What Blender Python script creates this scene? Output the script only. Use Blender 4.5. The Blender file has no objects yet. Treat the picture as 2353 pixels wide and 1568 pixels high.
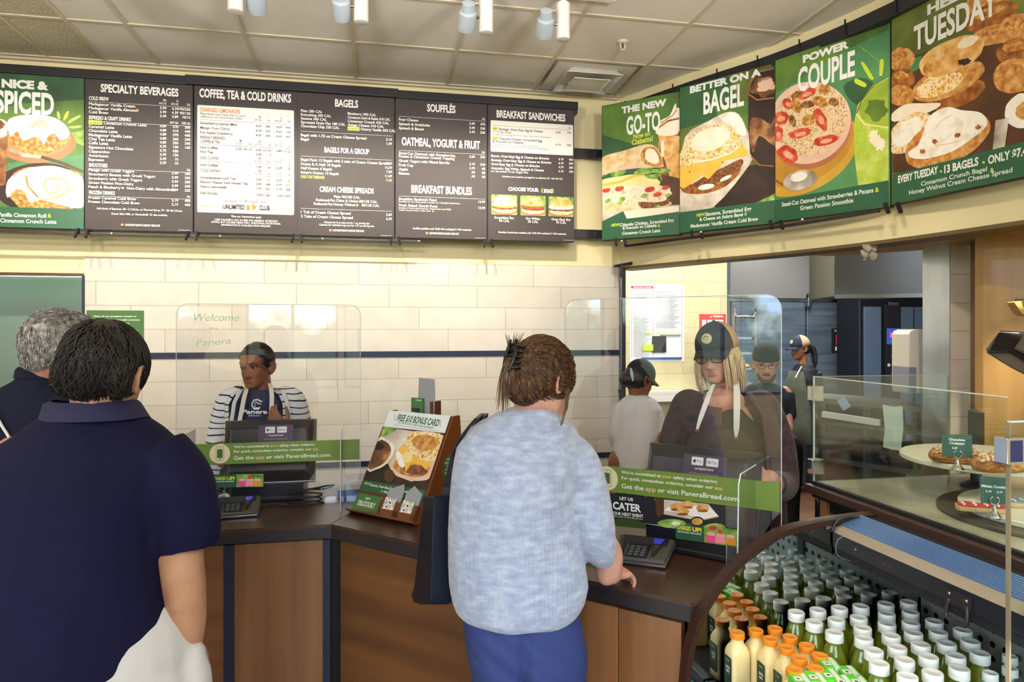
import bpy, bmesh, math, random
from mathutils import Vector, Matrix, noise
V = Vector
PI = math.pi
SC = bpy.context.scene
COL = SC.collection
random.seed(7)

# ---------------------------------------------------------------- camera, world, light, exposure
FPX, CX, HY, H = 1590.0, 1176.5, 757.0, 1.65      # focal length in px, centre column, horizon row, eye height
TH = math.radians(11.3)
FW = V((math.sin(TH), math.cos(TH), 0)); RT = V((math.cos(TH), -math.sin(TH), 0)); UP = V((0, 0, 1))
cam_d = bpy.data.cameras.new('camera'); cam = bpy.data.objects.new('camera', cam_d); COL.objects.link(cam)
cam.location = (0, 0, H); cam.rotation_euler = (PI / 2, 0, -TH)
cam_d.sensor_width = 36; cam_d.lens = 36 * FPX / 2353; cam_d.shift_y = -(784 - HY) / 2353
cam_d.clip_start = 0.05
SC.camera = cam
SC.view_settings.view_transform = 'Standard'; SC.view_settings.look = 'None'
SC.view_settings.exposure = 0.2; SC.view_settings.gamma = 1.0; SC.view_settings.use_curve_mapping = False
SC.cycles.sample_clamp_indirect = 6.0
SC.cycles.caustics_reflective = False; SC.cycles.caustics_refractive = False
SC.cycles.transparent_max_bounces = 24

def P(x, y, d):                       # world point seen at photo pixel (x, y), d metres along the view axis
    return d * FW + ((x - CX) / FPX * d) * RT + V((0, 0, H + d * (HY - y) / FPX))
def atY(x, y, Y):                     # ... on the vertical plane Y = const
    a = (x - CX) / FPX
    return P(x, y, Y / (math.cos(TH) - a * math.sin(TH)))
def atX(x, y, X):
    a = (x - CX) / FPX
    return P(x, y, X / (math.sin(TH) + a * math.cos(TH)))
def atZ(x, y, z):
    return P(x, y, (H - z) * FPX / (y - HY))

w = bpy.data.worlds.new('world'); SC.world = w; w.use_nodes = True
nt = w.node_tree; nt.nodes.clear()
def N(nt, t, **kw):
    n = nt.nodes.new(t)
    for k, v in kw.items():
        if k in n.inputs.keys() if hasattr(n.inputs, 'keys') else False: n.inputs[k].default_value = v
        else: setattr(n, k, v)
    return n
tc = N(nt, 'ShaderNodeTexCoord'); sx = N(nt, 'ShaderNodeSeparateXYZ')
nz = N(nt, 'ShaderNodeTexNoise'); nz.inputs['Scale'].default_value = 16; nz.inputs['Detail'].default_value = 9
nt.links.new(tc.outputs['Generated'], nz.inputs['Vector']); nt.links.new(tc.outputs['Generated'], sx.inputs[0])
ad = N(nt, 'ShaderNodeMath', operation='MULTIPLY_ADD'); ad.inputs[1].default_value = -2.2; ad.inputs[2].default_value = 0.47
nt.links.new(sx.outputs['Z'], ad.inputs[0])
a2 = N(nt, 'ShaderNodeMath', operation='ADD'); nt.links.new(nz.outputs['Fac'], a2.inputs[0]); nt.links.new(ad.outputs[0], a2.inputs[1])
cr = N(nt, 'ShaderNodeValToRGB'); cr.color_ramp.elements[0].position = .78; cr.color_ramp.elements[0].color = (.52, .73, 1, 1)
cr.color_ramp.elements[1].position = .94; cr.color_ramp.elements[1].color = (.06, .08, .055, 1)
e = cr.color_ramp.elements.new(.85); e.color = (.38, .45, .40, 1)
nt.links.new(a2.outputs[0], cr.inputs[0])
bg = N(nt, 'ShaderNodeBackground'); bg.inputs['Strength'].default_value = 7.5
wo = N(nt, 'ShaderNodeOutputWorld')
nt.links.new(cr.outputs[0], bg.inputs['Color']); nt.links.new(bg.outputs[0], wo.inputs['Surface'])

def light(kind, name, loc, energy, color, target=None, size=1.0, size_y=None, spot=None, blend=.6, portal=False):
    l = bpy.data.lights.new(name, kind); o = bpy.data.objects.new(name, l); COL.objects.link(o)
    o.location = loc; l.energy = energy; l.color = color
    if kind == 'AREA':
        l.size = size
        if size_y: l.shape = 'RECTANGLE'; l.size_y = size_y
        if portal: l.cycles.is_portal = True
    if kind == 'SPOT': l.spot_size = spot; l.spot_blend = blend; l.shadow_soft_size = size
    if kind == 'POINT': l.shadow_soft_size = size
    if target is not None: o.rotation_euler = (V(target) - V(loc)).to_track_quat('-Z', 'Y').to_euler()
    return o
DAY = (.72, .85, 1.0); WARM = (1.0, .88, .71); NEUT = (1.0, .96, .92)
WIN_BACK = [(-2.95, -2.35), (-1.75, -.50), (-.42, .55), (.75, 2.1), (2.25, 3.6)]      # glazing behind the camera, X ranges
WIN_SIDE = [(-2.9, -1.5), (-1.3, .1), (.3, 1.3)]                                     # glazing of the side wall, Y ranges
for x0, x1 in WIN_BACK:
    light('AREA', 'window_portal', ((x0 + x1) / 2, -4.02, 1.75), 1, (1, 1, 1), ((x0 + x1) / 2, 0, 1.75), x1 - x0, 1.9, portal=True)
for y0, y1 in WIN_SIDE:
    light('AREA', 'window_portal', (-5.02, (y0 + y1) / 2, 1.75), 1, (1, 1, 1), (0, (y0 + y1) / 2, 1.75), y1 - y0, 1.9, portal=True)

# ---------------------------------------------------------------- materials
def s2l(c):
    return tuple((v / 12.92 if v <= .04045 else ((v + .055) / 1.055) ** 2.4) for v in c)
def rgb(*c):
    if len(c) == 1 and isinstance(c[0], str):
        h = c[0].lstrip('#'); c = [int(h[i:i + 2], 16) for i in (0, 2, 4)]
    return s2l([v / 255 for v in c])
MATS = {}
def mat(name, col, rough=.5, metal=0., bump=None, col2=None, cscale=8., spec=.5, stretch=None, emit=None, es=1., sheen=0., coat=0., cdetail=4., ramp=None, vcol=False, alpha=None, sub=0.):
    """Principled material; optional two-colour noise (col2, cscale, stretch) and bump = (scale, strength, stretch)."""
    if name in MATS: return MATS[name]
    m = bpy.data.materials.new(name); m.use_nodes = True; t = m.node_tree; b = t.nodes['Principled BSDF']
    c = rgb(col) if isinstance(col, str) else col
    b.inputs['Base Color'].default_value = (*c, 1); b.inputs['Roughness'].default_value = rough; b.inputs['Metallic'].default_value = metal
    b.inputs['Specular IOR Level'].default_value = spec
    if sheen: b.inputs['Sheen Weight'].default_value = sheen
    if coat: b.inputs['Coat Weight'].default_value = coat
    if sub: b.inputs['Subsurface Weight'].default_value = sub; b.inputs['Subsurface Radius'].default_value = (.012, .004, .002)
    if emit: b.inputs['Emission Color'].default_value = (*rgb(emit), 1); b.inputs['Emission Strength'].default_value = es
    tc = t.nodes.new('ShaderNodeTexCoord')
    def tex(scale, st, detail=4.):
        mp = t.nodes.new('ShaderNodeMapping'); t.links.new(tc.outputs['Object'], mp.inputs['Vector'])
        if st: mp.inputs['Scale'].default_value = st
        n = t.nodes.new('ShaderNodeTexNoise'); n.inputs['Scale'].default_value = scale; n.inputs['Detail'].default_value = detail
        t.links.new(mp.outputs[0], n.inputs['Vector']); return n
    src = None
    if col2 is not None or ramp:
        n = tex(cscale, stretch, cdetail); r = t.nodes.new('ShaderNodeValToRGB')
        if ramp:
            els = r.color_ramp.elements
            els[0].position, els[0].color = ramp[0][0], (*rgb(ramp[0][1]), 1); els[1].position, els[1].color = ramp[-1][0], (*rgb(ramp[-1][1]), 1)
            for p_, c_ in ramp[1:-1]:
                q = els.new(p_); q.color = (*rgb(c_), 1)
        else:
            r.color_ramp.elements[0].position = .35; r.color_ramp.elements[0].color = (*c, 1)
            r.color_ramp.elements[1].position = .65; r.color_ramp.elements[1].color = (*(rgb(col2) if isinstance(col2, str) else col2), 1)
        t.links.new(n.outputs['Fac'], r.inputs[0]); src = r.outputs[0]
    if vcol:
        a = t.nodes.new('ShaderNodeVertexColor'); a.layer_name = 'Col'
        if src:
            mx = t.nodes.new('ShaderNodeMix'); mx.data_type = 'RGBA'; mx.blend_type = 'MULTIPLY'; mx.inputs[0].default_value = 1
            t.links.new(a.outputs[0], mx.inputs[6]); t.links.new(src, mx.inputs[7]); src = mx.outputs[2]
        else: src = a.outputs[0]
    if src: t.links.new(src, b.inputs['Base Color'])
    if bump:
        n = tex(bump[0], bump[2] if len(bump) > 2 else None); bp = t.nodes.new('ShaderNodeBump')
        bp.inputs['Strength'].default_value = bump[1]; bp.inputs['Distance'].default_value = bump[3] if len(bump) > 3 else .004
        t.links.new(n.outputs['Fac'], bp.inputs['Height']); t.links.new(bp.outputs[0], b.inputs['Normal'])
    MATS[name] = m; return m

def glass(name, tint=(1, 1, 1), refl=.08, rough=0.0, fres=1.49, base=0.0):
    """thin clear sheet: what lies behind shows straight through, with Fresnel reflections on top"""
    if name in MATS: return MATS[name]
    m = bpy.data.materials.new(name); m.use_nodes = True; t = m.node_tree; t.nodes.clear()
    o = t.nodes.new('ShaderNodeOutputMaterial'); tr = t.nodes.new('ShaderNodeBsdfTransparent'); tr.inputs[0].default_value = (*tint, 1)
    gl = t.nodes.new('ShaderNodeBsdfGlossy'); gl.inputs['Roughness'].default_value = rough
    fr = t.nodes.new('ShaderNodeFresnel'); ge = t.nodes.new('ShaderNodeNewGeometry'); io = t.nodes.new('ShaderNodeMapRange')
    io.inputs['To Min'].default_value = fres; io.inputs['To Max'].default_value = 1 / fres
    t.links.new(ge.outputs['Backfacing'], io.inputs['Value']); t.links.new(io.outputs[0], fr.inputs[0])
    ad = t.nodes.new('ShaderNodeMath'); ad.operation = 'ADD'; ad.inputs[1].default_value = base; ad.use_clamp = True
    mx = t.nodes.new('ShaderNodeMixShader')
    t.links.new(fr.outputs[0], ad.inputs[0]); t.links.new(ad.outputs[0], mx.inputs[0])
    t.links.new(tr.outputs[0], mx.inputs[1]); t.links.new(gl.outputs[0], mx.inputs[2]); t.links.new(mx.outputs[0], o.inputs[0])
    MATS[name] = m; return m

def tile_mat(name, z0, x0, cols, rowh=.1525, wid=.61, shift=.2033, axis='X', mortar='8f8061'):
    """running third-bond wall tile with thin joints, laid in object coordinates"""
    m = bpy.data.materials.new(name); m.use_nodes = True; t = m.node_tree; b = t.nodes['Principled BSDF']; L = t.links.new
    tc = t.nodes.new('ShaderNodeTexCoord'); sp = t.nodes.new('ShaderNodeSeparateXYZ'); L(tc.outputs['Object'], sp.inputs[0])
    def M(op, a, b_=None, c=None):
        n = t.nodes.new('ShaderNodeMath'); n.operation = op
        for i, v in enumerate((a, b_, c)):
            if v is None: continue
            if isinstance(v, (int, float)): n.inputs[i].default_value = v
            else: L(v, n.inputs[i])
        return n.outputs[0]
    dz = M('DIVIDE', M('SUBTRACT', z0, sp.outputs['Z']), rowh)
    row = M('FLOOR', dz); fz = M('FRACT', dz)
    u = M('DIVIDE', M('SUBTRACT', M('SUBTRACT', sp.outputs[axis], x0), M('MULTIPLY', row, shift)), wid)
    col = M('FLOOR', u); fu = M('FRACT', M('ADD', u, 50))
    j = M('MAXIMUM', M('LESS_THAN', fz, .016), M('LESS_THAN', fu, .0045))
    wn = t.nodes.new('ShaderNodeTexWhiteNoise'); wn.noise_dimensions = '2D'; cb = t.nodes.new('ShaderNodeCombineXYZ')
    L(row, cb.inputs[0]); L(col, cb.inputs[1]); L(cb.outputs[0], wn.inputs['Vector'])
    nz = t.nodes.new('ShaderNodeTexNoise'); nz.inputs['Scale'].default_value = 7; nz.inputs['Detail'].default_value = 7.5
    L(tc.outputs['Object'], nz.inputs['Vector'])
    f = M('ADD', M('MULTIPLY', wn.outputs['Value'], .35), M('MULTIPLY', nz.outputs['Fac'], .75))
    r = t.nodes.new('ShaderNodeValToRGB'); r.color_ramp.elements[0].position = .2; r.color_ramp.elements[0].color = (*rgb(cols[0]), 1)
    r.color_ramp.elements[1].position = .85; r.color_ramp.elements[1].color = (*rgb(cols[1]), 1); L(f, r.inputs[0])
    mx = t.nodes.new('ShaderNodeMix'); mx.data_type = 'RGBA'; L(j, mx.inputs[0]); L(r.outputs[0], mx.inputs[6]); mx.inputs[7].default_value = (*rgb(mortar), 1)
    L(mx.outputs[2], b.inputs['Base Color']); b.inputs['Roughness'].default_value = .6; b.inputs['Specular IOR Level'].default_value = .25
    return m

def wood_mat(name, c1, c2, scale=3., axis='Z', rough=.4):
    st = {'Z': (9, 9, .5), 'X': (.5, 9, 9), 'Y': (9, .5, 9)}[axis]
    return mat(name, c1, rough, col2=c2, cscale=scale, stretch=st, cdetail=8, bump=(scale * 3, .06, st), coat=.15)

# ---------------------------------------------------------------- mesh builder
def wm(o):
    m = o.matrix_basis.copy()
    while o.parent: o = o.parent; m = o.matrix_basis @ m
    return m
class MB:
    def __init__(s): s.v = []; s.f = []; s.m = []; s.cur = 0; s.T = None
    def add(s, vs, fs, mi=None):
        o = len(s.v); s.v += [(s.T @ V(p)) if s.T else V(p) for p in vs]; mi = s.cur if mi is None else mi
        for q in fs: s.f.append([i + o for i in q]); s.m.append(mi)
        return s
    def box(s, a, b, mi=None, M=None):
        x0, y0, z0 = a; x1, y1, z1 = b
        vs = [V(p) for p in ((x0, y0, z0), (x1, y0, z0), (x1, y1, z0), (x0, y1, z0), (x0, y0, z1), (x1, y0, z1), (x1, y1, z1), (x0, y1, z1))]
        if M: vs = [M @ p for p in vs]
        return s.add(vs, [(3, 2, 1, 0), (4, 5, 6, 7), (0, 1, 5, 4), (1, 2, 6, 5), (2, 3, 7, 6), (3, 0, 4, 7)], mi)
    def bar(s, p, q, w, h, up=UP, mi=None):            # rectangular bar from p to q
        p, q = V(p), V(q); d = (q - p); L = d.length; d.normalize(); r = d.cross(up)
        if r.length < 1e-5: r = d.cross(V((1, 0, 0)))
        r.normalize(); u = r.cross(d)
        M = Matrix(((r.x, d.x, u.x, p.x), (r.y, d.y, u.y, p.y), (r.z, d.z, u.z, p.z), (0, 0, 0, 1)))
        return s.box((-w / 2, 0, -h / 2), (w / 2, L, h / 2), mi, M)
    def prism(s, poly, z0, z1, mi=None):               # vertical prism over a plan polygon (counter-clockwise)
        n = len(poly); vs = [(x, y, z0) for x, y in poly] + [(x, y, z1) for x, y in poly]
        return s.add(vs, [list(range(n - 1, -1, -1)), list(range(n, 2 * n))] + [(i, (i + 1) % n, n + (i + 1) % n, n + i) for i in range(n)], mi)
    def extrude(s, poly, M, t, mi=None):               # polygon in the xy of M, thickness t along M's z
        n = len(poly); vs = [M @ V((x, y, 0)) for x, y in poly] + [M @ V((x, y, t)) for x, y in poly]
        return s.add(vs, [list(range(n - 1, -1, -1)), list(range(n, 2 * n))] + [(i, (i + 1) % n, n + (i + 1) % n, n + i) for i in range(n)], mi)
    def loft(s, rings, caps=True, mi=None, closed=True):
        n = len(rings[0]); vs = [p for r in rings for p in r]; fs = []
        for k in range(len(rings) - 1):
            for i in range(n if closed else n - 1):
                j = (i + 1) % n; fs.append((k * n + i, k * n + j, (k + 1) * n + j, (k + 1) * n + i))
        if caps: fs.append(list(range(n - 1, -1, -1))); o = (len(rings) - 1) * n; fs.append([o + i for i in range(n)])
        return s.add(vs, fs, mi)
    def lathe(s, prof, c=(0, 0, 0), seg=20, mi=None, ax=None, caps=True):   # prof = [(r, z)...]
        M = Matrix.Translation(V(c))
        if ax is not None: M = M @ V(ax).to_track_quat('Z', 'Y').to_matrix().to_4x4()
        return s.loft([[M @ V((max(r, 1e-4) * math.cos(2 * PI * i / seg), max(r, 1e-4) * math.sin(2 * PI * i / seg), z)) for i in range(seg)] for r, z in prof], caps, mi)
    def cyl(s, p, q, r, r2=None, seg=14, mi=None):
        p, q = V(p), V(q); return s.lathe([(r, 0), (r if r2 is None else r2, (q - p).length)], p, seg, mi, q - p)
    def tube(s, pts, r, seg=8, mi=None, smooth=3):
        return s.limb(pts, [r] * len(pts) if isinstance(r, (int, float)) else r, seg, smooth, mi, False)
    def limb(s, pts, rad, seg=14, sub=4, mi=None, round_ends=True, flat=1.0, side=None):
        """tapered tube through pts (Catmull-Rom), rounded ends; flat squeezes it along `side`"""
        pts = [V(p) for p in pts]; P_, R_ = [], []
        n = len(pts)
        for i in range(n - 1):
            p0, p1, p2, p3 = pts[max(i - 1, 0)], pts[i], pts[i + 1], pts[min(i + 2, n - 1)]
            for k in range(sub):
                t = k / sub; t2, t3 = t * t, t * t * t
                P_.append(.5 * ((2 * p1) + (p2 - p0) * t + (2 * p0 - 5 * p1 + 4 * p2 - p3) * t2 + (3 * p1 - p0 - 3 * p2 + p3) * t3))
                tt = t * t * (3 - 2 * t); R_.append(rad[i] * (1 - tt) + rad[i + 1] * tt)
        P_.append(pts[-1]); R_.append(rad[-1])
        if round_ends:
            d0 = (P_[0] - P_[1]).normalized(); d1 = (P_[-1] - P_[-2]).normalized()
            pre = [(P_[0] + d0 * R_[0] * math.sin(a), R_[0] * math.cos(a)) for a in (1.45, 1.1, .75, .38)]
            post = [(P_[-1] + d1 * R_[-1] * math.sin(a), R_[-1] * math.cos(a)) for a in (.38, .75, 1.1, 1.45)]
            P_ = [p for p, _ in pre] + P_ + [p for p, _ in post]; R_ = [r for _, r in pre] + R_ + [r for _, r in post]
        rings = []; prev = None
        for i, p in enumerate(P_):
            d = (P_[min(i + 1, len(P_) - 1)] - P_[max(i - 1, 0)]).normalized()
            if prev is None:
                h = V(side) if side is not None else (V((0, 0, 1)) if abs(d.z) < .9 else V((1, 0, 0)))
                u = (h - d * h.dot(d)).normalized()
            else: u = (prev - d * prev.dot(d)).normalized()
            prev = u; v_ = d.cross(u)
            rings.append([p + u * (R_[i] * flat * math.cos(2 * PI * k / seg)) + v_ * (R_[i] * math.sin(2 * PI * k / seg)) for k in range(seg)])
        return s.loft(rings, True, mi)
    def ell(s, c, r, M=None, seg=24, rings=14, mi=None):
        c = V(c); R3 = M or Matrix.Identity(3); out = []
        for k in range(rings + 1):
            a = -PI / 2 + PI * k / rings; cr_, sr = max(math.cos(a), .004), math.sin(a)
            out.append([c + R3 @ V((r[0] * cr_ * math.cos(2 * PI * i / seg), r[1] * cr_ * math.sin(2 * PI * i / seg), r[2] * sr)) for i in range(seg)])
        return s.loft(out, True, mi)
    def grid(s, pts, thick=0, mi=None, nrm=None):       # pts[row][col]; optional thickness along -normal
        nr, nc = len(pts), len(pts[0]); vs = [V(p) for r in pts for p in r]; fs = []
        for i in range(nr - 1):
            for j in range(nc - 1): fs.append((i * nc + j, i * nc + j + 1, (i + 1) * nc + j + 1, (i + 1) * nc + j))
        if thick:
            nn = [V((0, 0, 0)) for _ in vs]
            for q in fs:
                fn = (vs[q[1]] - vs[q[0]]).cross(vs[q[3]] - vs[q[0]])
                for i in q: nn[i] = nn[i] + fn
            o = len(vs); vs2 = [p - n_.normalized() * thick for p, n_ in zip(vs, nn)]
            fs2 = [tuple(o + i for i in reversed(q)) for q in fs]
            bd = [j for j in range(nc)] + [i * nc + nc - 1 for i in range(1, nr)] + [(nr - 1) * nc + j for j in range(nc - 2, -1, -1)] + [i * nc for i in range(nr - 2, 0, -1)]
            fs3 = [(bd[k], o + bd[k], o + bd[(k + 1) % len(bd)], bd[(k + 1) % len(bd)]) for k in range(len(bd))]
            return s.add(vs + vs2, fs + fs2 + fs3, mi)
        return s.add(vs, fs, mi)
    def mesh(s, name):
        me = bpy.data.meshes.new(name); me.from_pydata(s.v, [], s.f); me.polygons.foreach_set('material_index', s.m); me.update(); return me
    def build(s, name, mats, parent=None, smooth=None, bev=0, bseg=2, world=True, kind=None, label=None):
        """link as ONE mesh object; vertices are given in world space unless world=False"""
        vs = s.v
        if parent is not None and world:
            Mi = wm(parent).inverted(); vs = [Mi @ p for p in s.v]
        me = bpy.data.meshes.new(name); me.from_pydata(vs, [], s.f); me.polygons.foreach_set('material_index', s.m)
        if bev:
            bm = bmesh.new(); bm.from_mesh(me); bmesh.ops.remove_doubles(bm, verts=bm.verts, dist=1e-5)
            es = [e_ for e_ in bm.edges if len(e_.link_faces) == 2 and e_.calc_face_angle(0) > .6]
            bmesh.ops.bevel(bm, geom=es, offset=bev, segments=bseg, profile=.6, affect='EDGES', clamp_overlap=True)
            bm.to_mesh(me); bm.free()
        for m_ in (mats if isinstance(mats, (list, tuple)) else [mats]): me.materials.append(m_)
        return link(name, me, parent, smooth, kind, label)
def link(name, me, parent=None, smooth=None, kind=None, label=None):
    if smooth is True: me.polygons.foreach_set('use_smooth', [True] * len(me.polygons))
    elif smooth: me.set_sharp_from_angle(angle=smooth) if hasattr(me, 'set_sharp_from_angle') else None; me.polygons.foreach_set('use_smooth', [True] * len(me.polygons))
    me.update(); o = bpy.data.objects.new(name, me); COL.objects.link(o)
    if parent: o.parent = parent
    if kind: o['kind'] = kind
    if label: o['label'] = label
    return o
def thing(name, label, cat, loc=(0, 0, 0), rz=0, group=None, M=None):
    o = bpy.data.objects.new(name, None); COL.objects.link(o); o.empty_display_size = .05
    if M is not None: o.matrix_basis = M
    else: o.matrix_basis = Matrix.Translation(V(loc)) @ Matrix.Rotation(rz, 4, 'Z')
    o['label'] = label; o['category'] = cat
    if group: o['group'] = group
    return o
def tag(o, label, cat, group=None):
    o['label'] = label; o['category'] = cat
    if group: o['group'] = group
    return o
def dup(o, M=None, label=None, group=None, parent=None):
    c = o.copy(); COL.objects.link(c)
    if parent: c.parent = parent
    if M is not None: c.matrix_basis = M
    if label: c['label'] = label
    if group: c['group'] = group
    for ch in list(KIDS.get(o.name, o.children)): dup(ch, parent=c)
    return c
KIDS = {}
ORD = ['first', 'second', 'third', 'fourth', 'fifth', 'sixth', 'seventh', 'eighth', 'ninth', 'tenth']

# ---------------------------------------------------------------- lettering and flat printed artwork
_tc = {}
def text_mesh(s, bold=0.0, res=3):
    k = (s, bold)
    if k not in _tc:
        cu = bpy.data.curves.new('t', 'FONT'); cu.body = s; cu.size = 1; cu.resolution_u = res; cu.offset = bold; cu.fill_mode = 'FRONT'
        o = bpy.data.objects.new('t', cu); COL.objects.link(o)
        dg = bpy.context.evaluated_depsgraph_get(); me = bpy.data.meshes.new_from_object(o.evaluated_get(dg))
        vs = [v.co.copy() for v in me.vertices]; fs = [list(p.vertices) for p in me.polygons]
        bpy.data.objects.remove(o); bpy.data.curves.remove(cu); bpy.data.meshes.remove(me)
        x0 = min((v.x for v in vs), default=0); x1 = max((v.x for v in vs), default=0)
        _tc[k] = (vs, fs, x0, x1)
    return _tc[k]
_cp = {}
def cap_h(b):
    if b not in _cp: ys = [v.y for v in text_mesh('H', b)[0]]; _cp[b] = max(ys) - min(ys)
    return _cp[b]
def frame(o, u, v):
    o, u, v = V(o), V(u).normalized(), V(v); v = (v - u * v.dot(u)).normalized(); n = u.cross(v)
    return Matrix(((u.x, v.x, n.x, o.x), (u.y, v.y, n.y, o.y), (u.z, v.z, n.z, o.z), (0, 0, 0, 1)))
def on_plane(M, x, y):
    """(u, v) on the plane of M where the ray through photo pixel (x, y) meets it"""
    o = V((0, 0, H)); d = P(x, y, 1.0) - o; n = M.to_3x3() @ V((0, 0, 1)); n.normalize(); c = M.translation
    p = M.inverted() @ (o + d * ((c - o).dot(n) / d.dot(n))); return p.x, p.y
class Art(MB):
    """flat print in the plane of M; every shape lies a hair above the one before"""
    def __init__(s, M, step=.00012, z=.0004): super().__init__(); s.M = M; s.z = z; s.step = step; s.mats = []
    def mi(s, m):
        if m not in s.mats: s.mats.append(m)
        return s.mats.index(m)
    def poly(s, pts, m):
        s.z += s.step; s.add([s.M @ V((x, y, s.z)) for x, y in pts], [list(range(len(pts)))], s.mi(m)); return s
    def rect(s, x0, y0, x1, y1, m): return s.poly([(x0, y0), (x1, y0), (x1, y1), (x0, y1)], m)
    def rrect(s, x0, y0, x1, y1, r, m):
        pts = []
        for cx, cy, a0 in ((x1 - r, y0 + r, -90), (x1 - r, y1 - r, 0), (x0 + r, y1 - r, 90), (x0 + r, y0 + r, 180)):
            pts += [(cx + r * math.cos(math.radians(a0 + k * 22.5)), cy + r * math.sin(math.radians(a0 + k * 22.5))) for k in range(5)]
        return s.poly(pts, m)
    def ell(s, cx, cy, rx, ry, m, rot=0, wob=0, n=40, seed=0, clip=None, a0=0, a1=360):
        pts = []; c, sn = math.cos(math.radians(rot)), math.sin(math.radians(rot)); full = a1 - a0 >= 360
        for i in range(n if full else n + 1):
            a = math.radians(a0 + (a1 - a0) * i / n); k = 1 + wob * noise.noise(V((math.cos(a) * 2.3 + seed * 7.1, math.sin(a) * 2.3, seed * 3.3)))*1.6
            x, y = rx * k * math.cos(a), ry * k * math.sin(a); pts.append((cx + x * c - y * sn, cy + x * sn + y * c))
        if clip: pts = [(min(max(x, clip[0]), clip[2]), min(max(y, clip[1]), clip[3])) for x, y in pts]
        return s.poly(pts, m)
    def line(s, x0, y0, x1, y1, w_, m):
        d = V((x1 - x0, y1 - y0)).normalized(); n_ = V((-d.y, d.x)) * w_ / 2
        return s.poly([(x0 - n_.x, y0 - n_.y), (x1 - n_.x, y1 - n_.y), (x1 + n_.x, y1 + n_.y), (x0 + n_.x, y0 + n_.y)], m)
    def curve(s, pts, w_, m):
        s.z += s.step; L_ = []; n = len(pts)
        for i, (x, y) in enumerate(pts):
            a, b = V(pts[max(i - 1, 0)]), V(pts[min(i + 1, n - 1)]); d = (b - a).normalized(); ww = w_ if isinstance(w_, (int, float)) else w_[i]
            L_.append((s.M @ V((x - d.y * ww / 2, y + d.x * ww / 2, s.z)), s.M @ V((x + d.y * ww / 2, y - d.x * ww / 2, s.z))))
        vs = [p for q in L_ for p in q]
        return s.add(vs, [(2 * i + 1, 2 * i + 3, 2 * i + 2, 2 * i) for i in range(n - 1)], s.mi(m))
    def text(s, t, x, y, h, m, align='L', width=None, bold=.0, xs=1.0, shear=0, rot=0):
        """cap height h; width squeezes the line to that width"""
        vs, fs, x0, x1 = text_mesh(t, bold); k = h / cap_h(bold); kx = k * xs
        if width: kx = width / max(x1 - x0, 1e-6)
        ox = -x0 * kx if align == 'L' else (-x1 * kx if align == 'R' else -(x0 + x1) / 2 * kx)
        s.z += s.step; c, sn = math.cos(math.radians(rot)), math.sin(math.radians(rot)); out = []
        for v_ in vs:
            px, py = v_.x * kx + ox + shear * v_.y * k, v_.y * k
            out.append(s.M @ V((x + px * c - py * sn, y + px * sn + py * c, s.z)))
        return s.add(out, fs, s.mi(m))
    def done(s, name, parent, label=None): return s.build(name, s.mats, parent, label=label)
# ---------------------------------------------------------------- room shell
YB = 4.83; ZC = 3.345
m_cream = mat('painted_wall', 'efe2b4', .7, bump=(120, .05))
m_ceil = mat('ceiling_tile', 'ece7de', .9, bump=(160, .12), col2='e4ded3', cscale=3)
m_ceil_r = mat('rough_ceiling_tile', 'ddd5bd', .95, bump=(90, 1.0, None, .012), col2='bfb699', cscale=70)
m_tbar = mat('ceiling_grid', 'd3c8b0', .5)
m_floor = mat('floor_tile', '6b4a2c', .5, col2='58381f', cscale=5)
m_black = mat('black_metal', '26242a', .35, spec=.5)
m_black2 = mat('matte_black', '121116', .6)
m_navy = mat('blue_black_metal', '1b2440', .4)
m_steel = mat('stainless_steel', '9c9a97', .28, 1.0, bump=(40, .06, (1, 1, 14)), col2='8b8d90', cscale=5, stretch=(1, 1, 6))
m_dsteel = mat('dull_steel', '6e737a', .35, 1.0, bump=(30, .1, (1, 1, 10)))
m_wood = wood_mat('oak_veneer', '9c6c42', '855836', 1.6, 'Y')
m_wood_h = wood_mat('walnut_veneer', '7d5026', '5c381c', 1.1, 'X')
m_wood_y = wood_mat('honey_veneer', 'b99258', 'a88046', 1.2, 'Z')
m_wood_d = wood_mat('red_brown_wood', '8a4a1c', '6d3814', 1.5, 'Z')
m_top = mat('counter_laminate', '4b3327', .3, col2='3b281f', cscale=260, spec=.5, coat=.1)
m_topedge = mat('counter_edge', '2b2427', .35)
m_tile = tile_mat('wall_tile_upper', 2.1085, -1.322, ('c9c3b8', 'dcd7ce'))
m_tile2 = tile_mat('wall_tile_lower', 1.464, -1.053, ('c7c0b2', 'dad4c9'))
m_tilek = tile_mat('kitchen_tile', 2.43, 2.2, ('cdc495', 'dbd3a8'))
m_tilec = tile_mat('column_tile', 2.10, 2.0, ('d0c6b0', 'ddd5c4'), axis='Y')
m_white = mat('white_plastic', 'e9e6de', .35)
m_wh = mat('white_enamel', 'dcd9d2', .4)

def slab(name, a, b, m, kind='structure', label=None): return MB().box(a, b).build(name, m, kind=kind, label=label)
slab('floor', (-5.2, -4.2, -.06), (1.9, 3.3, 0), mat('dining_floor', 'c2b49c', .5, col2='b3a48a', cscale=5))  # unseen side made pale to bounce light up to the ceiling
fk = MB(); fk.box((-5.2, 3.3, -.06), (7.5, 10.2, -.0002)); fk.box((1.9, -4.2, -.06), (7.5, 3.3, -.0002)); fk.build('floor_kitchen', m_floor, kind='structure')
cl = MB()
cl.box((-1.653, -4.2, ZC), (5.2, 4.83, ZC + .05), 0); cl.box((-5.2, -4.2, ZC), (-1.653, 4.83, ZC + .05), 1)
cl.build('ceiling', [m_ceil, m_ceil_r], kind='structure')
g = MB()
for x in (-.73, -.118, .492, 1.104, 1.716, 2.326, -1.347, -1.653): g.box((x - .012, -4, ZC - .006), (x + .012, 4.82, ZC + .002))
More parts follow.
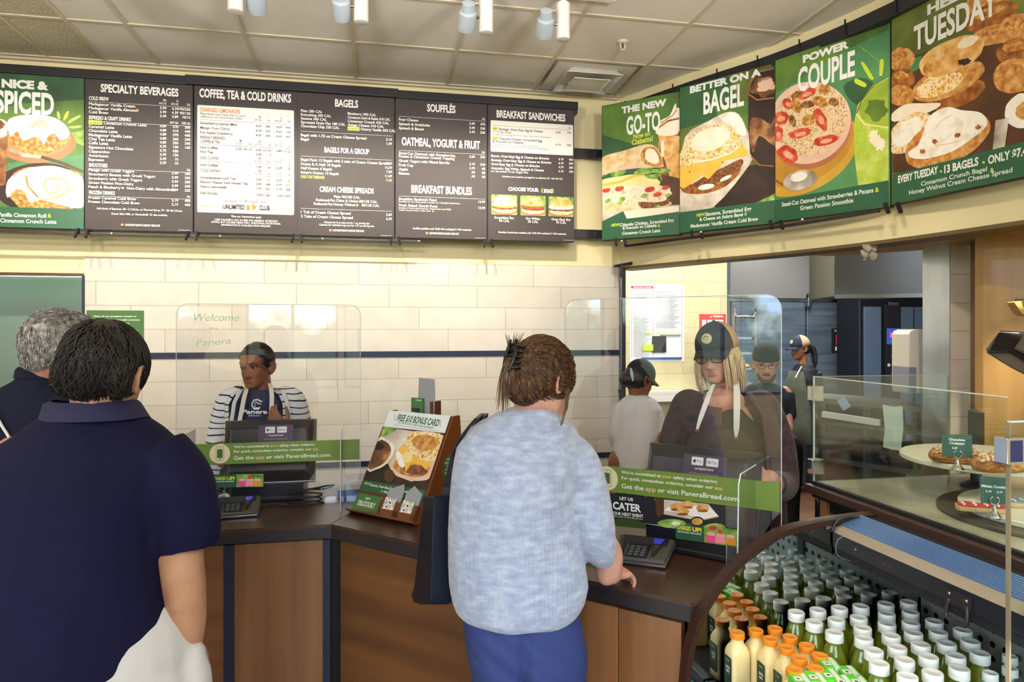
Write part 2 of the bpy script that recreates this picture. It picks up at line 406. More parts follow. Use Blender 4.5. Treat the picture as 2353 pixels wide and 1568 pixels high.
y = 4.18
while y > -4: g.box((-5, y - .012, ZC - .0062), (5, y + .012, ZC + .002)); y -= .612
for x in (-1.98, -2.59, -3.2, -3.81, -4.42): g.box((x - .010, -4, ZC - .006), (x + .010, 4.82, ZC + .002))
g.box((-5, 4.795, ZC - .02), (1.75, 4.83, ZC)); g.box((-5, 4.765, ZC - .008), (1.75, 4.80, ZC))
g.build('trim_1', m_tbar, kind='structure')
# back wall with the opening at its far end on one side
bw = MB(); bw.box((-5.2, YB, 2.0), (1.775, YB + .14, ZC)); bw.box((-1.80, YB, 0), (1.775, YB + .14, 2.0)); bw.box((-5.2, YB + .5, 0), (-1.80, YB + .55, 2.0))
bw.build('wall_back', [m_cream], kind='structure')
MB().box((-1.793, YB - .012, 1.497), (1.763, YB, 2.108)).build('wall_back_tile', m_tile, kind='structure')
MB().box((-1.793, YB - .012, 0), (1.763, YB, 1.462)).build('wall_back_tile', m_tile2, kind='structure')
b = MB(); b.box((-1.80, YB - .02, 1.460), (1.768, YB - .001, 1.499))
for k in range(9): b.cyl((-1.6 + k * .42, YB - .023, 1.479), (-1.6 + k * .42, YB - .018, 1.479), .004, seg=8)
b.box((-1.80, YB - .02, .715), (1.768, YB - .001, .752)); b.box((-1.806, YB - .02, 0), (-1.791, YB, 1.99))
b.build('trim_2', m_navy, kind='structure')
# recess beyond the tiled wall
MB().box((-5.2, YB + .30, 0), (-1.81, YB + .34, 2.0)).build('wall_recess', mat('grey_green_panel', '74877b', .25), kind='structure')
MB().box((-5.2, YB - .005, 1.985), (-1.80, YB + .02, 2.004)).build('trim_3', mat('brown_trim', '5a4220', .5), kind='structure')
pt = thing('partition', 'low tan partition with dark brown cap beside grey-haired man', 'partition', (-2.2, 3.6, 0))
MB().box((-2.42, 3.45, 0), (-2.34, 4.80, 1.45)).build('panel', mat('tan_panel', 'b08d4e', .5), pt)
MB().box((-2.435, 3.43, 1.45), (-2.325, 4.80, 1.475)).build('cap', mat('dark_brown_cap', '4a2814', .4), pt, bev=.004)
# walls behind and beside the camera with glazing
def glazed(name, along, fixed, spans, z0=.8, z1=2.7):
    m = MB(); f = MB(); lo, hi = -5.2, 5.2
    if along == 'Y': lo, hi = -4.2, 4.9
    cur = lo
    def bx(mb, s0, s1, za, zb, t0=0., t1=.12):
        if along == 'X': mb.box((s0, fixed - t1, za), (s1, fixed - t0, zb))
        else: mb.box((fixed - t1, s0, za), (fixed - t0, s1, zb))
    for a, c in spans:
        bx(m, cur, a, 0, ZC); bx(m, a, c, 0, z0); bx(m, a, c, z1, ZC); cur = c
        for s0, s1, za, zb in ((a, a + .035, z0, z1), (c - .035, c, z0, z1), (a, c, z0, z0 + .04), (a, c, z1 - .04, z1), ((a + c) / 2 - .02, (a + c) / 2 + .02, z0, z1)): bx(f, s0, s1, za, zb, .03, .08)
    bx(m, cur, hi, 0, ZC); m.build(name, m_cream, kind='structure'); return f
f = glazed('wall_front', 'X', -4.0, WIN_BACK); f.build('window_1', m_black, kind='structure')
f = glazed('wall_left', 'Y', -5.0, WIN_SIDE); f.build('window_2', m_black, kind='structure')
slab('wall_right', (5.0, -4.2, 0), (5.12, 2.2, ZC), m_cream)

# curved soffit that carries the pictures over the kitchen opening
def LD(lat, d, z=0): return d * FW + lat * RT + V((0, 0, z))
SOF = [(.772, 5.11), (1.225, 4.514), (1.594, 4.065), (1.88, 3.56), (2.10, 3.0), (2.28, 2.3), (2.4, 1.5)]
def smooth_line(pts, sub=6):
    out = []; pts = [V((*p, 0)) for p in pts]; n = len(pts)
    for i in range(n - 1):
        p0, p1, p2, p3 = pts[max(i - 1, 0)], pts[i], pts[i + 1], pts[min(i + 2, n - 1)]
        for k in range(sub):
            t = k / sub
            out.append(.5 * ((2 * p1) + (p2 - p0) * t + (2 * p0 - 5 * p1 + 4 * p2 - p3) * t * t + (3 * p1 - p0 - 3 * p2 + p3) * t ** 3))
    return [(p.x, p.y) for p in out + [pts[-1]]]
sl = smooth_line(SOF)
def offs(line, o):
    out = []
    for i, p in enumerate(line):
        a, c = V((*line[max(i - 1, 0)], 0)), V((*line[min(i + 1, len(line) - 1)], 0)); d = (c - a).normalized()
        out.append((p[0] - d.y * o, p[1] + d.x * o))
    return out
def ribbon(line, o0, o1, z0, z1):
    i_, o_ = offs(line, o0), offs(line, o1)
    return MB().loft([[LD(*i_[k], z0), LD(*o_[k], z0), LD(*o_[k], z1), LD(*i_[k], z1)] for k in range(len(line))], True)
ribbon(sl, 0, .16, 2.105, ZC).build('wall_soffit', m_cream, kind='structure', smooth=.5)
ribbon(sl, -.004, .165, 2.088, 2.106).build('trim_4', mat('soffit_edge', '6b5a3a', .5), kind='structure', smooth=.5)

# ---------------------------------------------------------------- kitchen shell
YK = 6.41
slab('wall_kitchen', (1.3, YK, 0), (3.50, YK + .1, 2.9), m_tilek)
slab('wall_kitchen_back', (1.3, 9.0, 0), (7.4, 9.1, 2.9), mat('kitchen_dark_wall', '4c4640', .6))
slab('wall_kitchen_side', (1.3, YB + .14, 0), (1.5, YK, 2.9), m_tilek)
slab('wall_kitchen_end', (7.3, 2.2, 0), (7.4, 9.0, 2.9), mat('kitchen_dark_wall', '4c4640', .6))

MB().box((3.49, YK - .012, 0), (3.515, YK + .11, 2.9)).build('trim_5', m_dsteel, kind='structure')
b = MB(); p = P(1417, 700, 4.98); b.box((1.763, 4.78, 0), (1.80, 4.98, 2.104)); b.build('trim_6', m_black, kind='structure')

# column in steel and tile, wood wall behind the bakery
pc0, pc1, pc2, pc3 = P(2120, 800, 3.78), P(2176, 800, 3.70), P(2184, 800, 3.70), P(2230, 800, 3.70)
b = MB(); b.prism([(p_.x, p_.y) for p_ in (P(2120, 800, 3.75), P(2182, 800, 3.70), P(2182, 800, 3.9), P(2130, 800, 3.95))], 0, 2.104); b.build('column_steel', mat('column_steel', '8c8780', .3, 1.0, col2='a39c92', cscale=3, stretch=(2, 2, .5)), kind='structure')
ct = MB(); M_c = frame((pc2.x, pc2.y, 0), pc3 - pc2, UP)
ct.box((0, 0, -.25), ((pc3 - pc2).length, 2.104, 0), M=M_c); ct.build('column_tile', tile_mat('column_tile2', 2.098, -3, ('d0c6b0', 'ddd5c4'), wid=30), kind='structure')
wa, wb, wc = P(2230, 800, 3.66), P(2259, 800, 3.40), P(2620, 800, 2.95)
b = MB(); b.prism([(p_.x, p_.y) for p_ in (wa, wb, wb + FW * .02 + RT * .03, wa + RT * .04)], 0, 2.14); b.build('wall_return', m_wood_d, kind='structure')
b = MB(); b.prism([(p_.x, p_.y) for p_ in (wb, wc, wc + FW * .06, wb + FW * .06)], 0, 2.14); b.build('wall_wood', m_wood_y, kind='structure')
i_ = offs(sl, .17); kc = MB(); kc.prism([(p_.x, p_.y) for p_ in [LD(*q_) for q_ in i_] + [V((7.4, 1.6, 0)), V((7.4, 9.1, 0)), V((1.3, 9.1, 0)), V((1.3, 5.0, 0)), V((1.80, 5.0, 0))]], 2.88, 2.95); kc.build('ceiling_kitchen', m_ceil, kind='structure')
bt = MB()
poly = [LD(*p_) for p_ in i_[12:]] + [LD(3.3, 1.5), wc + FW * .2 + RT * .6, wa + FW * .25, LD(1.95, 4.3)]
bt.prism([(p_.x, p_.y) for p_ in poly], 2.104, 2.16); bt.build('ceiling_alcove', m_wood_y, kind='structure')

# ---------------------------------------------------------------- ceiling fittings
def air_diffuser(c):
    t = thing('ceiling_diffuser', 'square stepped steel air diffuser in the ceiling by the corner', 'vent', c)
    x, y, z = c; s = .29
    o = MB()
    for k, (r, dz) in enumerate(((.29, 0), (.20, .10))): pass
    rings = [(.295, 0), (.27, -.004), (.20, .09), (.14, .12)]
    o.loft([[V((x + sx_ * r, y + sy_ * r, z + dz)) for sx_, sy_ in ((-1, -1), (1, -1), (1, 1), (-1, 1))] for r, dz in rings], False)
    o.build('pan', mat('diffuser_steel', '9b9aa0', .3, .8), t)
    for r0, r1, za, zb, nm in ((.19, .125, -.03, .035, 'outer_cone'), (.125, .03, -.045, -.01, 'centre_plate')):
        m = MB(); m.loft([[V((x + sx_ * r, y + sy_ * r, z + dz)) for sx_, sy_ in ((-1, -1), (1, -1), (1, 1), (-1, 1))] for r, dz in ((r0, za), (r0, za - .006), (r1, zb - .004), (r1, zb))], nm == 'centre_plate'); m.build(nm, m_wh, t)
    for sx_, sy_ in ((-.1, .1), (.1, .1)): MB().cyl((x + sx_, y + sy_, z - .03), (x + sx_, y + sy_, z + .1), .006).build('rod', m_wh, t)
    MB().cyl((x, y, z + .03), (x, y, z + .12), .13).build('duct', m_black2, t)
dc = atZ(1362, 186, ZC); air_diffuser((.492 + .306 + .613, 4.18 + .30, ZC))
sp_ = atZ(1431, 95, ZC); t = thing('sprinkler', 'small white fire sprinkler hanging from ceiling near the diffuser', 'sprinkler', sp_)
MB().lathe([(.034, 0), (.036, -.006), (.016, -.012)], sp_).build('escutcheon', m_wh, t, smooth=True)
m = MB(); m.tube([sp_ + V((-.012, 0, -.01)), sp_ + V((-.014, 0, -.03)), sp_ + V((0, 0, -.05)), sp_ + V((.014, 0, -.03)), sp_ + V((.012, 0, -.01))], .0035); m.cyl(sp_ + V((0, 0, -.052)), sp_ + V((0, 0, -.056)), .016); m.build('frame', m_wh, t, smooth=.6)
MB().cyl(sp_ + V((0, 0, -.008)), sp_ + V((0, 0, -.045)), .004).build('bulb', mat('red_glass', '8a2016', .2), t)
YT = 3.35; tr = thing('track_rail', 'white lighting track running across the ceiling', 'track', (0, YT, ZC))
MB().box((-3.2, YT - .018, ZC - .03), (1.19, YT + .018, ZC)).build('rail', m_wh, tr, bev=.004)
MB().box((1.19, YT - .02, ZC - .032), (1.2, YT + .02, ZC)).build('end_cap', m_wh, tr)
def track_head(x, side, aim, label):
    t = thing('track_light', label, 'spotlight', (x, YT, ZC - .03), group='track spotlights')
    z0 = ZC - .03
    MB().box((x - .012, YT - .014, z0 - .03), (x + .012, YT + .014, z0 + .002)).build('mount', m_wh, t)
    MB().lathe([(.030, -.215), (.0345, -.213), (.0345, -.035), (.030, -.03)], (x, YT, z0)).build('driver', m_wh, t, smooth=.7)
    pv = V((x + side * .062, YT, z0 - .14)); MB().cyl((x + side * .03, YT, z0 - .14), pv, .007).build('pivot', m_dsteel, t)
    a = (V(aim) - pv).normalized(); m = MB()
    m.lathe([(.022, -.07), (.03, -.068), (.032, -.03), (.042, -.02), (.046, .05), (.043, .065), (.036, .05)], pv + V((side * .03, 0, 0)), 20, ax=a); m.build('lamp_head', mat('spot_grey', 'a9b4bd', .35), t, smooth=.7)
    MB().lathe([(.001, 0), (.034, 0)], pv + V((side * .03, 0, 0)) + a * .052, 18, ax=a, caps=False).build('lens', mat('spot_lens', 'fff2d8', .3, emit='fff0d0', es=6), t)
    light('SPOT', 'track_spot', pv + V((side * .03, 0, 0)) + a * .075, SPOT_W, WARM, aim, .03, spot=math.radians(74), blend=.9)
SPOT_W = 70
for x, sd, ax_, lb in ((-2.0, -1, -2.1, 'outermost white track spotlight beyond the frame edge'), (-1.33, -1, -1.45, 'white track spotlight over the specialty beverages board'), (-.62, 1, -.75, 'white track spotlight over the coffee and tea board, head outboard'),
                       (-.058, -1, -.05, 'white track spotlight over the bagels board'), (.54, -1, .5, 'white track spotlight over the souffle board'), (.93, -1, 1.05, 'white track spotlight at the end of the track near the sprinkler')):
    track_head(x, sd, (ax_, 4.75, 2.15), lb)
# second track for the curved pictures, out of frame, plus an added alcove downlight
for q, tg in (((.9, 2.6, 3.2), P(1560, 450, 4.4)), ((1.0, 1.7, 3.2), P(1900, 450, 3.7)), ((1.1, .8, 3.2), P(2200, 420, 3.1)), ((2.62, 2.35, 2.07), P(2330, 900, 3.2)), ((1.3, 1.9, 3.2), (2.0, 1.4, 1.1)), ((.6, .9, 3.2), (1.25, 1.5, .85))):
    light('SPOT', 'track_spot', q, SPOT_W * .7, WARM, tg, .04, spot=math.radians(46), blend=.8)
# fill lamps added out of view over the dining side and the kitchen
DOWN = 60
for x, y, k in ((-2.9, .9, 1), (-.3, -1.3, 1), (2.4, -.6, 1), (-2.2, -2.2, 1)):
    light('POINT', 'dining_fill', (x, y, 2.8), DOWN * k, NEUT, size=.16)  # unseen point lamps added to lift the room and its ceiling
for x, y in ((-1.9, 2.2), (-.2, 2.1), (1.2, 1.9)):
    light('SPOT', 'ceiling_fill', (x, y, 2.88), 60, NEUT, (x, y + 1.0, 3.34), .1, spot=math.radians(120), blend=.9)  # added upward spots just above the view, only to brighten the ceiling
for x, y, e_ in ((4.9, 6.9, 30), (2.4, 5.6, 30), (3.6, 5.4, 30), (4.6, 6.3, 24), (3.3, 4.7, 22)):
    light('AREA', 'kitchen_fill', (x, y, 2.85), e_, NEUT, (x, y, 0), .6)  # unseen area lamps added to brighten the kitchen and ovens
# ---------------------------------------------------------------- service counter
S2 = math.sqrt(.5); A1 = V((S2, -S2, 0)); N1 = V((S2, S2, 0)); CB = V((-.157, 2.709, 0))     # slanted run: direction, inward normal, bend
ZT = .91
front = [(-3.4, 2.715), (-.157, 2.709), (.842, 1.742), (1.36, 1.742)]
inner = [(1.36, 2.068), (.093, 3.335), (-3.4, 3.335)]
ctr = thing('service_counter', 'dark brown laminate counter top with a bend in front of the registers', 'counter', (-.157, 3.0, 0))
MB().prism(front + inner, ZT - .012, ZT).build('worktop', m_top, ctr)
fr2 = [(-3.4, 2.717), (-.158, 2.711), (.841, 1.744), (1.36, 1.744)]
b = MB(); b.prism(fr2 + [(x, y) for x, y in inner], ZT - .055, ZT - .012); b.build('edge_band', m_topedge, ctr)
b = MB()
for s in (0.0,): b.bar(CB + V((0, .002, ZT + .0003)), V((.093, 3.33, ZT + .0003)), .003, .0006)
b.build('joint', m_black2, ctr)
ZB = ZT - .055; set_ = .03
def panel(name, a, c, label, m, off=.03, th=.03, z0=.06, z1=ZB - .012):
    a, c = V(a), V(c); d = (c - a).normalized(); n = V((-d.y, d.x, 0))
    o = MB(); o.extrude([(0, z0), ((c - a).length, z0), ((c - a).length, z1), (0, z1)], Matrix.Identity(4), th)
    ob = o.build(name, m, bev=.002); ob.matrix_basis = frame(a + n * (off + th), c - a, UP); tag(ob, label, 'panel', 'counter front panels'); return ob
X515 = atY(515, 1400, 2.745).x; X538 = atY(538, 1400, 2.745).x; X742 = atY(742, 1400, 2.74).x
yl = 2.713
panel('counter_panel', (-3.3, yl, 0), (X515, yl, 0), 'brown wood counter panel half hidden by the dark-haired man', wood_mat('oak_veneer_cross', '8a5830', '744522', 1.3, 'X'))
panel('counter_panel', (X538, yl, 0), (X742, yl, 0), 'pale brown vertical-grained counter panel between two navy strips', m_wood)
d_ = A1; q0 = CB + d_ * .02; pL = (V((.842, 1.742, 0)) - CB).length
def on(s): return CB + d_ * s
panel('counter_panel', on(.015), on(.80), 'wide dark walnut panel of the slanted counter behind the tote bag', m_wood_h)
panel('counter_panel', on(.803), on(1.17), 'brown counter panel just beyond the woman in white', m_wood)
panel('counter_panel', on(1.173), on(pL - .03), 'last brown counter panel before the drinks case', wood_mat('oak_veneer_b', '93663f', '7d5231', 1.6, 'Y'))
panel('counter_panel', (.86, 1.742, 0), (1.34, 1.742, 0), 'short counter panel tucked behind the curved end of the drinks case', m_wood)
def strip(a, c, label):
    a, c = V(a), V(c); d = (c - a).normalized(); n = V((-d.y, d.x, 0)); t = thing('corner_strip', label, 'metal strip', a, group=None)
    MB().extrude([(0, 0), ((c - a).length, 0), ((c - a).length, ZB - .012), (0, ZB - .012)], frame(a + n * .032, c - a, UP), .008).build('bar', m_navy, t, bev=.001)
    mid = (a + c) / 2 + n * .0225
    for k in range(6): MB().lathe([(.0035, 0), (.003, .0015), (.0005, .002)], mid + V((0, 0, .12 + k * .14)), 10, ax=-n).build('screw', m_black, t)
strip((X515, yl, 0), (X538, yl, 0), 'navy screwed metal strip between two counter panels')
strip((X742, yl, 0), (-.163, yl, 0), 'navy screwed metal strip at the bend of the counter')
bs = MB(); bs.prism([(-3.3, 2.80), (-.12, 2.80), (.88, 1.83), (1.34, 1.83), (1.34, 1.90), (.90, 1.90), (-.09, 2.88), (-3.3, 2.88)], 0, ZB); bs.build('carcass', m_black2, ctr)

# ---------------------------------------------------------------- acrylic guards with banner
m_acr = glass('acrylic', (.985, .99, 1.0), base=.022)
m_acre = mat('acrylic_edge', 'cfd6dc', .15, spec=.8)
def guard(org, u, label, ban, rot):
    """org = foot of the sheet at one end (world), u = direction along the sheet as seen left to right"""
    u = V(u).normalized(); n = V((u.y, -u.x, 0))           # towards the customer
    t = thing('sneeze_guard', label, 'acrylic guard', org)
    Wd, Hh = .744, .845; M = frame(org, u, UP); r = .045; pts = []
    def arc(cx, cy, a0, a1, rr): return [(cx + rr * math.cos(math.radians(a0 + (a1 - a0) * k / 6)), cy + rr * math.sin(math.radians(a0 + (a1 - a0) * k / 6))) for k in range(7)]
    pts = [(0, 0), (.15, 0)] + arc(.15 + .03, .06, 180, 90, .03)[0:7] + arc(.58 - .03, .06, 90, 0, .03) + [(.58, 0), (Wd, 0)] + arc(Wd - r, Hh - r, 0, 90, r) + arc(r, Hh - r, 90, 180, r)
    sh = MB(); sh.extrude(pts, M, .0001); sh.build('sheet', m_acr, t)
    # polished rim of the sheet
    ed = MB(); L_ = [M @ V((x, y, 0)) for x, y in pts]; ed.tube(L_ + [L_[0]], .0014, 5, smooth=1); ed.build('sheet_edge', m_acre, t)
    for s in (.075, Wd - .075):
        wp = [(0, 0), (.20, 0), (.20, .015), (.185, .30), (.165, .325), (0, .325)]
        Mw = frame(org + u * s, n, UP); w_ = MB(); w_.extrude(wp, Mw, .0001); wg = w_.build('side_wing', m_acr, t)
        e_ = MB(); LL = [Mw @ V((x, y, 0)) for x, y in wp]; e_.tube(LL[1:6], .0022, 5, smooth=1); e_.build('wing_edge', m_acre, wg)
    f = MB(); f.box((0, 0, -.05), (.14, .006, .05), M=M @ Matrix.Translation((0, .0005, 0))); f.box((Wd - .15, 0, -.05), (Wd, .006, .05), M=M @ Matrix.Translation((0, .0005, 0))); f.build('foot', m_acr, t)
    # printed banner on the customer's face
    a = Art(M @ Matrix.Translation((0, ban, .0015)) @ Matrix.Rotation(math.radians(rot), 4, 'Z')); gr = mat('banner_green', '6f8a38', .45); wt = mat('print_white', 'f2f2ee', .5); cr_ = mat('banner_cream', 'eadcb6', .5); tn = mat('banner_tan', 'dfc48a', .5)
    a.rect(.0, 0, Wd - .003, .088, gr); a.ell(.17, .045, .041, .041, cr_); dg = mat('banner_dark', '4d6528', .5)
    a.rrect(.154, .016, .186, .076, .004, dg); a.rrect(.1555, .0175, .1845, .0745, .003, cr_); a.rect(.159, .027, .181, .064, dg); a.rect(.165, .0205, .175, .0235, dg); a.rect(.166, .069, .174, .0705, dg)
    x0 = .225
    def seg(parts, x, y, h, wtot):
        tot = sum(len(p_[0]) for p_ in parts)
        ws = [text_mesh(p_[0].strip(), .012) for p_ in parts]; wid = [q[3] - q[2] + .27 for q in ws]; k = wtot / sum(wid)
        for (s_, mm), wd, q in zip(parts, wid, ws):
            a.text(s_.strip(), x, y, h, mm, width=(q[3] - q[2]) * k, bold=.018); x += wd * k
    seg([("We're committed to", wt), ('your', tn), ('safety when ordering.', wt)], x0, .067, .0105, .335)
    seg([('For quick, contactless ordering, consider our', wt), ('app.', tn)], x0, .0475, .0105, .352)
    seg([('Get the', wt), ('app', tn), ('or visit PaneraBread.com.', wt)], x0, .0175, .0155, .405)
    bb = a.done('banner', t, 'green banner printed with safety message and phone symbol'); return t, M, u, n
gl = guard(V((atY(405, 900, 3.08).x, 3.08, ZT)), (1, 0, 0), 'clear acrylic guard with green banner in front of the cashier in stripes', .174, 0)
gr_ = guard(V((.673, 2.403, ZT)), (1, -1, 0), 'clear acrylic guard with green banner at the slanted counter', .176, 1.2)
# ---------------------------------------------------------------- menu boards and pictures
wt = mat('print_white', 'f2f2ee', .5); m_slate = mat('menu_slate', '423b3c', .5, spec=.35); m_paper = mat('menu_paper', 'efece8', .5); m_ink = mat('ink', '2c2628', .5)
m_or = mat('ink_orange', 'e08a35', .5); m_pe = mat('ink_peach', 'f0935a', .5); m_ye = mat('ink_yellow', 'dfe05a', .5); m_gre = mat('poster_green', '2c6043', .35); m_tan = mat('ink_tan', 'd9b978', .5)
m_lime = mat('ink_lime', 'c8dc3a', .5)
def food(name, *cols, sc=30, rough=.5, pos=None):
    n = len(cols); return mat('food_' + name, cols[0], rough, ramp=[((.32 + .36 * i / (n - 1)) if pos is None else pos[i], c) for i, c in enumerate(cols)], cscale=sc, cdetail=8)
F = dict(
    green=food('green', '3c5c2a', '557a33', '6b9038', sc=4), dkgreen=food('dkgreen', '24452f', '2f5a38', '3f6b3e', sc=4), olive=food('olive', '4a5426', '5d6a2c', '748236', sc=4), teal=food('teal', '3f7a4e', '5f9a62', sc=4),
    icing=food('icing', 'f7f0e6', 'fdf9f2', 'ead9c4', sc=14), bun=food('bun', 'c98a3c', 'e0ad62', 'efcf96', sc=22), bund=food('bund', '6e3a14', '9a5a22', 'b87a34', sc=30), crust=food('crust', '8a4e1c', 'c4843a', 'e8bd78', sc=45),
    bread=food('bread', 'd8ab6c', 'e9cd9c', 'f3e2bf', sc=20), cheese=food('cheese', 'f0b53e', 'f6c75a', sc=10), meat=food('meat', '5b3018', '7d4826', 'a06a3c', sc=60), coffee=food('coffee', '3b2114', '8a5630', 'c89a62', sc=12), choc=food('choc', '1e1310', '2e1b15', '3c241a', sc=10),
    plate=food('plate', 'b06a44', 'c07c54', sc=6), cream=food('cream', 'f3e3cb', 'f9f0df', sc=12), egg=food('egg', 'f7d988', 'fbe8b0', sc=14), leaf=food('leaf', '4d7c2a', '83ad45', 'b9d070', sc=30), red=food('red', 'b8321e', 'd5543a', sc=24), pink=food('pink', 'e4b9a2', 'f0cdb8', sc=10),
    chick=food('chick', 'e8cfae', 'f7ead2', 'cfa67c', sc=50), oat=food('oat', 'b8844a', 'dcb787', 'f0dcb8', '8a5528', sc=70), straw=food('straw', 'a82a18', 'cf4c30', 'e68060', sc=26), pecan=food('pecan', '5a3216', '8a5628', 'b98a50', sc=60), mustard=food('mustard', 'c9992f', 'dcae44', sc=5), smooth=food('smooth', 'a5bf35', 'b8cf4a', 'd0dc7c', sc=16), steel=food('steel', '77685c', 'c9bfb2', 'f4efe6', sc=8), paper=food('paper', 'b9aa98', 'd6cabb', 'efe7da', sc=10), wood=food('wood', '4a2c18', '5e3a20', sc=8), bag2=food('bag2', 'a8642a', 'c98c46', 'dfae6c', sc=40), gold=food('gold', 'c98c34', 'eebf66', 'fff0d0', 'a5641c', sc=55))
class Board(Art):
    """artwork whose coordinates are read in a close-up of the board and laid on it in centimetres"""
    def setq(s, xl, xr, tl, tr_, bl, br, W, Hh): s.q_ = (xl, xr, tl, tr_, bl, br, W, Hh); return s
    def q(s, x, y):
        xl, xr, tl, tr_, bl, br, W, Hh = s.q_; f = (x - xl) / (xr - xl); t = tl + (tr_ - tl) * f; b = bl + (br - bl) * f
        return min(max(f * W, 0), W), min(max(Hh * (b - y) / (b - t), 0), Hh)
    def sc(s): xl, xr, tl, tr_, bl, br, W, Hh = s.q_; return W / (xr - xl), Hh / ((bl - tl + br - tr_) / 2)
    def E(s, cx, cy, rx, ry, m, rot=0, wob=0, seed=0, a0=0, a1=360, n=44):
        pts = []; c, sn = math.cos(math.radians(rot)), math.sin(math.radians(rot))
        for i in range(n + (a1 - a0 < 360)):
            a = math.radians(a0 + (a1 - a0) * i / n); k = 1 + wob * 1.6 * noise.noise(V((math.cos(a) * 2.3 + seed * 7.1, math.sin(a) * 2.3, seed * 3.3)))
            x, y = rx * k * math.cos(a), ry * k * math.sin(a); pts.append(s.q(cx + x * c - y * sn, cy + x * sn + y * c))
        return s.poly(pts[::-1], m)
    def G(s, pts, m, sm=0):
        if sm:
            n = len(pts); o = []
            for i in range(n):
                p0, p1, p2, p3 = (V(pts[(i + k - 1) % n]) for k in range(4))
                for k in range(sm):
                    t = k / sm; o.append(tuple(.5 * ((2 * p1) + (p2 - p0) * t + (2 * p0 - 5 * p1 + 4 * p2 - p3) * t * t + (3 * p1 - p0 - 3 * p2 + p3) * t ** 3)))
            pts = o
        pts = [s.q(*p) for p in pts]; A = sum(pts[i][0] * pts[(i + 1) % len(pts)][1] - pts[(i + 1) % len(pts)][0] * pts[i][1] for i in range(len(pts)))
        return s.poly(pts if A > 0 else pts[::-1], m)
    def Tx(s, t, x0, x1, yb, h, m=None, bold=.02, shear=0, rot=0):
        u0, v = s.q((x0 + x1) / 2, yb); kx, ky = s.sc(); return s.text(t, u0, v, h * ky, m or wt, 'C', (x1 - x0) * kx, bold, shear=shear, rot=rot)
    def Cv(s, pts, w_, m): return s.curve([s.q(*p) for p in pts], w_ * s.sc()[0] if isinstance(w_, (int, float)) else [q * s.sc()[0] for q in w_], m)
def board(label, O, u, W, Hh, bg, qs, draw, group='menu boards', th=.03, name='menu_board'):
    u = V(u).normalized(); t = thing(name, label, 'menu board', O, group=group); M = frame(O, u, UP)
    f = MB(); f.box((-.0055 if name == 'menu_board' else -.004, -.004, -th), (W + (.0005 if name == 'menu_board' else .004), Hh + .004, -.0005), M=M); f.build('frame', m_black2, t, bev=.003)
    MB().box((0, 0, -.002), (W, Hh, .0002), M=M).build('poster', bg, t)
    a = Board(M @ Matrix.Scale(.01, 4), step=.008, z=.03).setq(*qs, W * 100, Hh * 100); draw(a); a.done('print', t)
    return t
YM = 4.66; ZB0 = 2.262
def back_board(label, px0, px1, bg, qs, draw):
    p0, p1 = atY(px0, 400, YM), atY(px1, 400, YM)
    return board(label, V((p0.x, YM, ZB0)), (1, 0, 0), p1.x - p0.x, .922, bg, qs, draw)
def rows(a, x0, xs, data, h=1.75):
    """data: (v, left text, [numbers]) in cm; xs = right edges of the number columns"""
    for v, t, nums in data:
        if t: a.text(t, x0, v, h, a.ink, 'L', bold=.022, xs=1.03)
        for s_, x in zip(nums, xs):
            if s_: a.text(s_, x, v, h * .92, a.ink, 'R', bold=.02)
def rule(a, v, x0=2, x1=60): a.rect(x0, v, x1, v + .16, a.ink)
def season(a, x, v, w_=7.6, t='IN SEASON'): a.rrect(x, v - .5, x + w_, v + 2.1, .3, m_ye); a.text(t, x + w_ / 2, v, 1.3, m_ink, 'C', width=w_ * .8, bold=.01)
def nut(a, x, v, r=.85): a.ell(x, v, r, r, m_pe, n=14)
def foot(a, v=2.4, cx=32, w_=20): nut(a, cx - w_ / 2 - 1.5, v + .6); a.text('CONTAINS PEANUTS AND/OR TREE NUTS', cx, v, 1.35, a.ink, 'C', width=w_, bold=.025); a.text('000-00 MENU BOARD', 60, .6, .5, a.ink, 'R')

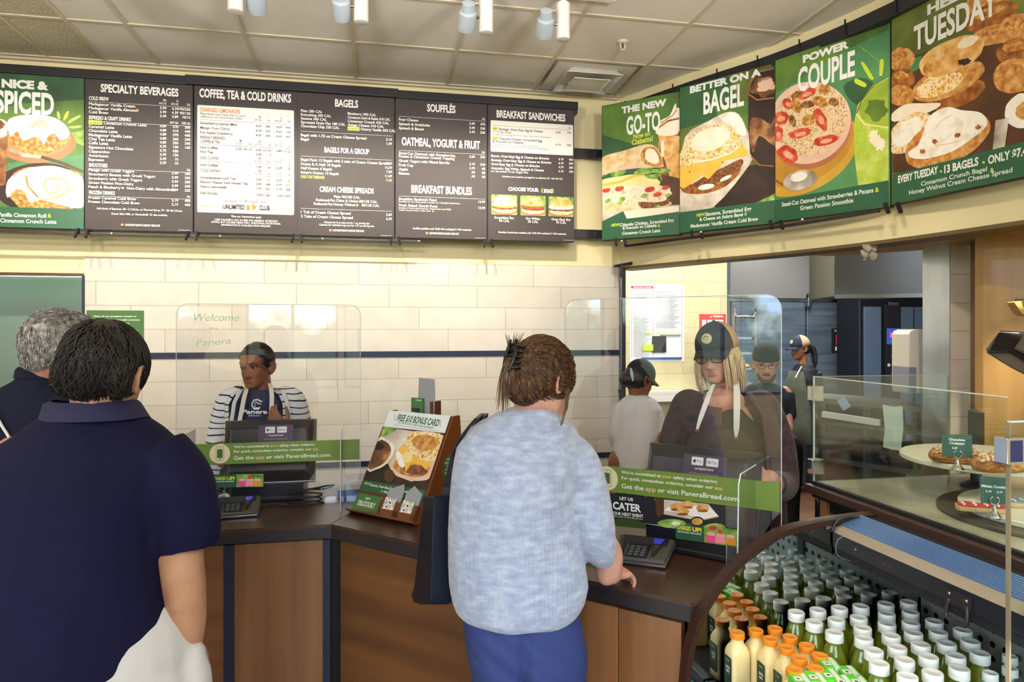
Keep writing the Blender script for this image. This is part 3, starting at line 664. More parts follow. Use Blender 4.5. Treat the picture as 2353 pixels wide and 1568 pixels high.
def d_spiced(a):
    a.rect(0, 12, 62, 92, F['dkgreen']); a.G([(-240, 380), (180, 310), (700, 290), (700, 1100), (-240, 1100)], F['green']); a.G([(530, 540), (700, 520), (700, 640), (560, 600)], F['leaf']); a.G([(90, 760), (640, 700), (640, 860), (100, 830)], F['teal'])
    a.E(300, 610, 285, 150, F['plate']); a.E(300, 590, 250, 120, food('plate2', 'bd7a52', 'c98a62', sc=6))
    a.E(310, 560, 225, 130, F['crust'], wob=.08, seed=3); a.G([(90, 440), (180, 400), (300, 396), (430, 420), (520, 490), (535, 560), (470, 590), (430, 540), (380, 560), (350, 620), (300, 560), (200, 590), (160, 520), (110, 560)], F['icing'], 4)
    a.Cv([(230, 500), (280, 450), (360, 440), (385, 475), (340, 490), (300, 470)], 12, F['pink']); a.Cv([(265, 490), (300, 460), (350, 460)], 8, F['bun'])
    a.E(330, 950, 330, 190, F['choc']); a.E(380, 960, 300, 175, F['crust'], wob=.08, seed=5)
    a.G([(110, 870), (240, 800), (430, 785), (600, 850), (640, 900), (640, 1090), (520, 1090), (330, 1040), (250, 1060), (210, 980), (150, 960), (90, 1020), (80, 940)], F['icing'], 4)
    a.Cv([(220, 850), (230, 930), (300, 1010), (360, 1040), (460, 1020), (540, 960), (520, 900), (440, 875), (360, 890), (350, 950), (400, 1000), (470, 960), (430, 920)], 13, F['bun']); a.Cv([(225, 860), (240, 940), (310, 1020)], 6, F['bund'])
    a.Cv([(90, 650), (200, 700), (330, 715)], 28, F['steel']); 
    for k in range(4): a.Cv([(92, 640 + k * 14), (190, 690 + k * 8)], 5, F['bund'])
    a.Cv([(330, 715), (480, 760), (640, 830)], [26, 24, 20], F['wood'])
    a.G([(-20, 590), (95, 520), (75, 920), (-20, 950)], F['coffee']); a.E(0, 500, 98, 80, F['cream'], wob=.1, seed=9); a.E(10, 470, 60, 40, F['coffee'], wob=.2, seed=4)
    for p in ([(445, 380), (455, 372), (468, 400), (466, 432), (452, 420)], [(520, 372), (535, 378), (520, 420), (492, 444), (500, 405)], [(612, 402), (616, 416), (570, 445), (525, 465), (545, 435)], [(540, 488), (618, 480), (620, 494), (570, 502), (538, 498)]): a.G(p, m_ye, 3)
    a.rect(0, 0, 62, 12.2, m_gre)
    a.Tx('NICE &', 48, 385, 196, 66, bold=.06); a.Tx('SPICED', 5, 425, 383, 170, bold=.035)
    a.Tx('Vanilla Cinnamon Roll', 20, 368, 1168, 30); a.Tx('&', 380, 404, 1172, 30, m_lime); a.Tx('Iced Cinnamon Crunch Latte', -40, 442, 1212, 30)
P0 = atY(193, 400, YM)
board('green menu picture with iced cinnamon rolls headed NICE & SPICED', V((P0.x - .62, YM, ZB0)), (1, 0, 0), .62, .922, F['dkgreen'], (-183, 643, 60, 125, 1235, 1262), d_spiced)

def d_spec(a):
    a.ink = wt; a.Tx('SPECIALTY BEVERAGES', 770, 1366, 246, 62, bold=.035)
    X = (46, 53, 60)
    for v, t in ((79.4, 'COLD BREW'), (67.5, 'ESPRESSO & CRAFT DRINKS'), (38.4, 'SMOOTHIES'), (21.6, 'FROZEN DRINKS')): a.text(t, 2, v, 2.3, wt, 'L', bold=.03, xs=.62); rule(a, v - 1.2)
    a.text('REG', 46, 81.2, 1.3, wt, 'R', bold=.02, xs=.6); a.text('16 FL OZ', 46, 79.2, 1.3, wt, 'R', bold=.02, xs=.6); a.text('LG', 53, 81.2, 1.3, wt, 'R', bold=.02, xs=.6); a.text('20 FL OZ', 53, 79.2, 1.3, wt, 'R', bold=.02, xs=.6)
    for v, t in ((79.2, 'CAL'), (67.4, 'ICED CAL'), (38.2, 'CAL'), (21.4, 'CAL')): a.text(t, 60, v, 1.4, wt, 'R', bold=.02, xs=.6)
    a.text('HOT CAL', 53, 67.4, 1.4, wt, 'R', bold=.02, xs=.6)
    rows(a, 2, X, [(76.1, 'Madagascar Vanilla Cream', ('3.99', '4.39', '190/260')), (73.6, 'Madagascar Vanilla Almond', ('3.99', '4.39', '90/120')), (71.1, 'Cold Brew', ('3.49', '3.89', '10/15')), (62.2, 'Caramel Latte', ('4.89', '410', '440')), (59.7, 'Chocolate Latte', ('4.89', '370', '400')), (57.1, 'Madagascar Vanilla Latte', ('4.89', '260', '290')), (54.6, 'Chai Tea Latte', ('4.89', '290', '290')), (52.1, 'Caffe Latte', ('4.39', '130', '160')), (49.5, 'Signature Hot Chocolate', ('3.79', '430', '')), (47, 'Cappuccino', ('4.39', '130', '')), (44.4, 'Americano', ('3.49', '10', '')), (41.9, 'Espresso', ('2.29', '10', ''))])
    season(a, 2, 64.7); a.text('Cinnamon Crunch Latte', 10.4, 64.7, 1.75, wt, 'L', bold=.022, xs=1.03)
    for s_, x in zip(('4.89', '270', '300'), X): a.text(s_, x, 64.7, 1.6, wt, 'R', bold=.02)
    nut(a, 29.5, 74.4); nut(a, 21.2, 25.9)
    rows(a, 2, (0, 53, 60), [(35.6, 'Mango with Greek Yogurt', ('', '5.99', '300')), (33, 'Strawberry Banana with Greek Yogurt', ('', '5.99', '250')), (30.4, 'Strawberry with Greek Yogurt', ('', '5.99', '280')), (27.8, 'Green Passion Non-Dairy', ('', '5.99', '260')), (25.2, 'Peach & Blueberry     Non-Dairy with Almondmilk', ('', '5.99', '220')), (18.6, 'Frozen Caramel Cold Brew', ('', '5.19', '490')), (16.1, 'Frozen Chocolate Cold Brew', ('', '5.19', '450'))], 1.7)
    a.text('Add shots of Espresso .89 • 5 CAL/ea. or Flavored Syrup .79 • 20–60 CAL/ea.', 31, 12.3, 1.25, wt, 'C', width=49, bold=.015); a.text('Decaf, Skim Milk, or Almondmilk      also available.', 31, 9.3, 1.25, wt, 'C', width=32, bold=.015); nut(a, 37.3, 9.9, .8); foot(a, 2.6, 32.5)
back_board('dark grey menu board headed SPECIALTY BEVERAGES', 196, 443, m_slate, (655, 1478, 125, 185, 1265, 1290), d_spec)

def d_cof(a):
    a.ink = wt; a.Tx('COFFEE, TEA & COLD DRINKS', 1526, 2230, 290, 66, bold=.035)
    a.rrect(1.6, 12.6, 60, 80.2, .9, m_paper); a.ink = m_ink
    a.text('CHARGED LEMONADES', 3.4, 76.2, 2.5, m_or, 'L', bold=.03, xs=.66); a.text('Plant-based and Clean with as much', 3.4, 74.2, 1.3, m_ink, 'L', bold=.01); a.text('caffeine as our Dark Roast coffee', 3.4, 72.4, 1.3, m_ink, 'L', bold=.01)
    def hd(v, *c):
        for x, t1, t2 in c:
            if t1: a.text(t1, x, v + 1.9, 1.25, m_ink, 'R', bold=.02, xs=.6)
            a.text(t2, x, v, 1.25, m_ink, 'R', bold=.02, xs=.6)
    R4 = (40, 45.5, 52.5, 58)
    for v in (71.6, ): hd(v + .6, (40, 'REG', '20 FL OZ'), (45.5, '', 'CAL'), (52.5, 'LG', '30 FL OZ'), (58, '', 'CAL'))
    rule(a, 70.9, 3.4, 58.3)
    rows(a, 3.4, R4, [(68.2, 'Strawberry Lemon Mint', ('4.09', '280', '4.69', '430')), (65.2, 'Mango Yuzu Citrus', ('4.09', '350', '4.69', '530')), (62.2, 'Fuji Apple Cranberry', ('4.09', '290', '4.69', '430'))], 1.6)
    for v, t in ((59, 'FRESHLY BREWED'), (56.4, 'COFFEE & TEA'), (46, 'ICED COFFEE'), (38.2, 'COLD DRINKS')): a.text(t, 3.4, v, 1.9, m_ink, 'L', bold=.02, xs=.7)
    hd(56.4, (28, 'SM', '12 FL OZ'), (34, '', 'CAL'), (40, 'REG', '16 FL OZ'), (46, '', 'CAL'), (52.5, 'LG', '20 FL OZ'), (58, '', 'CAL')); rule(a, 55.3, 3.4, 58.3)
    rows(a, 3.4, (28, 34, 40, 46, 52.5, 58), [(52.8, 'Hot Coffee', ('2.59', '10–15', '2.69', '15–20', '2.89', '15–25')), (50, 'Hot Tea', ('', '', '2.69', '0', '', ''))], 1.6)
    hd(45.6, (40, 'REG', '20 FL OZ'), (45.5, '', 'CAL'), (52.5, 'LG', '30 FL OZ'), (58, '', 'CAL')); rule(a, 44.6, 3.4, 58.3); rows(a, 3.4, R4, [(41.8, 'Iced Coffee', ('3.09', '15', '3.59', '25'))], 1.6)
    hd(37.8, (40, 'REG', '20 FL OZ'), (45.5, '', 'CAL'), (52.5, 'LG', '30 FL OZ'), (58, '', 'CAL')); rule(a, 36.8, 3.4, 58.3)
    rows(a, 3.4, R4, [(33.8, 'Unsweetened Iced Tea', ('3.09', '10', '3.59', '20')), (31, 'Passion Papaya Iced Green Tea', ('3.09', '140', '3.59', '210')), (28.2, 'Agave Lemonade', ('3.09', '200', '3.59', '300')), (24, 'Soft Drinks', ('3.09', '0–280', '3.59', '0–420'))], 1.6); rule(a, 26.6, 3.4, 58.3)
    a.text('Enjoy for 11.99/month* with', 31, 19.6, 1.7, m_ink, 'C', width=25); a.text('UNLIMITED', 23.4, 15.2, 3, m_ink, 'C', width=13, bold=.03); a.text('S P', 34, 15.2, 3, m_or, 'C', width=6.4, bold=.06); a.G([(1922, 1075), (1945, 1078), (1940, 1104), (1927, 1104)], m_or); a.text('CLUB', 42, 15.2, 3, m_ink, 'C', width=6.4, bold=.03)
    a.rect(2, 16.4, 15.5, 16.7, m_or); a.rect(46.5, 16.4, 59.7, 16.7, m_or); a.ink = wt
    for v, t, w_ in ((9.9, '*Plus tax. Restrictions apply.', 18.5), (7.6, '2,000 CALORIES A DAY IS USED FOR GENERAL NUTRITION', 38), (6, 'ADVICE, BUT CALORIE NEEDS VARY. ADDITIONAL NUTRITIONAL', 42), (4.3, 'INFORMATION IS AVAILABLE UPON REQUEST.', 30)): a.text(t, 31, v, 1.2, wt, 'C', width=w_, bold=.015)
back_board('menu board with white panel headed COFFEE, TEA & COLD DRINKS', 447, 683, m_slate, (1490, 2278, 183, 235, 1285, 1310), d_cof)

def d_bag(a):
    a.ink = wt; a.Tx('BAGELS', 362, 540, 238, 58, bold=.035)
    for i, (n_, c_) in enumerate((('Plain', '280'), ('Everything', '300'), ('Sesame', '300'), ('Sprouted Grain Flat', '180'), ('Chocolate Chip', '330'))): a.text(f'{n_} {c_} CAL', 2, 79.6 - i * 2.45, 1.7, wt, 'L', bold=.022)
    for i, (n_, c_) in enumerate((('Blueberry', '290'), ('Cinnamon Swirl & Raisin', '310'), ('Cinnamon Crunch', '420'), ('Asiago Cheese', '310'))): a.text(f'{n_} {c_} CAL', 31.5, 79.6 - i * 2.45, 1.7, wt, 'L', bold=.022, width=27.5 if i == 1 else None)
    season(a, 31.5, 69.8); a.text('Cherry Vanilla 350 CAL', 39.8, 69.8, 1.7, wt, 'L', bold=.022); rule(a, 67)
    rows(a, 2, (60,), [(63.9, 'Bagel with 1.75 oz Cream Cheese Spread', ('3.19',)), (61.2, 'Bagel', ('1.69',))])
    a.text('BAGELS FOR A GROUP', 31, 54.2, 3.6, wt, 'C', width=28.5, bold=.035); rule(a, 50.9)
    rows(a, 2, (60,), [(48, 'Bagel Pack: 13 Bagels with 2 tubs of Cream Cheese Spread', ('15.99',)), (45.2, 'Dozen & A Half: 18 Bagels', ('14.79',)), (42.5, 'Half Dozen: 6 Bagels', ('7.39',)), (39.7, "Baker's Dozen: 13 Bagels", ('11.69',))], 1.66)
    a.text('ONLY ON TUESDAYS', 2, 36.8, 1.9, m_ye, 'L', bold=.03, xs=.6); a.text('7.49', 60, 36.8, 1.6, m_ye, 'R', bold=.02)
    a.text('CREAM CHEESE SPREADS', 31, 28.4, 3.6, wt, 'C', width=34.5, bold=.035)
    for v, t in ((24.7, 'Plain 90/150 CAL'), (22.2, 'Reduced-Fat Chive & Onion 80/130 CAL'), (19.7, 'Reduced-Fat Honey Walnut      80/130 CAL')): a.text(t, 31, v, 1.7, wt, 'C', bold=.022)
    nut(a, 37.6, 20.4); rule(a, 17); rows(a, 2, (60,), [(14, '1 Tub of Cream Cheese Spread', ('3.69',)), (11.2, '2 Tubs of Cream Cheese Spread', ('6.39',))])
    a.text('Calories for 8 oz tubs are for 1 oz serving size', 31, 8, 1.25, wt, 'C', width=29, bold=.015); a.text('Calories for individual cups are for 1.75 oz serving size', 31, 6.3, 1.25, wt, 'C', width=35, bold=.015); foot(a, 2.8, 32)
back_board('dark grey menu board headed BAGELS', 684, 906, m_slate, (80, 822, 125, 175, 1200, 1222), d_bag)

def d_sou(a):
    a.ink = wt; a.Tx('SOUFFLÉS', 1068, 1285, 285, 58, bold=.035); a.Tx('OATMEAL, YOGURT & FRUIT', 876, 1476, 548, 62, bold=.035); a.Tx('BREAKFAST BUNDLES', 948, 1412, 900, 60, bold=.035)
    X = (53, 60)
    for v in (80.5, 57.8): rule(a, v); a.text('CAL', 60, v + .9, 1.4, wt, 'R', bold=.02, xs=.6)
    rule(a, 27.4)
    rows(a, 2, X, [(77.7, 'Four Cheese', ('5.99', '470')), (74.8, 'Spinach & Artichoke', ('5.99', '530')), (72, 'Spinach & Bacon', ('5.99', '550')), (55.3, 'Steel-Cut Oatmeal with Strawberries,', ('5.69', '370')), (53.2, 'Pecans & Cinnamon Crunch Topping', ()), (50.2, 'Greek Yogurt with Mixed Berries', ('5.19', '240')), (47.4, 'Fruit Cup', ('3.79', '60')), (44.6, 'Apple', ('.99', '80')), (41.8, 'Banana', ('.99', '90')), (24.8, 'Breakfast Sandwich Feast', ('', '13.99')), (20.6, 'Fresh Baked Goods Feast', ('', '13.99'))])
    nut(a, 37.5, 53.9); nut(a, 34, 51); a.text('Breakfast for the whole family. Includes any 4 Breakfast Sandwiches.', 2, 23.3, 1.1, wt, 'L', width=41); a.text('Includes 6 freshly baked pastries. Choose from any Muffin,', 2, 19.1, 1.1, wt, 'L', width=35); a.text('Vanilla Cinnamon Roll, or Bear Claw', 2, 17.6, 1.1, wt, 'L', width=21); nut(a, 24.6, 18, .7)
    a.text('Soufflés available until 10:30 AM weekdays/11 AM weekends.', 31, 5.6, 1.3, wt, 'C', width=39.5, bold=.015); foot(a, 2.6, 32)
back_board('dark grey menu board headed SOUFFLÉS', 909.5, 1119, m_slate, (832, 1530, 185, 225, 1225, 1250), d_sou)

def d_san(a):
    a.ink = wt; a.Tx('BREAKFAST SANDWICHES', 1602, 2130, 326, 56, bold=.035); a.rrect(1.6, 60.2, 60, 81.6, .9, m_paper)
    a.ink = m_ink; rule(a, 78, 3, 58.6); a.text('CAL', 58.6, 78.8, 1.3, m_ink, 'R', bold=.02, xs=.6)
    rows(a, 7.2, (51, 58.6), [(75.2, 'Sausage, Over-Easy Egg & Cheese', ('6.69', '770')), (68.6, 'Chipotle Chicken, Scrambled Egg', ('', ''))], 1.6); season(a, 3, 75.2, 3.4, 'NEW'); season(a, 3, 68.6, 3.4, 'NEW')
    a.text('on Asiago Bagel', 3, 73.3, 1.4, m_ink, 'L'); a.text('Sausage, Over-Easy Egg, American Cheese, Garlic Aioli, Salt & Pepper', 3, 71.6, 1, m_ink, 'L', width=41)
    rows(a, 3, (51, 58.6), [(66.6, '& Avocado on Ciabatta', ('6.19', '550'))], 1.6); a.text('Smoked Pulled Chicken, Scrambled Egg, Gouda Cheese,', 3, 64.8, 1, m_ink, 'L', width=32); a.text('Peppadew Peppers, Avocado, Cilantro, Chipotle Aioli, Salt & Pepper', 3, 63.3, 1, m_ink, 'L', width=39.5)
    a.ink = wt; rows(a, 2, (53, 60), [(56.6, 'Bacon, Over-Easy Egg & Cheese on Brioche', ('6.19', '450')), (53.8, 'Sausage, Over-Easy Egg & Cheese on Brioche', ('6.19', '590')), (51, 'Over-Easy Egg & Cheese on Brioche', ('4.79', '380')), (48.2, 'Avocado, Egg White, Spinach & Cheese', ('6.19', '350'))], 1.62); a.text('on Sprouted Grain Bagel Flat', 2, 46.2, 1.5, wt, 'L')
    a.text('Substitute your bread for any bagel for an additional .50 • 160–420 CAL', 31, 43, 1.15, wt, 'C', width=43, bold=.012); a.text('CHOOSE YOUR', 24.6, 34, 2.6, wt, 'C', width=21.5, bold=.05); a.text('EGG', 42, 33.6, 2.6, wt, 'C', width=6, bold=.05)
    for x0 in (37, 46): 
        for k in (-1, 0, 1): a.line(x0, 34.9 + k * .7, x0 + (1.5 if x0 > 40 else -1.5) * -1, 34.9 + k * 1.5, .4, m_ye)
    for i, (x0, t, c_) in enumerate(((2, 'Scrambled Egg', '90 CAL'), (22.2, 'Egg White', '30 CAL'), (42.2, 'Over-Easy Egg', '70 CAL'))):
        a.rrect(x0, 17.2, x0 + 18, 31, 1, F['leaf']); cx = x0 + 9
        def clipell(cx_, cy_, rx, ry, m, **k): a.ell(cx_, cy_, rx, ry, m, clip=(x0, 17.2, x0 + 18, 31), **k)
        clipell(cx, 19.6, 9, 2.4, F['plate']); clipell(cx, 20.6, 8.2, 2.3, F['bread'], wob=.05); clipell(cx, 22.2, 8.6, 1.5, F['meat'], wob=.1, seed=i); clipell(cx, 23.6, 8.8, 1.6, (F['cheese'], F['red'], F['icing'])[i], wob=.1, seed=i + 3); clipell(cx, 24.8, 8.8, 1.4, (F['icing'], F['leaf'], F['egg'])[i], wob=.15, seed=i + 5)
        clipell(cx, 27.2, 7.6, 3.1, (F['bread'], F['bun'], F['bun'])[i], wob=.03); clipell(cx - 1, 28.2, 5, 1.3, (F['cream'], F['gold'], F['bun'])[i])
        a.text(t, cx, 14.4, 1.7, wt, 'C', bold=.02); a.text(c_, cx, 12.3, 1.7, wt, 'C', bold=.02)
    a.text('Breakfast Sandwiches available until 10:30 AM weekdays/11 AM weekends.', 31, 4.6, 1.3, wt, 'C', width=48, bold=.015); a.text('000-00 MENU BOARD', 60, .6, .5, wt, 'R')
back_board('dark grey menu board headed BREAKFAST SANDWICHES', 1122, 1319, m_slate, (1540, 2198, 215, 255, 1245, 1258), d_san)

# pictures on the curved soffit
def soffit_board(label, a_, b_, qs, draw, bg, W=None):
    p0, p1 = P(a_[0], 600, a_[1]), P(b_[0], 600, b_[1]); p0.z = p1.z = ZB0; return board(label, p0, p1 - p0, W or (p1 - p0).length, .922, bg, qs, draw, 'pictures on the curved soffit', name='menu_picture')
def d_goto(a):
    W = a.q_[6]; a.rect(0, 0, W, 92, F['dkgreen']); a.G([(300, 330), (700, 200), (905, 160), (905, 500), (800, 700), (300, 560)], F['green'])
    a.G([(735, 520), (905, 500), (905, 1100), (840, 1110), (760, 900)], F['coffee']); a.G([(735, 530), (860, 560), (905, 560), (905, 900), (830, 880), (760, 640)], F['bun']); a.G([(725, 540), (760, 440), (830, 400), (872, 300), (885, 340), (905, 345), (905, 520), (830, 560)], F['cream'], 3); a.Cv([(740, 500), (820, 440), (900, 420)], 14, F['bund']); a.Cv([(760, 460), (850, 400), (885, 350)], 8, F['plate']); a.Cv([(778, 600), (776, 730)], 22, F['cream'])
    a.G([(770, 870), (905, 900), (905, 1110), (780, 1120)], F['wood']); a.G([(280, 1150), (640, 1130), (905, 1110), (905, 1180), (700, 1200), (290, 1250)], F['paper'])
    a.G([(288, 1080), (420, 1060), (620, 1100), (800, 1080), (840, 1110), (640, 1150), (288, 1160)], F['bread'], 3); a.G([(600, 1060), (760, 1020), (830, 1060), (800, 1115), (620, 1140)], F['meat'], 3)
    a.E(560, 1020, 280, 80, F['chick'], wob=.18, seed=2); a.E(340, 1040, 90, 60, F['chick'], wob=.2, seed=3)
    for x, y, r in ((440, 985, 38), (330, 1000, 34), (680, 990, 40), (800, 975, 30), (740, 1030, 34)): a.E(x, y, r, r * .55, F['red'], rot=-14, wob=.1, seed=x)
    for x, y, r in ((345, 1085, 26), (460, 1070, 30), (640, 1040, 28), (820, 1035, 22), (440, 1100, 20), (740, 1130, 24)): a.E(x, y, r, r * .6, F['leaf'], rot=-25, wob=.2, seed=y)
    a.G([(292, 920), (420, 890), (560, 870), (700, 890), (760, 930), (720, 965), (560, 960), (420, 970), (300, 985)], F['egg'], 4); a.Cv([(300, 960), (450, 930), (560, 880), (640, 870)], 20, F['cheese'])
    for p in ([(375, 850), (450, 815), (490, 830), (470, 870), (380, 895)], [(560, 850), (640, 810), (700, 820), (690, 860), (570, 875)], [(690, 830), (830, 825), (820, 855), (720, 860)], [(640, 880), (760, 865), (740, 900), (690, 905)], [(292, 860), (340, 850), (330, 885), (292, 890)]): a.G(p, F['leaf'], 3)
    a.G([(292, 830), (380, 800), (560, 790), (700, 770), (780, 790), (770, 810), (600, 820), (440, 840), (292, 880)], F['pink'], 3)
    a.G([(295, 740), (480, 680), (640, 630), (720, 645), (770, 720), (782, 790), (740, 815), (640, 790), (500, 800), (380, 835), (295, 850)], F['bread'], 4); a.G([(640, 660), (715, 650), (765, 720), (778, 790), (735, 810), (640, 785), (610, 720)], F['crust'], 4); a.G([(650, 680), (700, 665), (740, 710), (750, 770), (700, 780), (650, 750)], F['cream'], 4)
    a.G([(285, 1250), (480, 1160), (500, 1230), (900, 1140), (905, 1350), (283, 1400)], m_gre); a.G([(470, 1165), (905, 1120), (905, 1165), (620, 1210), (500, 1225)], F['cream']); a.G([(285, 1258), (500, 1232), (905, 1195), (905, 1352), (283, 1402)], m_gre)
    a.Tx('THE NEW', 456, 808, 350, 56, bold=.055); a.Tx('GO-TO', 496, 760, 530, 150, bold=.03); a.Tx('Now on', 552, 682, 572, 40, m_ye, .02, rot=3); a.Tx('Ciabatta!', 540, 706, 618, 42, m_ye, .02, rot=3)
    a.Tx('NEW!', 372, 438, 1287, 24, m_lime, .03, .15); a.Tx('Chipotle Chicken, Scrambled Egg', 443, 864, 1268, 26); a.Tx('& Avocado on Ciabatta', 466, 734, 1300, 25); a.Tx('&', 742, 760, 1290, 25, m_lime); a.Tx('Cinnamon Crunch Latte', 462, 762, 1342, 25)
soffit_board('green picture of a ciabatta sandwich headed THE NEW GO-TO', (1384, 4.76), (1562, 4.462), (296, 906, 330, 205, 1400, 1348), d_goto, F['dkgreen'])
def d_bagel(a):
    W = a.q_[6]; a.rect(0, 0, W, 92, F['olive']); a.G([(915, 165), (1320, 75), (1400, 300), (1200, 420), (915, 500)], F['dkgreen']); a.G([(1200, 330), (1680, 260), (1680, 520), (1250, 420)], F['green'])
    a.G([(1190, 1100), (1450, 800), (1680, 760), (1680, 1060), (1240, 1140)], F['choc']); a.G([(1540, 1080), (1680, 1010), (1680, 1090), (1540, 1100)], F['leaf'])
    a.G([(915, 1160), (915, 900), (960, 560), (1150, 440), (1300, 370), (1400, 385), (1470, 520), (1520, 690), (1440, 850), (1200, 1120), (1000, 1160)], F['paper'], 3); a.G([(1240, 400), (1330, 372), (1400, 390), (1460, 520), (1430, 560), (1330, 470)], F['icing'], 3)
    a.G([(918, 950), (1050, 940), (1250, 930), (1400, 800), (1430, 760), (1400, 860), (1290, 960), (1120, 1015), (960, 1010)], F['bund'], 4); a.G([(1000, 960), (1120, 880), (1290, 800), (1420, 740), (1430, 790), (1330, 880), (1180, 950), (1040, 970)], F['meat'], 4); a.E(1140, 960, 70, 22, F['icing'], rot=-10); a.E(1300, 890, 50, 14, F['icing'], rot=-25)
    a.G([(915, 800), (1100, 740), (1300, 700), (1420, 610), (1480, 680), (1450, 720), (1300, 750), (1160, 900), (1110, 870), (950, 975), (918, 960)], F['cheese']); a.E(1000, 840, 6, 5, F['choc']); a.E(1275, 765, 6, 5, F['choc'])
    a.G([(915, 700), (1000, 560), (1150, 480), (1300, 470), (1400, 540), (1420, 620), (1340, 690), (1180, 745), (1000, 790), (916, 790)], F['gold'], 4); a.G([(1010, 640), (1060, 540), (1180, 490), (1300, 490), (1330, 560), (1260, 640), (1120, 680)], F['cream'], 4); a.Cv([(1030, 760), (1180, 745), (1340, 690), (1410, 640)], 10, F['icing'])
    a.G([(1478, 180), (1560, 60), (1680, 30), (1680, 820), (1560, 790), (1490, 700), (1476, 480)], F['choc'], 0); a.G([(1490, 440), (1560, 420), (1640, 470), (1680, 420), (1680, 640), (1560, 560), (1520, 690), (1490, 620)], F['coffee'], 3); a.E(1590, 180, 95, 80, F['coffee'], wob=.2, seed=6); a.E(1610, 170, 70, 40, F['pink'], wob=.4, seed=8); a.Cv([(1478, 220), (1500, 120), (1570, 60), (1670, 42)], 8, F['plate']); a.Cv([(1478, 230), (1540, 280), (1670, 270)], 9, F['plate']); a.Cv([(1500, 720), (1560, 790), (1670, 800)], 10, F['bund'])
    a.G([(912, 1168), (1680, 1062), (1680, 1245), (912, 1335)], m_gre)
    a.Tx('BETTER ON A', 1003, 1574, 148, 58, bold=.055); a.Tx('BAGEL', 1118, 1444, 345, 178, bold=.03); a.Tx('NEW!', 1058, 1132, 1196, 26, m_lime, .03, .15); a.Tx('Sausage, Scrambled Egg', 1137, 1500, 1168, 30); a.Tx('& Cheese on Asiago Bagel', 1086, 1436, 1212, 28); a.Tx('&', 1448, 1468, 1182, 26, m_lime); a.Tx('Madagascar Vanilla Cream Cold Brew', 1010, 1552, 1256, 29)
soffit_board('green picture of an egg and cheese bagel headed BETTER ON A BAGEL', (1562.5, 4.40), (1781, 3.985), (915, 1675, 165, 0, 1335, 1240), d_bagel, F['olive'])
def d_power(a):
    W = a.q_[6]; a.rect(0, 0, W, 92, F['teal']); a.G([(105, 430), (950, 150), (950, 200), (700, 330), (105, 690)], F['green']); a.G([(640, 620), (760, 560), (860, 620), (800, 760), (700, 740)], F['dkgreen'], 3); a.Cv([(740, 310), (890, 440)], 5, F['leaf'])
    a.E(300, 1120, 470, 310, F['mustard'], rot=-25); a.E(300, 1080, 440, 280, food('mustard2', 'b8842a', 'cf9c38', sc=5), rot=-25)
    a.E(370, 930, 340, 310, F['plate'], rot=-35); a.E(370, 900, 335, 300, F['pink'], rot=-35); a.E(385, 880, 300, 255, F['oat'], rot=-38, wob=.02)
    for i, (x, y, rx, ry, r) in enumerate(((210, 760, 50, 40, 30), (150, 870, 70, 50, -10), (360, 680, 80, 34, -25), (470, 870, 42, 90, -25), (310, 980, 90, 38, -14), (510, 1030, 95, 36, -16), (210, 1140, 88, 62, 25), (130, 990, 40, 60, 0))): a.E(x, y, rx, ry, F['straw'], rot=r, wob=.12, seed=i); a.E(x + 4, y + 6, rx * .5, ry * .4, food('straw_core', 'e08a64', 'f0b89a', sc=20), rot=r, wob=.1, seed=i + 20)
    for i, (x, y, rx, ry, r) in enumerate(((280, 690, 46, 22, -20), (280, 770, 36, 60, -20), (370, 760, 60, 26, -10), (500, 640, 40, 46, 10), (250, 890, 26, 50, -20), (380, 880, 60, 40, -15), (570, 740, 40, 30, 20), (470, 740, 60, 40, 20))): a.E(x, y, rx, ry, (F['pecan'], F['crust'])[i % 2], rot=r, wob=.15, seed=i + 40)
    a.G([(715, 900), (745, 760), (850, 610), (950, 555), (950, 1340), (745, 1370), (720, 1150)], F['smooth'], 0); a.G([(745, 790), (860, 620), (950, 570), (950, 930), (840, 920), (770, 870)], food('smooth_top', '8aa62c', 'a9c03c', sc=8), 0); a.E(870, 800, 70, 80, food('smooth_dark', '52701c', '6c8a28', sc=9), wob=.2, seed=3); a.Cv([(735, 830), (770, 730), (860, 610), (950, 555)], 8, F['olive']); a.Cv([(735, 830), (790, 910), (950, 940)], 9, F['egg'])
    for x, y in ((850, 1000), (900, 1060), (870, 1040)): a.E(x, y, 30, 46, F['cream'], wob=.4, seed=x)
    a.Cv([(105, 1340), (170, 1370)], 18, F['bund']); a.E(310, 1335, 140, 72, F['steel'], rot=-14); a.E(300, 1310, 70, 34, F['icing'], rot=-14)
    for p in ([(765, 450), (790, 452), (850, 560), (845, 576), (820, 560)], [(890, 545), (892, 450), (908, 420), (920, 450), (912, 540), (900, 550)], [(720, 575), (740, 568), (800, 605), (798, 630), (775, 628), (725, 600)]): a.G(p, m_lime, 3)
    a.G([(105, 1490), (950, 1335), (955, 1520), (105, 1660)], m_gre)
    a.Tx('POWER', 334, 682, 390, 60, bold=.055); a.Tx('COUPLE', 294, 724, 603, 190, bold=.03); a.Tx('Steel-Cut Oatmeal with Strawberries & Pecans', 162, 850, 1480, 34); a.Tx('&', 862, 888, 1420, 34, m_lime); a.Tx('Green Passion Smoothie', 312, 712, 1530, 34)
soffit_board('green picture of oatmeal and smoothie headed POWER COUPLE', (1782, 3.95), (2045, 3.44), (105, 957, 440, 138, 1655, 1528), d_power, F['teal'])
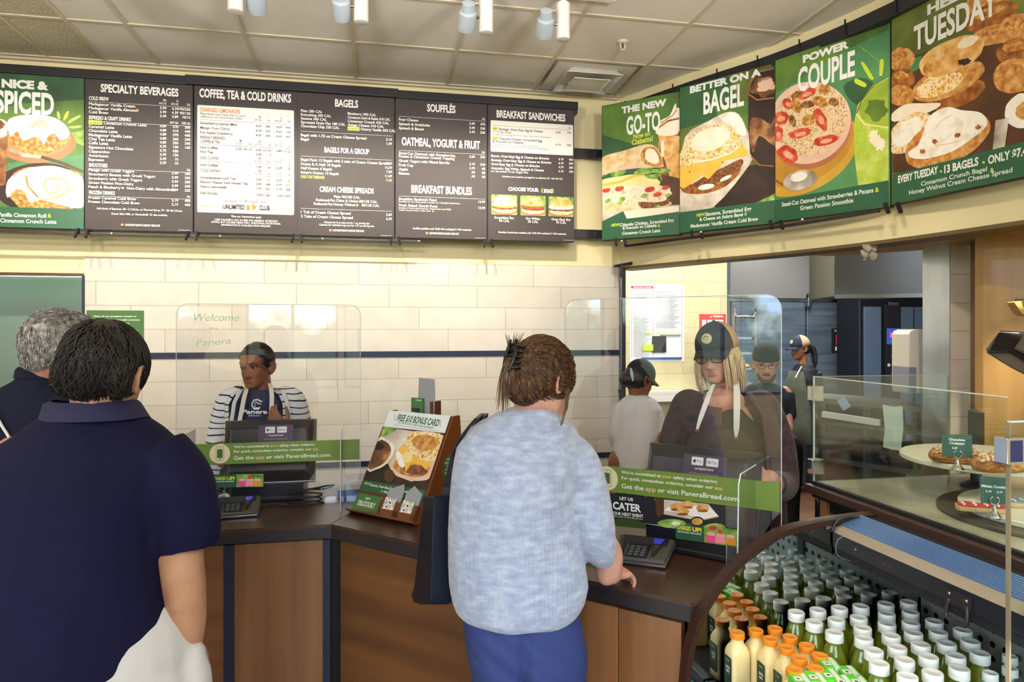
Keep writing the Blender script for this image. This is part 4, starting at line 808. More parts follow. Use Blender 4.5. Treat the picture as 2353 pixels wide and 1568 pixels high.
def d_tue(a):
    W = a.q_[6]; a.rect(0, 0, W, 92, F['olive']); a.G([(970, 480), (1300, 400), (2000, 300), (2000, 1250), (985, 1310)], F['wood']); a.G([(1100, 460), (1240, 430), (1240, 520), (1120, 560)], F['teal'])
    for i, (x, y, rx, ry, r) in enumerate(((1060, 445, 120, 90, 0), (1070, 600, 110, 90, 6), (1060, 720, 120, 80, 8), (1760, 80, 190, 110, -25), (1760, 210, 190, 90, -12), (1800, 340, 180, 70, -8), (1930, 330, 120, 110, -10), (1930, 480, 130, 90, 0), (1920, 650, 140, 120, 10))): a.E(x, y, rx, ry, (F['bag2'], F['bund'], F['bag2'])[i % 3], rot=r, wob=.05, seed=i); a.E(x - 10, y - ry * .35, rx * .6, ry * .35, F['crust'], rot=r, wob=.1, seed=i + 9)
    a.E(1500, 740, 230, 100, F['bund'], rot=-12, wob=.04); a.E(1440, 640, 290, 120, F['bag2'], rot=-16, wob=.04); a.E(1380, 660, 190, 80, F['gold'], rot=-14, wob=.1)
    a.E(1470, 460, 260, 120, F['bun'], rot=-17, wob=.05, seed=2); a.E(1600, 370, 80, 36, F['cream'], rot=-17, wob=.2); a.E(1580, 510, 46, 26, F['choc'], wob=.4, seed=4); a.E(1300, 530, 50, 40, F['crust'], wob=.2)
    a.G([(975, 860), (1100, 790), (1260, 790), (1400, 800), (1300, 860), (1000, 920)], F['cream'], 3); a.E(1140, 1010, 220, 130, F['gold'], rot=-30, wob=.04, seed=6); a.E(1110, 1000, 150, 80, F['icing'], rot=-32, wob=.15, seed=7)
    a.E(1430, 1080, 350, 170, F['bag2'], rot=-20, wob=.03); a.G([(1130, 1150), (1220, 1090), (1300, 900), (1440, 830), (1560, 860), (1700, 890), (1740, 980), (1620, 1080), (1480, 1160), (1280, 1205), (1150, 1195)], F['icing'], 4); a.Cv([(1340, 1000), (1400, 930), (1480, 890)], 7, F['pink']); a.Cv([(1330, 1050), (1360, 1110), (1450, 1100), (1560, 1080)], 6, F['pink'])
    for x, y in ((1530, 1040), (1680, 990), (1350, 1080), (1250, 1150)): a.E(x, y, 22, 16, F['bund'], wob=.4, seed=x)
    a.E(1980, 900, 120, 120, F['icing'], wob=.05); a.E(1990, 900, 60, 60, F['bag2'], wob=.1); a.G([(1800, 950), (1890, 940), (1860, 1150), (1780, 1170)], F['steel'])
    a.G([(985, 1325), (2000, 1110), (2050, 1345), (985, 1545)], m_gre)
    a.Tx('HELLO', 1290, 1720, 62, 80, bold=.055); a.Tx('TUESDAY', 1176, 1818, 290, 195, bold=.03)
    a.Tx('EVERY TUESDAY', 1036, 1378, 1352, 60, bold=.035); a.E(1401, 1302, 8, 8, m_lime); a.Tx('13 BAGELS', 1428, 1682, 1288, 60, bold=.035); a.E(1719, 1245, 9, 9, m_lime); a.Tx('ONLY $7.49', 1750, 2030, 1228, 60, bold=.035)
    a.Tx('Cinnamon Crunch Bagel', 1238, 1742, 1358, 33, bold=.012); a.Tx('&', 1764, 1792, 1316, 32, m_lime); a.Tx('Honey Walnut Cream Cheese Spread', 1136, 1912, 1398, 34, bold=.012)
soffit_board('green picture of stacked bagels headed HELLO TUESDAY', (2049, 3.40), (2364, 2.76), (972, 2010, 115, -240, 1555, 1350), d_tue, F['olive'])

# rails, hangers and brackets
def rail(label, pieces, name='sign_rail'):
    t = thing(name, label, 'rail', pieces[0][0])
    for p_, q_, w_, h_ in pieces: MB().bar(p_, q_, w_, h_).build('bar', m_black, t, bev=.002)
    return t
xa = lambda px, Y: atY(px, 400, Y).x
r = rail('black header rail along the top of the dark menu boards', [(V((-3.3, 4.69, 3.212)), V((xa(427, 4.66), 4.69, 3.212)), .09, .052), (V((xa(427, 4.66), 4.685, 3.216)), V((xa(915, 4.66), 4.685, 3.216)), .092, .056), (V((xa(915, 4.66), 4.69, 3.212)), V((xa(1327, 4.66), 4.69, 3.212)), .09, .052)])
for px in (194, 445, 684, 908, 1120):
    X = xa(px, 4.66)
    MB().box((X - .028, 4.692, 3.172), (X + .028, 4.71, 3.188)).build('clip', m_black2, r)
MB().box((xa(1318, 4.66), 4.66, 3.16), (xa(1327, 4.66), 4.82, 3.24)).build('end_bracket', m_black, r)
r = rail('thin black rail below the dark menu boards', [(V((-3.3, 4.645, 2.236)), V((xa(968, 4.66), 4.645, 2.236)), .012, .014)])
for px in (194, 445, 684, 908, 1120):
    X = xa(px, 4.66)
    for s in (-.025, .025): MB().bar((X + s, 4.64, 2.262), (X + s * 1.2, 4.60, 2.205), .012, .012).build('bracket', m_black2, r)
    MB().box((X - .035, 4.64, 2.243), (X + .035, 4.68, 2.257)).build('clip', m_black2, r)
for px in (260, 508, 742, 962): MB().cyl((xa(px, 4.66), 4.637, 2.238), (xa(px, 4.66), 4.63, 2.238), .005).build('knob', m_white, r)
for z, lb in ((2.915, 'upper black wall rail bridging between menu boards and curved pictures'), (2.335, 'lower black wall rail bridging between menu boards and curved pictures')):
    t = rail(lb, [(V((1.36, 4.77, z)), V((1.72, 4.77, z)), .02, .062)], 'wall_rail'); MB().box((1.5, 4.755, z - .036), (1.58, 4.76, z - .029)).build('slot', m_black2, t); MB().cyl((1.56, 4.759, z + .005), (1.56, 4.752, z + .005), .007).build('screw', m_dsteel, t)
    for X in (1.40, 1.68): MB().box((X, 4.775, z - .02), (X + .03, 4.83, z + .02)).build('spacer', m_black2, t)
il = offs(sl, -.10)
def srail(label, i0, i1, z, h, w_=.02, o=-.09):
    t = thing('sign_rail', label, 'rail', LD(*offs(sl, o)[i0], z)); l_ = offs(sl, o)[i0:i1]
    MB().loft([[LD(*offs(sl, o - w_ / 2)[k], z - h / 2), LD(*offs(sl, o + w_ / 2)[k], z - h / 2), LD(*offs(sl, o + w_ / 2)[k], z + h / 2), LD(*offs(sl, o - w_ / 2)[k], z + h / 2)] for k in range(i0, i1)], True).build('bar', m_black, t, smooth=.5)
    return t, l_
t, l_ = srail('black header rail along the top of the curved green pictures', 1, 33, 3.205, .07, .05)
for k in range(1, 31, 3):
    p_ = LD(*offs(sl, -.12)[k + 1], 3.19); MB().tube([p_ + V((0, 0, .07)), p_ + V((0, 0, -.01)), p_ - FW * .015 + V((0, 0, -.02))], .005, 6, smooth=1).build('hook', m_black2, t)
t, l_ = srail('thin black rail below the curved green pictures', 2, 20, 2.236, .016, .014, -.115)
for px, d in ((1600, 4.3), (1782, 3.9), (2048, 3.36), (1425, 4.66)):
    for s in (-.03, .03):
        q_ = P(px, 600, d) + RT * s; q_.z = 2.262; MB().bar(q_, q_ + V((0, 0, -.05)) - FW * .03, .016, .014).build('bracket', m_black2, t)
for px, d in ((1428, 4.62), (1610, 4.2), (1842, 3.72)):
    q_ = P(px, 600, d); q_.z = 2.24; MB().cyl(q_, q_ - FW * .012, .005).build('knob', m_white, t)
# green allergen notice on the tile
O = V((atY(199, 800, 4.812).x, 4.812, 1.52)); W_ = atY(330, 800, 4.812).x - O.x; t = thing('notice', 'green allergen notice on the tiled wall behind the customers', 'sign', O); M = frame(O, (1, 0, 0), UP); h_ = .25
MB().box((0, 0, -.003), (W_, h_, 0), M=M).build('sheet', mat('notice_green', '46703a', .5), t); a = Art(M)
for i, (s, w_) in enumerate((('Many of our products contain or', .75), ('may come into contact with common', .86), ('allergens, including:', .5), ('', 0), ('wheat, milk, soy, nuts, fish, eggs.', .8))):
    if s: a.text(s, W_ / 2, h_ - .042 - i * .0225, .0105, wt, 'C', width=W_ * w_, bold=.02)
a.done('lettering', t)
# ---------------------------------------------------------------- drinks case
YP = 1.718
case = thing('drinks_case', 'open refrigerated drinks case with curved brown end and mirrored inside', 'drinks case', (1.2, 1.0, 0))
rim_px = [(1578, 1600), (1580, 1568), (1585, 1518), (1593, 1478.5), (1606, 1439), (1623, 1400), (1646, 1363.5), (1678, 1321), (1711, 1288), (1751, 1258), (1790, 1232), (1830, 1219), (1882, 1207), (1935, 1200), (1984, 1193)]
prof = [atY(x, y, YP) for x, y in rim_px]; prof = [(p.x, p.z) for p in prof]
prof = [(.83, .10), (.822, .45)] + prof[0:] + [(1.56, 1.118)]
full = prof + [(1.56, .10)]
Mx = Matrix(((1, 0, 0, 0), (0, 0, -1, YP + .0), (0, 1, 0, 0), (0, 0, 0, 1)))     # local xy -> world XZ, z -> -Y
ep = MB(); ep.extrude(full[::-1], Mx @ Matrix.Translation((0, 0, -.022)), .020); end = ep.build('end_panel', mat('case_laminate', '43291c', .35), case)
mr = MB(); mr.add([Mx @ V((x, z, .0005)) for x, z in full], [list(range(len(full)))[::-1]]); mr.build('mirror', mat('case_mirror', 'b4b9b4', .03, 1.0), end)
rm = MB(); rings = []
for i, (x, z) in enumerate(prof):
    a, c = V(prof[max(i - 1, 0)]), V(prof[min(i + 1, len(prof) - 1)]); d = (c - a).normalized(); n = V((-d.y, d.x)) * 1.0
    rings.append([V((x + n.x * o, yy, z + n.y * o)) for o, yy in ((-.004, YP - .010), (.012, YP - .010), (.014, YP + .006), (.014, YP + .024), (-.004, YP + .024))])
rm.loft(rings, True); rm.build('rim', mat('rim_laminate', '3c261b', .35, col2='33201a', cscale=200, spec=.3), end, smooth=.6)
ZS = .69
b = MB(); b.box((.86, .15, .05), (1.56, YP - .004, ZS - .09)); b.build('base', m_black2, case)
b = MB(); b.box((.895, .15, ZS - .05), (1.54, YP - .004, ZS)); b.build('shelf', mat('shelf_dark', '2c2f3a', .3), case)
b = MB(); b.box((.868, .15, ZS - .07), (.896, YP - .004, ZS + .02)); fr_ = b.build('front_rail', mat('rail_navy', '1a2136', .35), case, bev=.004)
for k in range(9):
    y1 = YP - .04 - k * .16; b = MB(); b.box((.855, y1 - .14, ZS - .075), (.866, y1, ZS - .012)); b.build('price_channel', mat('price_teal', '4f8f8c', .25), fr_)
def grille(M, nx, nz, px, r, name, parent):
    """steel sheet pierced with a grid of round holes, as real openings in front of a dark backing"""
    s = MB(); k = 12
    for i in range(nx):
        for j in range(nz):
            cx, cz = (i + .5) * px, (j + .5) * px; h = px / 2; ou, inn = [], []
            for q in range(k):
                a = 2 * PI * (q + .5) / k; c_, s_ = math.cos(a), math.sin(a); m_ = max(abs(c_), abs(s_))
                ou.append(M @ V((cx + h * c_ / m_, cz + h * s_ / m_, 0))); inn.append(M @ V((cx + r * c_, cz + r * s_, 0)))
            s.add(ou + inn, [(q, (q + 1) % k, k + (q + 1) % k, k + q) for q in range(k)])
    return s.build(name, mat('grille_steel', '8d928e', .4, .35), parent)
light('AREA', 'case_fill', (1.30, 1.0, 1.04), 4.5, (.95, 1, 1), (1.22, 1.0, .7), .06, 1.2)  # unseen lamp added under the canopy to light the rear caps
XBK = 1.535
bk = MB(); bk.box((XBK + .012, .15, ZS), (1.556, YP - .004, 1.10)); bk = bk.build('back_panel', m_black2, case)
grille(frame((XBK, YP - .006, ZS), (0, -1, 0), UP), 38, 9, .036, .0085, 'grille', bk)
for y_ in (.62, 1.16): MB().box((XBK - .006, y_ - .02, ZS), (XBK + .002, y_ + .02, 1.06)).build('seam', m_black, bk)
cn = MB(); Mc = Matrix(((1, 0, 0, 0), (0, 0, -1, YP - .006), (0, 1, 0, 0), (0, 0, 0, 1)))
cn.extrude([(1.258, 1.048), (1.54, 1.048), (1.54, 1.118), (1.345, 1.122), (1.335, 1.118), (1.262, 1.094), (1.256, 1.086)], Mc, 1.6); can = cn.build('canopy', m_black2, case)
c2 = MB(); c2.extrude([(1.254, 1.084), (1.263, 1.0945), (1.275, 1.0995), (1.276, 1.104), (1.262, 1.1005), (1.249, 1.088)], Mc, 1.6); c2.build('nosing', mat('canopy_cream', '9a8d7a', .5), can, smooth=.5)
c3 = MB()
for k in range(9):
    u0 = 1.276 + k * .0072; z0 = 1.1035 + k * .00245; c3.extrude([(u0, z0), (u0 + .0058, z0 + .002), (u0 + .0050, z0 + .0062), (u0 + .0008, z0 + .0052)], Mc, 1.59)
c3.build('ribbed_cover', mat('cover_blue', '5a7aa6', .4, col2='4a6a98', cscale=4), can)
c4 = MB(); c4.extrude([(1.252, 1.046), (1.256, 1.046), (1.256, 1.086), (1.252, 1.086)], Mc, 1.6); c4.build('fascia', mat('fascia_dark', '20242e', .3), can)
c5 = MB(); c5.extrude([(1.258, 1.02), (1.30, 1.036), (1.30, 1.046), (1.256, 1.046)], Mc, 1.58); c5.build('air_grille', mat('mesh_black', '0d0d10', .7, bump=(300, 1)), can)
pa = atX(1186 + 1000, 1365, 1.252); pb = atX(2226, 1388, 1.252)
hm = MB(); ha = (V((1.248, pa.y, 1.055)), V((1.248, pb.y, 1.055)))
hm.box((1.246, pb.y - .012, 1.045), (1.252, pa.y + .012, 1.075)); hm.build('handle_plate', m_black, can)
hd = MB(); hd.tube([ha[0], ha[0] + V((-.004, .004, -.022)), ha[0] + V((-.006, 0, -.042)), ha[1] + V((-.006, 0, -.042)), ha[1] + V((-.004, -.004, -.022)), ha[1]], .0045, 8, smooth=3); hd.build('handle', m_black, can, smooth=True)
for y_ in (1.62, pa.y, pb.y): MB().lathe([(.004, 0), (.003, .0015), (.0003, .002)], (1.2515 if y_ > 1.6 else 1.2455, y_, 1.066), 10, ax=(-1, 0, 0)).build('screw', m_steel, can)
a = Art(frame((1.2518, 1.52, 1.06), (0, -1, 0), UP)); a.text('MARKETAIR', 0, 0, .005, mat('logo_red', '9a2a2a', .4), 'L', width=.035); a.done('lettering', can)
wr = MB(); q_ = V((1.262, 1.66, 1.09)); wr.tube([q_, q_ + V((-.03, .004, -.01)), q_ + V((-.035, .0, -.05)), q_ + V((.0, -.02, -.065))], .0012, 5); wr.build('wire', m_steel, can, smooth=True)
hs = MB(); hs.tube([V((1.345, 1.70, 1.12)), V((1.30, 1.705, 1.128)), V((1.26, 1.705, 1.118)), V((1.24, 1.70, 1.09))], .004, 6); hs.build('hose', m_black, can, smooth=True)

# bottles: positions of the caps as read in a close-up, set on the shelf plane
def cap_at(x, y, z): return atZ(1580 + x * .3285, 1150 + y * .3285, z)
m_ojcap = mat('cap_orange', 'f08d1c', .35); m_milk = mat('juice_cream', 'f3dfa6', .3, col2='efd690', cscale=6, sub=.1); m_lab = mat('label_green', '25452f', .4); m_tea = mat('green_tea', '74801a', .08, spec=.7, coat=.8, col2='606e14', cscale=12); m_clear = glass('clear_plastic', (.93, .96, .96), base=.08); m_cap = mat('cap_white', 'e6ebe8', .4); m_lw = mat('label_white', 'e4e2da', .5)
def sq_ring(h, z, r):
    out = []
    for cx, cy, a0 in ((h - r, -h + r, -90), (h - r, h - r, 0), (-h + r, h - r, 90), (-h + r, -h + r, 180)): out += [V((cx + r * math.cos(math.radians(a0 + k * 30)), cy + r * math.sin(math.radians(a0 + k * 30)), z)) for k in range(4)]
    return out
def ridged_cap(r, z0, h, name, m, parent):
    n = 48; b = MB(); rr = lambda i, q: (r + (.0004 if i % 2 else -.0003)) * q
    rings = [[V((rr(i, q) * math.cos(2 * PI * i / n), rr(i, q) * math.sin(2 * PI * i / n), z)) for i in range(n)] for q, z in ((1, z0), (1, z0 + h * .25), (.97, z0 + h * .27), (.97, z0 + h * .33), (1, z0 + h * .35), (1, z0 + h * .92), (.94, z0 + h), (.6, z0 + h), (.55, z0 + h - .0006))]
    b.loft(rings, True); return b.build(name, m, parent, smooth=.7, world=False)
def juice_proto():
    t = thing('juice_bottle', '', 'bottle'); h = .0262
    b = MB(); b.loft([sq_ring(h * .9, 0, .010), sq_ring(h, .004, .010), sq_ring(h, .100, .010), sq_ring(h * .97, .112, .012), sq_ring(h * .82, .123, .014), sq_ring(h * .68, .130, .0155), sq_ring(.0162, .134, .0158), sq_ring(.0155, .150, .0152)], True); b.build('body', m_milk, t, smooth=.6, world=False)
    ridged_cap(.0188, .1435, .0155, 'cap', m_ojcap, t)
    a = Art(frame((-h - .0002, .019, .022), (0, -1, 0), UP)); a.rrect(0, 0, .038, .076, .004, m_lab); a.text('JUICE', .019, .044, .006, wt, 'C', width=.020, bold=.05); a.text('100%', .019, .034, .006, wt, 'C', width=.016, bold=.05); a.rect(.008, .029, .030, .031, mat('logo_red', '9a2a2a', .4)); a.text('orange', .019, .064, .004, wt, 'C')
    o = a.build('label', a.mats, t, world=False); KIDS[t.name] = list(t.children); return t
def tea_proto():
    t = thing('iced_tea_bottle', '', 'bottle'); b = MB()
    b.lathe([(.026, 0), (.031, .003), (.0325, .012), (.0325, .04), (.031, .045), (.031, .09), (.0325, .095), (.0325, .112), (.031, .126), (.0275, .14), (.0225, .155), (.0185, .166), (.0175, .172), (.0175, .186)], seg=32); b.build('body', m_tea, t, smooth=.7, world=False)
    b = MB(); b.lathe([(.0315, .046), (.0315, .089)], seg=32, caps=False); b.build('label', m_lw, t, smooth=True, world=False)
    ridged_cap(.0212, .1745, .0225, 'cap', m_cap, t); KIDS[t.name] = list(t.children); return t
def water_proto():
    t = thing('water_bottle', '', 'bottle'); b = MB()
    b.lathe([(.024, 0), (.030, .003), (.0315, .012), (.0315, .05), (.0305, .055), (.0315, .06), (.0315, .11), (.030, .125), (.025, .145), (.018, .162), (.0135, .17), (.0135, .19)], seg=28, caps=False); b.build('body', m_clear, t, smooth=.7, world=False)
    b = MB(); b.lathe([(.0318, .06), (.0318, .105)], seg=28, caps=False); b.build('label', mat('label_blue', '5b8f5f', .4), t, smooth=True, world=False)
    ridged_cap(.0155, .172, .018, 'cap', m_cap, t); KIDS[t.name] = list(t.children); return t
row = lambda k: ORD[k]
oj = [(347, 925), (480, 910), (612, 895), (582, 970), (718, 955), (695, 1030), (833, 1015), (780, 1100), (925, 1085), (745, 1185), (893, 1170)]
ojl = ['cream juice bottle with orange cap standing foremost beside the mirrored end, label showing', 'orange-capped juice bottle second along the row against the mirror', 'orange-capped juice bottle against the mirror, touching the first green tea bottle']
for k in range(1, 5): ojl += [f'orange-capped juice bottle in the outer column, {row(k)} row from the mirror', f'orange-capped juice bottle in the inner column, {row(k)} row from the mirror']
jp = juice_proto()
tea = [[(757, 785), (917, 765), (1068, 755), (1218, 740), (1397, 725), (1545, 710)], [(885, 845), (1040, 835), (1195, 820), (1395, 790), (1562, 780)], [(1035, 920), (1218, 890), (1390, 860), (1560, 855), (1725, 845)], [(1232, 960), (1412, 945), (1562, 925), (1738, 920), (1908, 905)], [(1310, 1040), (1468, 1025), (1622, 1000), (1805, 995), (1970, 980)], [(1355, 1130), (1522, 1110), (1683, 1085), (1868, 1080), (2040, 1065)], [(1520, 1215), (1693, 1195), (1880, 1165)]]
tp = tea_proto(); pts, lbl = [], []
for r_, rw in enumerate(tea):
    for c_, q_ in enumerate(rw): pts.append(q_); lbl.append(f'green iced tea bottle, white cap, {row(r_)} row from mirror, {row(c_)} from the orange caps')
def deoverlap(pts, zc, dmin, fixed=()):
    P_ = [cap_at(x, y, zc) for x, y in pts]
    for _ in range(60):
        for i in range(len(P_)):
            P_[i].y = min(P_[i].y, YP - dmin / 2 - .001); P_[i].x = min(P_[i].x, XBK - dmin / 2 - .002)
            for f_, df in fixed:
                d = V((P_[i].x - f_.x, P_[i].y - f_.y)); 
                if d.length < df: d = d.normalized() * (df - d.length) if d.length > 1e-6 else V((df, 0)); P_[i].x += d.x; P_[i].y += d.y
            for j in range(i):
                d = V((P_[i].x - P_[j].x, P_[i].y - P_[j].y)); L = d.length
                if L < dmin and L > 1e-6: d *= (dmin - L) / 2 / L; P_[i].x += d.x; P_[i].y += d.y; P_[j].x -= d.x; P_[j].y -= d.y
    return P_
def place2(proto, P_, lab, group, jit=.12):
    for i, (c, lb) in enumerate(zip(P_, lab)):
        M = Matrix.Translation((c.x, c.y, ZS + .0004)) @ Matrix.Rotation(random.uniform(-jit, jit), 4, 'Z')
        if i == 0: proto.matrix_basis = M; proto['label'] = lb; proto['group'] = group
        else: dup(proto, M, lb, group)
POJ = deoverlap(oj, ZS + .158, .0545); place2(jp, POJ, ojl, 'orange juice bottles', .02)
PTE = deoverlap(pts, ZS + .197, .0662, [(q_, .0635) for q_ in POJ]); place2(tp, PTE, lbl, 'green iced tea bottles')
wat = [(2068, 1110), (2255, 1090), (2105, 1195), (1978, 1225), (2340, 1215), (1640, 1268)]
wl = ['clear water bottle beside the last full row of green tea bottles', 'clear water bottle standing against the perforated back panel', 'clear water bottle second from the perforated panel in its row', 'clear water bottle next to the front-most green tea bottles', 'clear water bottle cut by the picture edge below the glass post', 'clear water bottle with white cap just behind the green juice cartons']
PWA = deoverlap(wat, ZS + .19, .0645, [(q_, .065) for q_ in PTE]); place2(water_proto(), PWA, wl, 'clear water bottles')
# juice cartons
def carton_proto():
    t = thing('juice_carton', '', 'juice box'); b = MB(); b.box((-.02, -.0265, 0), (.02, .0265, .105)); b.build('carton', mat('carton_green', '5fcf2c', .35), t, bev=.0015, world=False)
    b = MB(); b.box((.004, -.0268, .062), (.015, .0268, .1055)); b.build('straw_sleeve', m_lw, t, world=False)
    a = Art(frame((-.0165, -.016, .1055), (1, 0, 0), (0, 1, 0))); a.rrect(0, 0, .018, .02, .004, m_lw); a.ell(.009, .010, .004, .004, mat('foil', 'b8bcb8', .2, .8)); a.build('foil_seal', a.mats, t, world=False); KIDS[t.name] = list(t.children); return t
crt = [(990, 1135), (1130, 1195), (790, 1243), (895, 1230), (1000, 1218), (1090, 1262), (1195, 1262)]
cl_ = ['green juice carton set furthest back, beside the last orange caps', 'green juice carton alone on the inner side of the carton row', 'green juice carton at the outer end of the front carton row', 'second green juice carton in from the outer end of the front row', 'third green juice carton in from the outer end of the front row', 'green juice carton cut by the bottom edge, middle of its row', 'green juice carton cut by the bottom edge, inner end of its row']
cp = carton_proto(); P_ = [cap_at(x, y, ZS + .135) for x, y in crt]
for i, (c, lb) in enumerate(zip(P_, cl_)):
    c = cap_at(*crt[i], ZS + .155); M = Matrix.Translation((c.x, c.y, ZS + .05)) @ Matrix.Rotation(-.25, 4, 'Z')
    if i == 0: cp.matrix_basis = M; cp['label'] = lb; cp['group'] = 'green juice cartons'
    else: dup(cp, M, lb, 'green juice cartons')
tr_ = thing('carton_riser', 'low clear riser tray under the green juice cartons', 'tray', (1.05, 1.35, ZS)); MB().box((.955, 1.20, ZS + .001), (1.14, 1.44, ZS + .049)).build('tray', m_clear, tr_)

# ---------------------------------------------------------------- bakery counter above and behind the drinks
XF, YE, ZM = 1.41, 2.05, 1.15
bak = thing('bakery_counter', 'bakery display counter with grey marble top and brown edge', 'bakery counter', (1.9, 1.2, 0))
MB().box((1.57, -.6, 0), (2.9, YE - .03, ZM - .055)).build('base', m_wood, bak)
MB().box((1.43, YE - .06, .4), (1.56, YE - .03, ZM - .055)).build('end_panel', wood_mat('end_oak', 'b98a55', 'a9784a', 1.5, 'Z'), bak)
MB().box((XF + .02, -.6, ZM - .012), (3.0, YE - .01, ZM)).build('marble_top', mat('marble', 'c2bba4', .25, ramp=[(.3, '8f8a78'), (.5, 'b4ad97'), (.7, 'c9c2ac')], cscale=3.2, cdetail=10), bak)
b = MB(); b.box((XF - .02, -.6, ZM - .034), (XF + .004, YE, ZM - .008)); b.build('front_edge', mat('edge_brown', '43302a', .4, spec=.3), bak, bev=.003)
b = MB(); b.box((XF + .004, -.6, ZM - .05), (XF + .0195, YE - .01, ZM + .001)); b.build('channel', m_black2, bak)
b = MB(); b.box((XF + .03, -.6, ZM - .09), (1.56, YE - .065, ZM - .05)); b.build('underside', m_black2, bak)
m_gl = glass('case_glass', (.95, .985, .96), base=.02)
gls = thing('display_glass', 'low clear glass screen along the front of the bakery counter', 'glass screen', (XF, YE, ZM))
ge = mat('glass_edge', 'dfe6dc', .1, spec=.8, coat=.5)
b = MB(); b.box((XF + .006, 1.33, ZM), (XF + .012, YE - .015, 1.494)); b.build('front_pane', m_gl, gls); b = MB(); b.box((XF + .006, 1.33, 1.494), (XF + .012, YE - .013, 1.4965)); b.box((XF + .006, YE - .015, ZM), (XF + .012, YE - .013, 1.494)); b.build('front_pane_edge', ge, gls)
b = MB(); b.box((XF + .014, YE - .021, ZM), (1.93, YE - .015, 1.494)); b.build('end_pane', m_gl, gls); b = MB(); b.box((XF + .014, YE - .021, 1.494), (1.93, YE - .015, 1.496)); b.box((1.93, YE - .021, ZM), (1.932, YE - .015, 1.494)); b.build('end_pane_edge', mat('glass_edge_dim', '8f8a70', .2), gls)
for z in (1.20, 1.44): MB().box((XF - .008, YE - .03, z - .025), (XF + .034, YE - .002, z + .025)).build('clamp', mat('chrome', 'd8dade', .12, 1.0), gls, bev=.003)
# nearer tall glass panel with its clamp
tg = thing('tall_glass_panel', 'tall clear glass end panel with chrome clamp at the picture edge', 'glass panel', (1.0, .93, .0))
g0 = P(2319, 1000, 1.30); b = MB(); b.box((g0.x, g0.y - .004, .72), (g0.x + .5, g0.y + .004, 1.475)); b.build('pane', m_gl, tg)
b = MB(); b.box((g0.x - .004, g0.y - .004, .72), (g0.x, g0.y + .004, 1.475)); b.build('polished_edge', mat('glass_edge_amber', '8f8264', .12, spec=.8), tg); b = MB(); b.box((g0.x, g0.y - .004, 1.475), (g0.x + .5, g0.y + .004, 1.478)); b.build('top_edge', ge, tg)
MB().box((g0.x - .02, g0.y - .014, 1.398), (g0.x + .06, g0.y + .014, 1.448)).build('clamp', MATS['chrome'], tg, bev=.002)
MB().box((g0.x - .012, g0.y - .0146, 1.403), (g0.x + .015, g0.y - .0139, 1.443)).build('clamp_face', mat('clamp_blue', '2a3160', .2), tg)

def croissant(c, rz, s, label):
    t = thing('croissant', label, 'croissant', c, rz, group='chocolate croissants'); b = MB(); n = 26; rings = []
    for i in range(n + 1):
        u = i / n * 2 - 1; k = max(1 - abs(u) ** 2.6, .03) ** .5; seg = 1 + .09 * abs(math.sin(u * 9.5)); x = u * .075 * s; y = -.02 * s * u * u
        rings.append([V((x, y + .030 * s * k * seg * math.cos(a), max(.026 * s + .029 * s * k * seg * math.sin(a) + .003 * noise.noise(V((x * 90, math.cos(a) * 3, math.sin(a) * 3))), .0008))) for a in [2 * PI * q / 18 for q in range(18)]])
    b.loft(rings, True); b.build('pastry', mat('pastry', 'a8642a', .55, ramp=[(.3, '5e3210'), (.5, 'a5661f'), (.68, 'd8a450')], cscale=60, stretch=(.5, 3, 1), bump=(120, .8, (.6, 3, 1), .004)), t, smooth=True, world=False)
    su = MB(); rows_ = []
    for i in range(3, n - 2):
        r_ = rings[i]; rows_.append([r_[q] + V((0, 0, .0012)) + (r_[q] - V((r_[q].x, 0, .02 * s))).normalized() * .001 for q in range(1, 9)])
    su.grid(rows_); su.build('sugar', mat('icing_sugar', 'ded2bf', .8, ramp=[(.40, '8a5424'), (.50, 'b89468'), (.58, 'd8c8ae')], cscale=130, bump=(200, .6)), t, smooth=True, world=False); return t
def cake_board(name, c, r, h, m, label, pedestal=None):
    t = thing(name, label, 'serving board', c); b = MB(); b.lathe([(r - .004, 0), (r, .003), (r, h - .003), (r - .003, h)], c, 56); b.build('board', m, t, smooth=.6)
    if pedestal: b = MB(); b.lathe([(.045, -pedestal), (.045, -pedestal + .008), (.016, -pedestal + .02), (.016, -.01), (.05, -.0005)], V(c) + V((.05, .10, 0)), 28); b.build('pedestal', m_black2, t, smooth=.6)
    return t
m_brd = mat('board_white', 'dcd8c2', .4)
DP = 1.92
c1 = V((1.825, 1.765, 1.25)); cake_board('cake_stand', c1, .24, .016, m_brd, 'raised round white board carrying the chocolate croissants', c1.z - ZM - .0005)
zt = c1.z + .0162
def on_plate(x, y, z): return atZ(x, y, z)
q_ = on_plate(2190, 1064, zt); croissant(q_, -.5, .88, 'sugar-dusted chocolate croissant behind the green price sign')
q_ = on_plate(2290, 1086, zt); croissant(q_, -.35, .95, 'sugar-dusted chocolate croissant beside the chrome glass clamp')
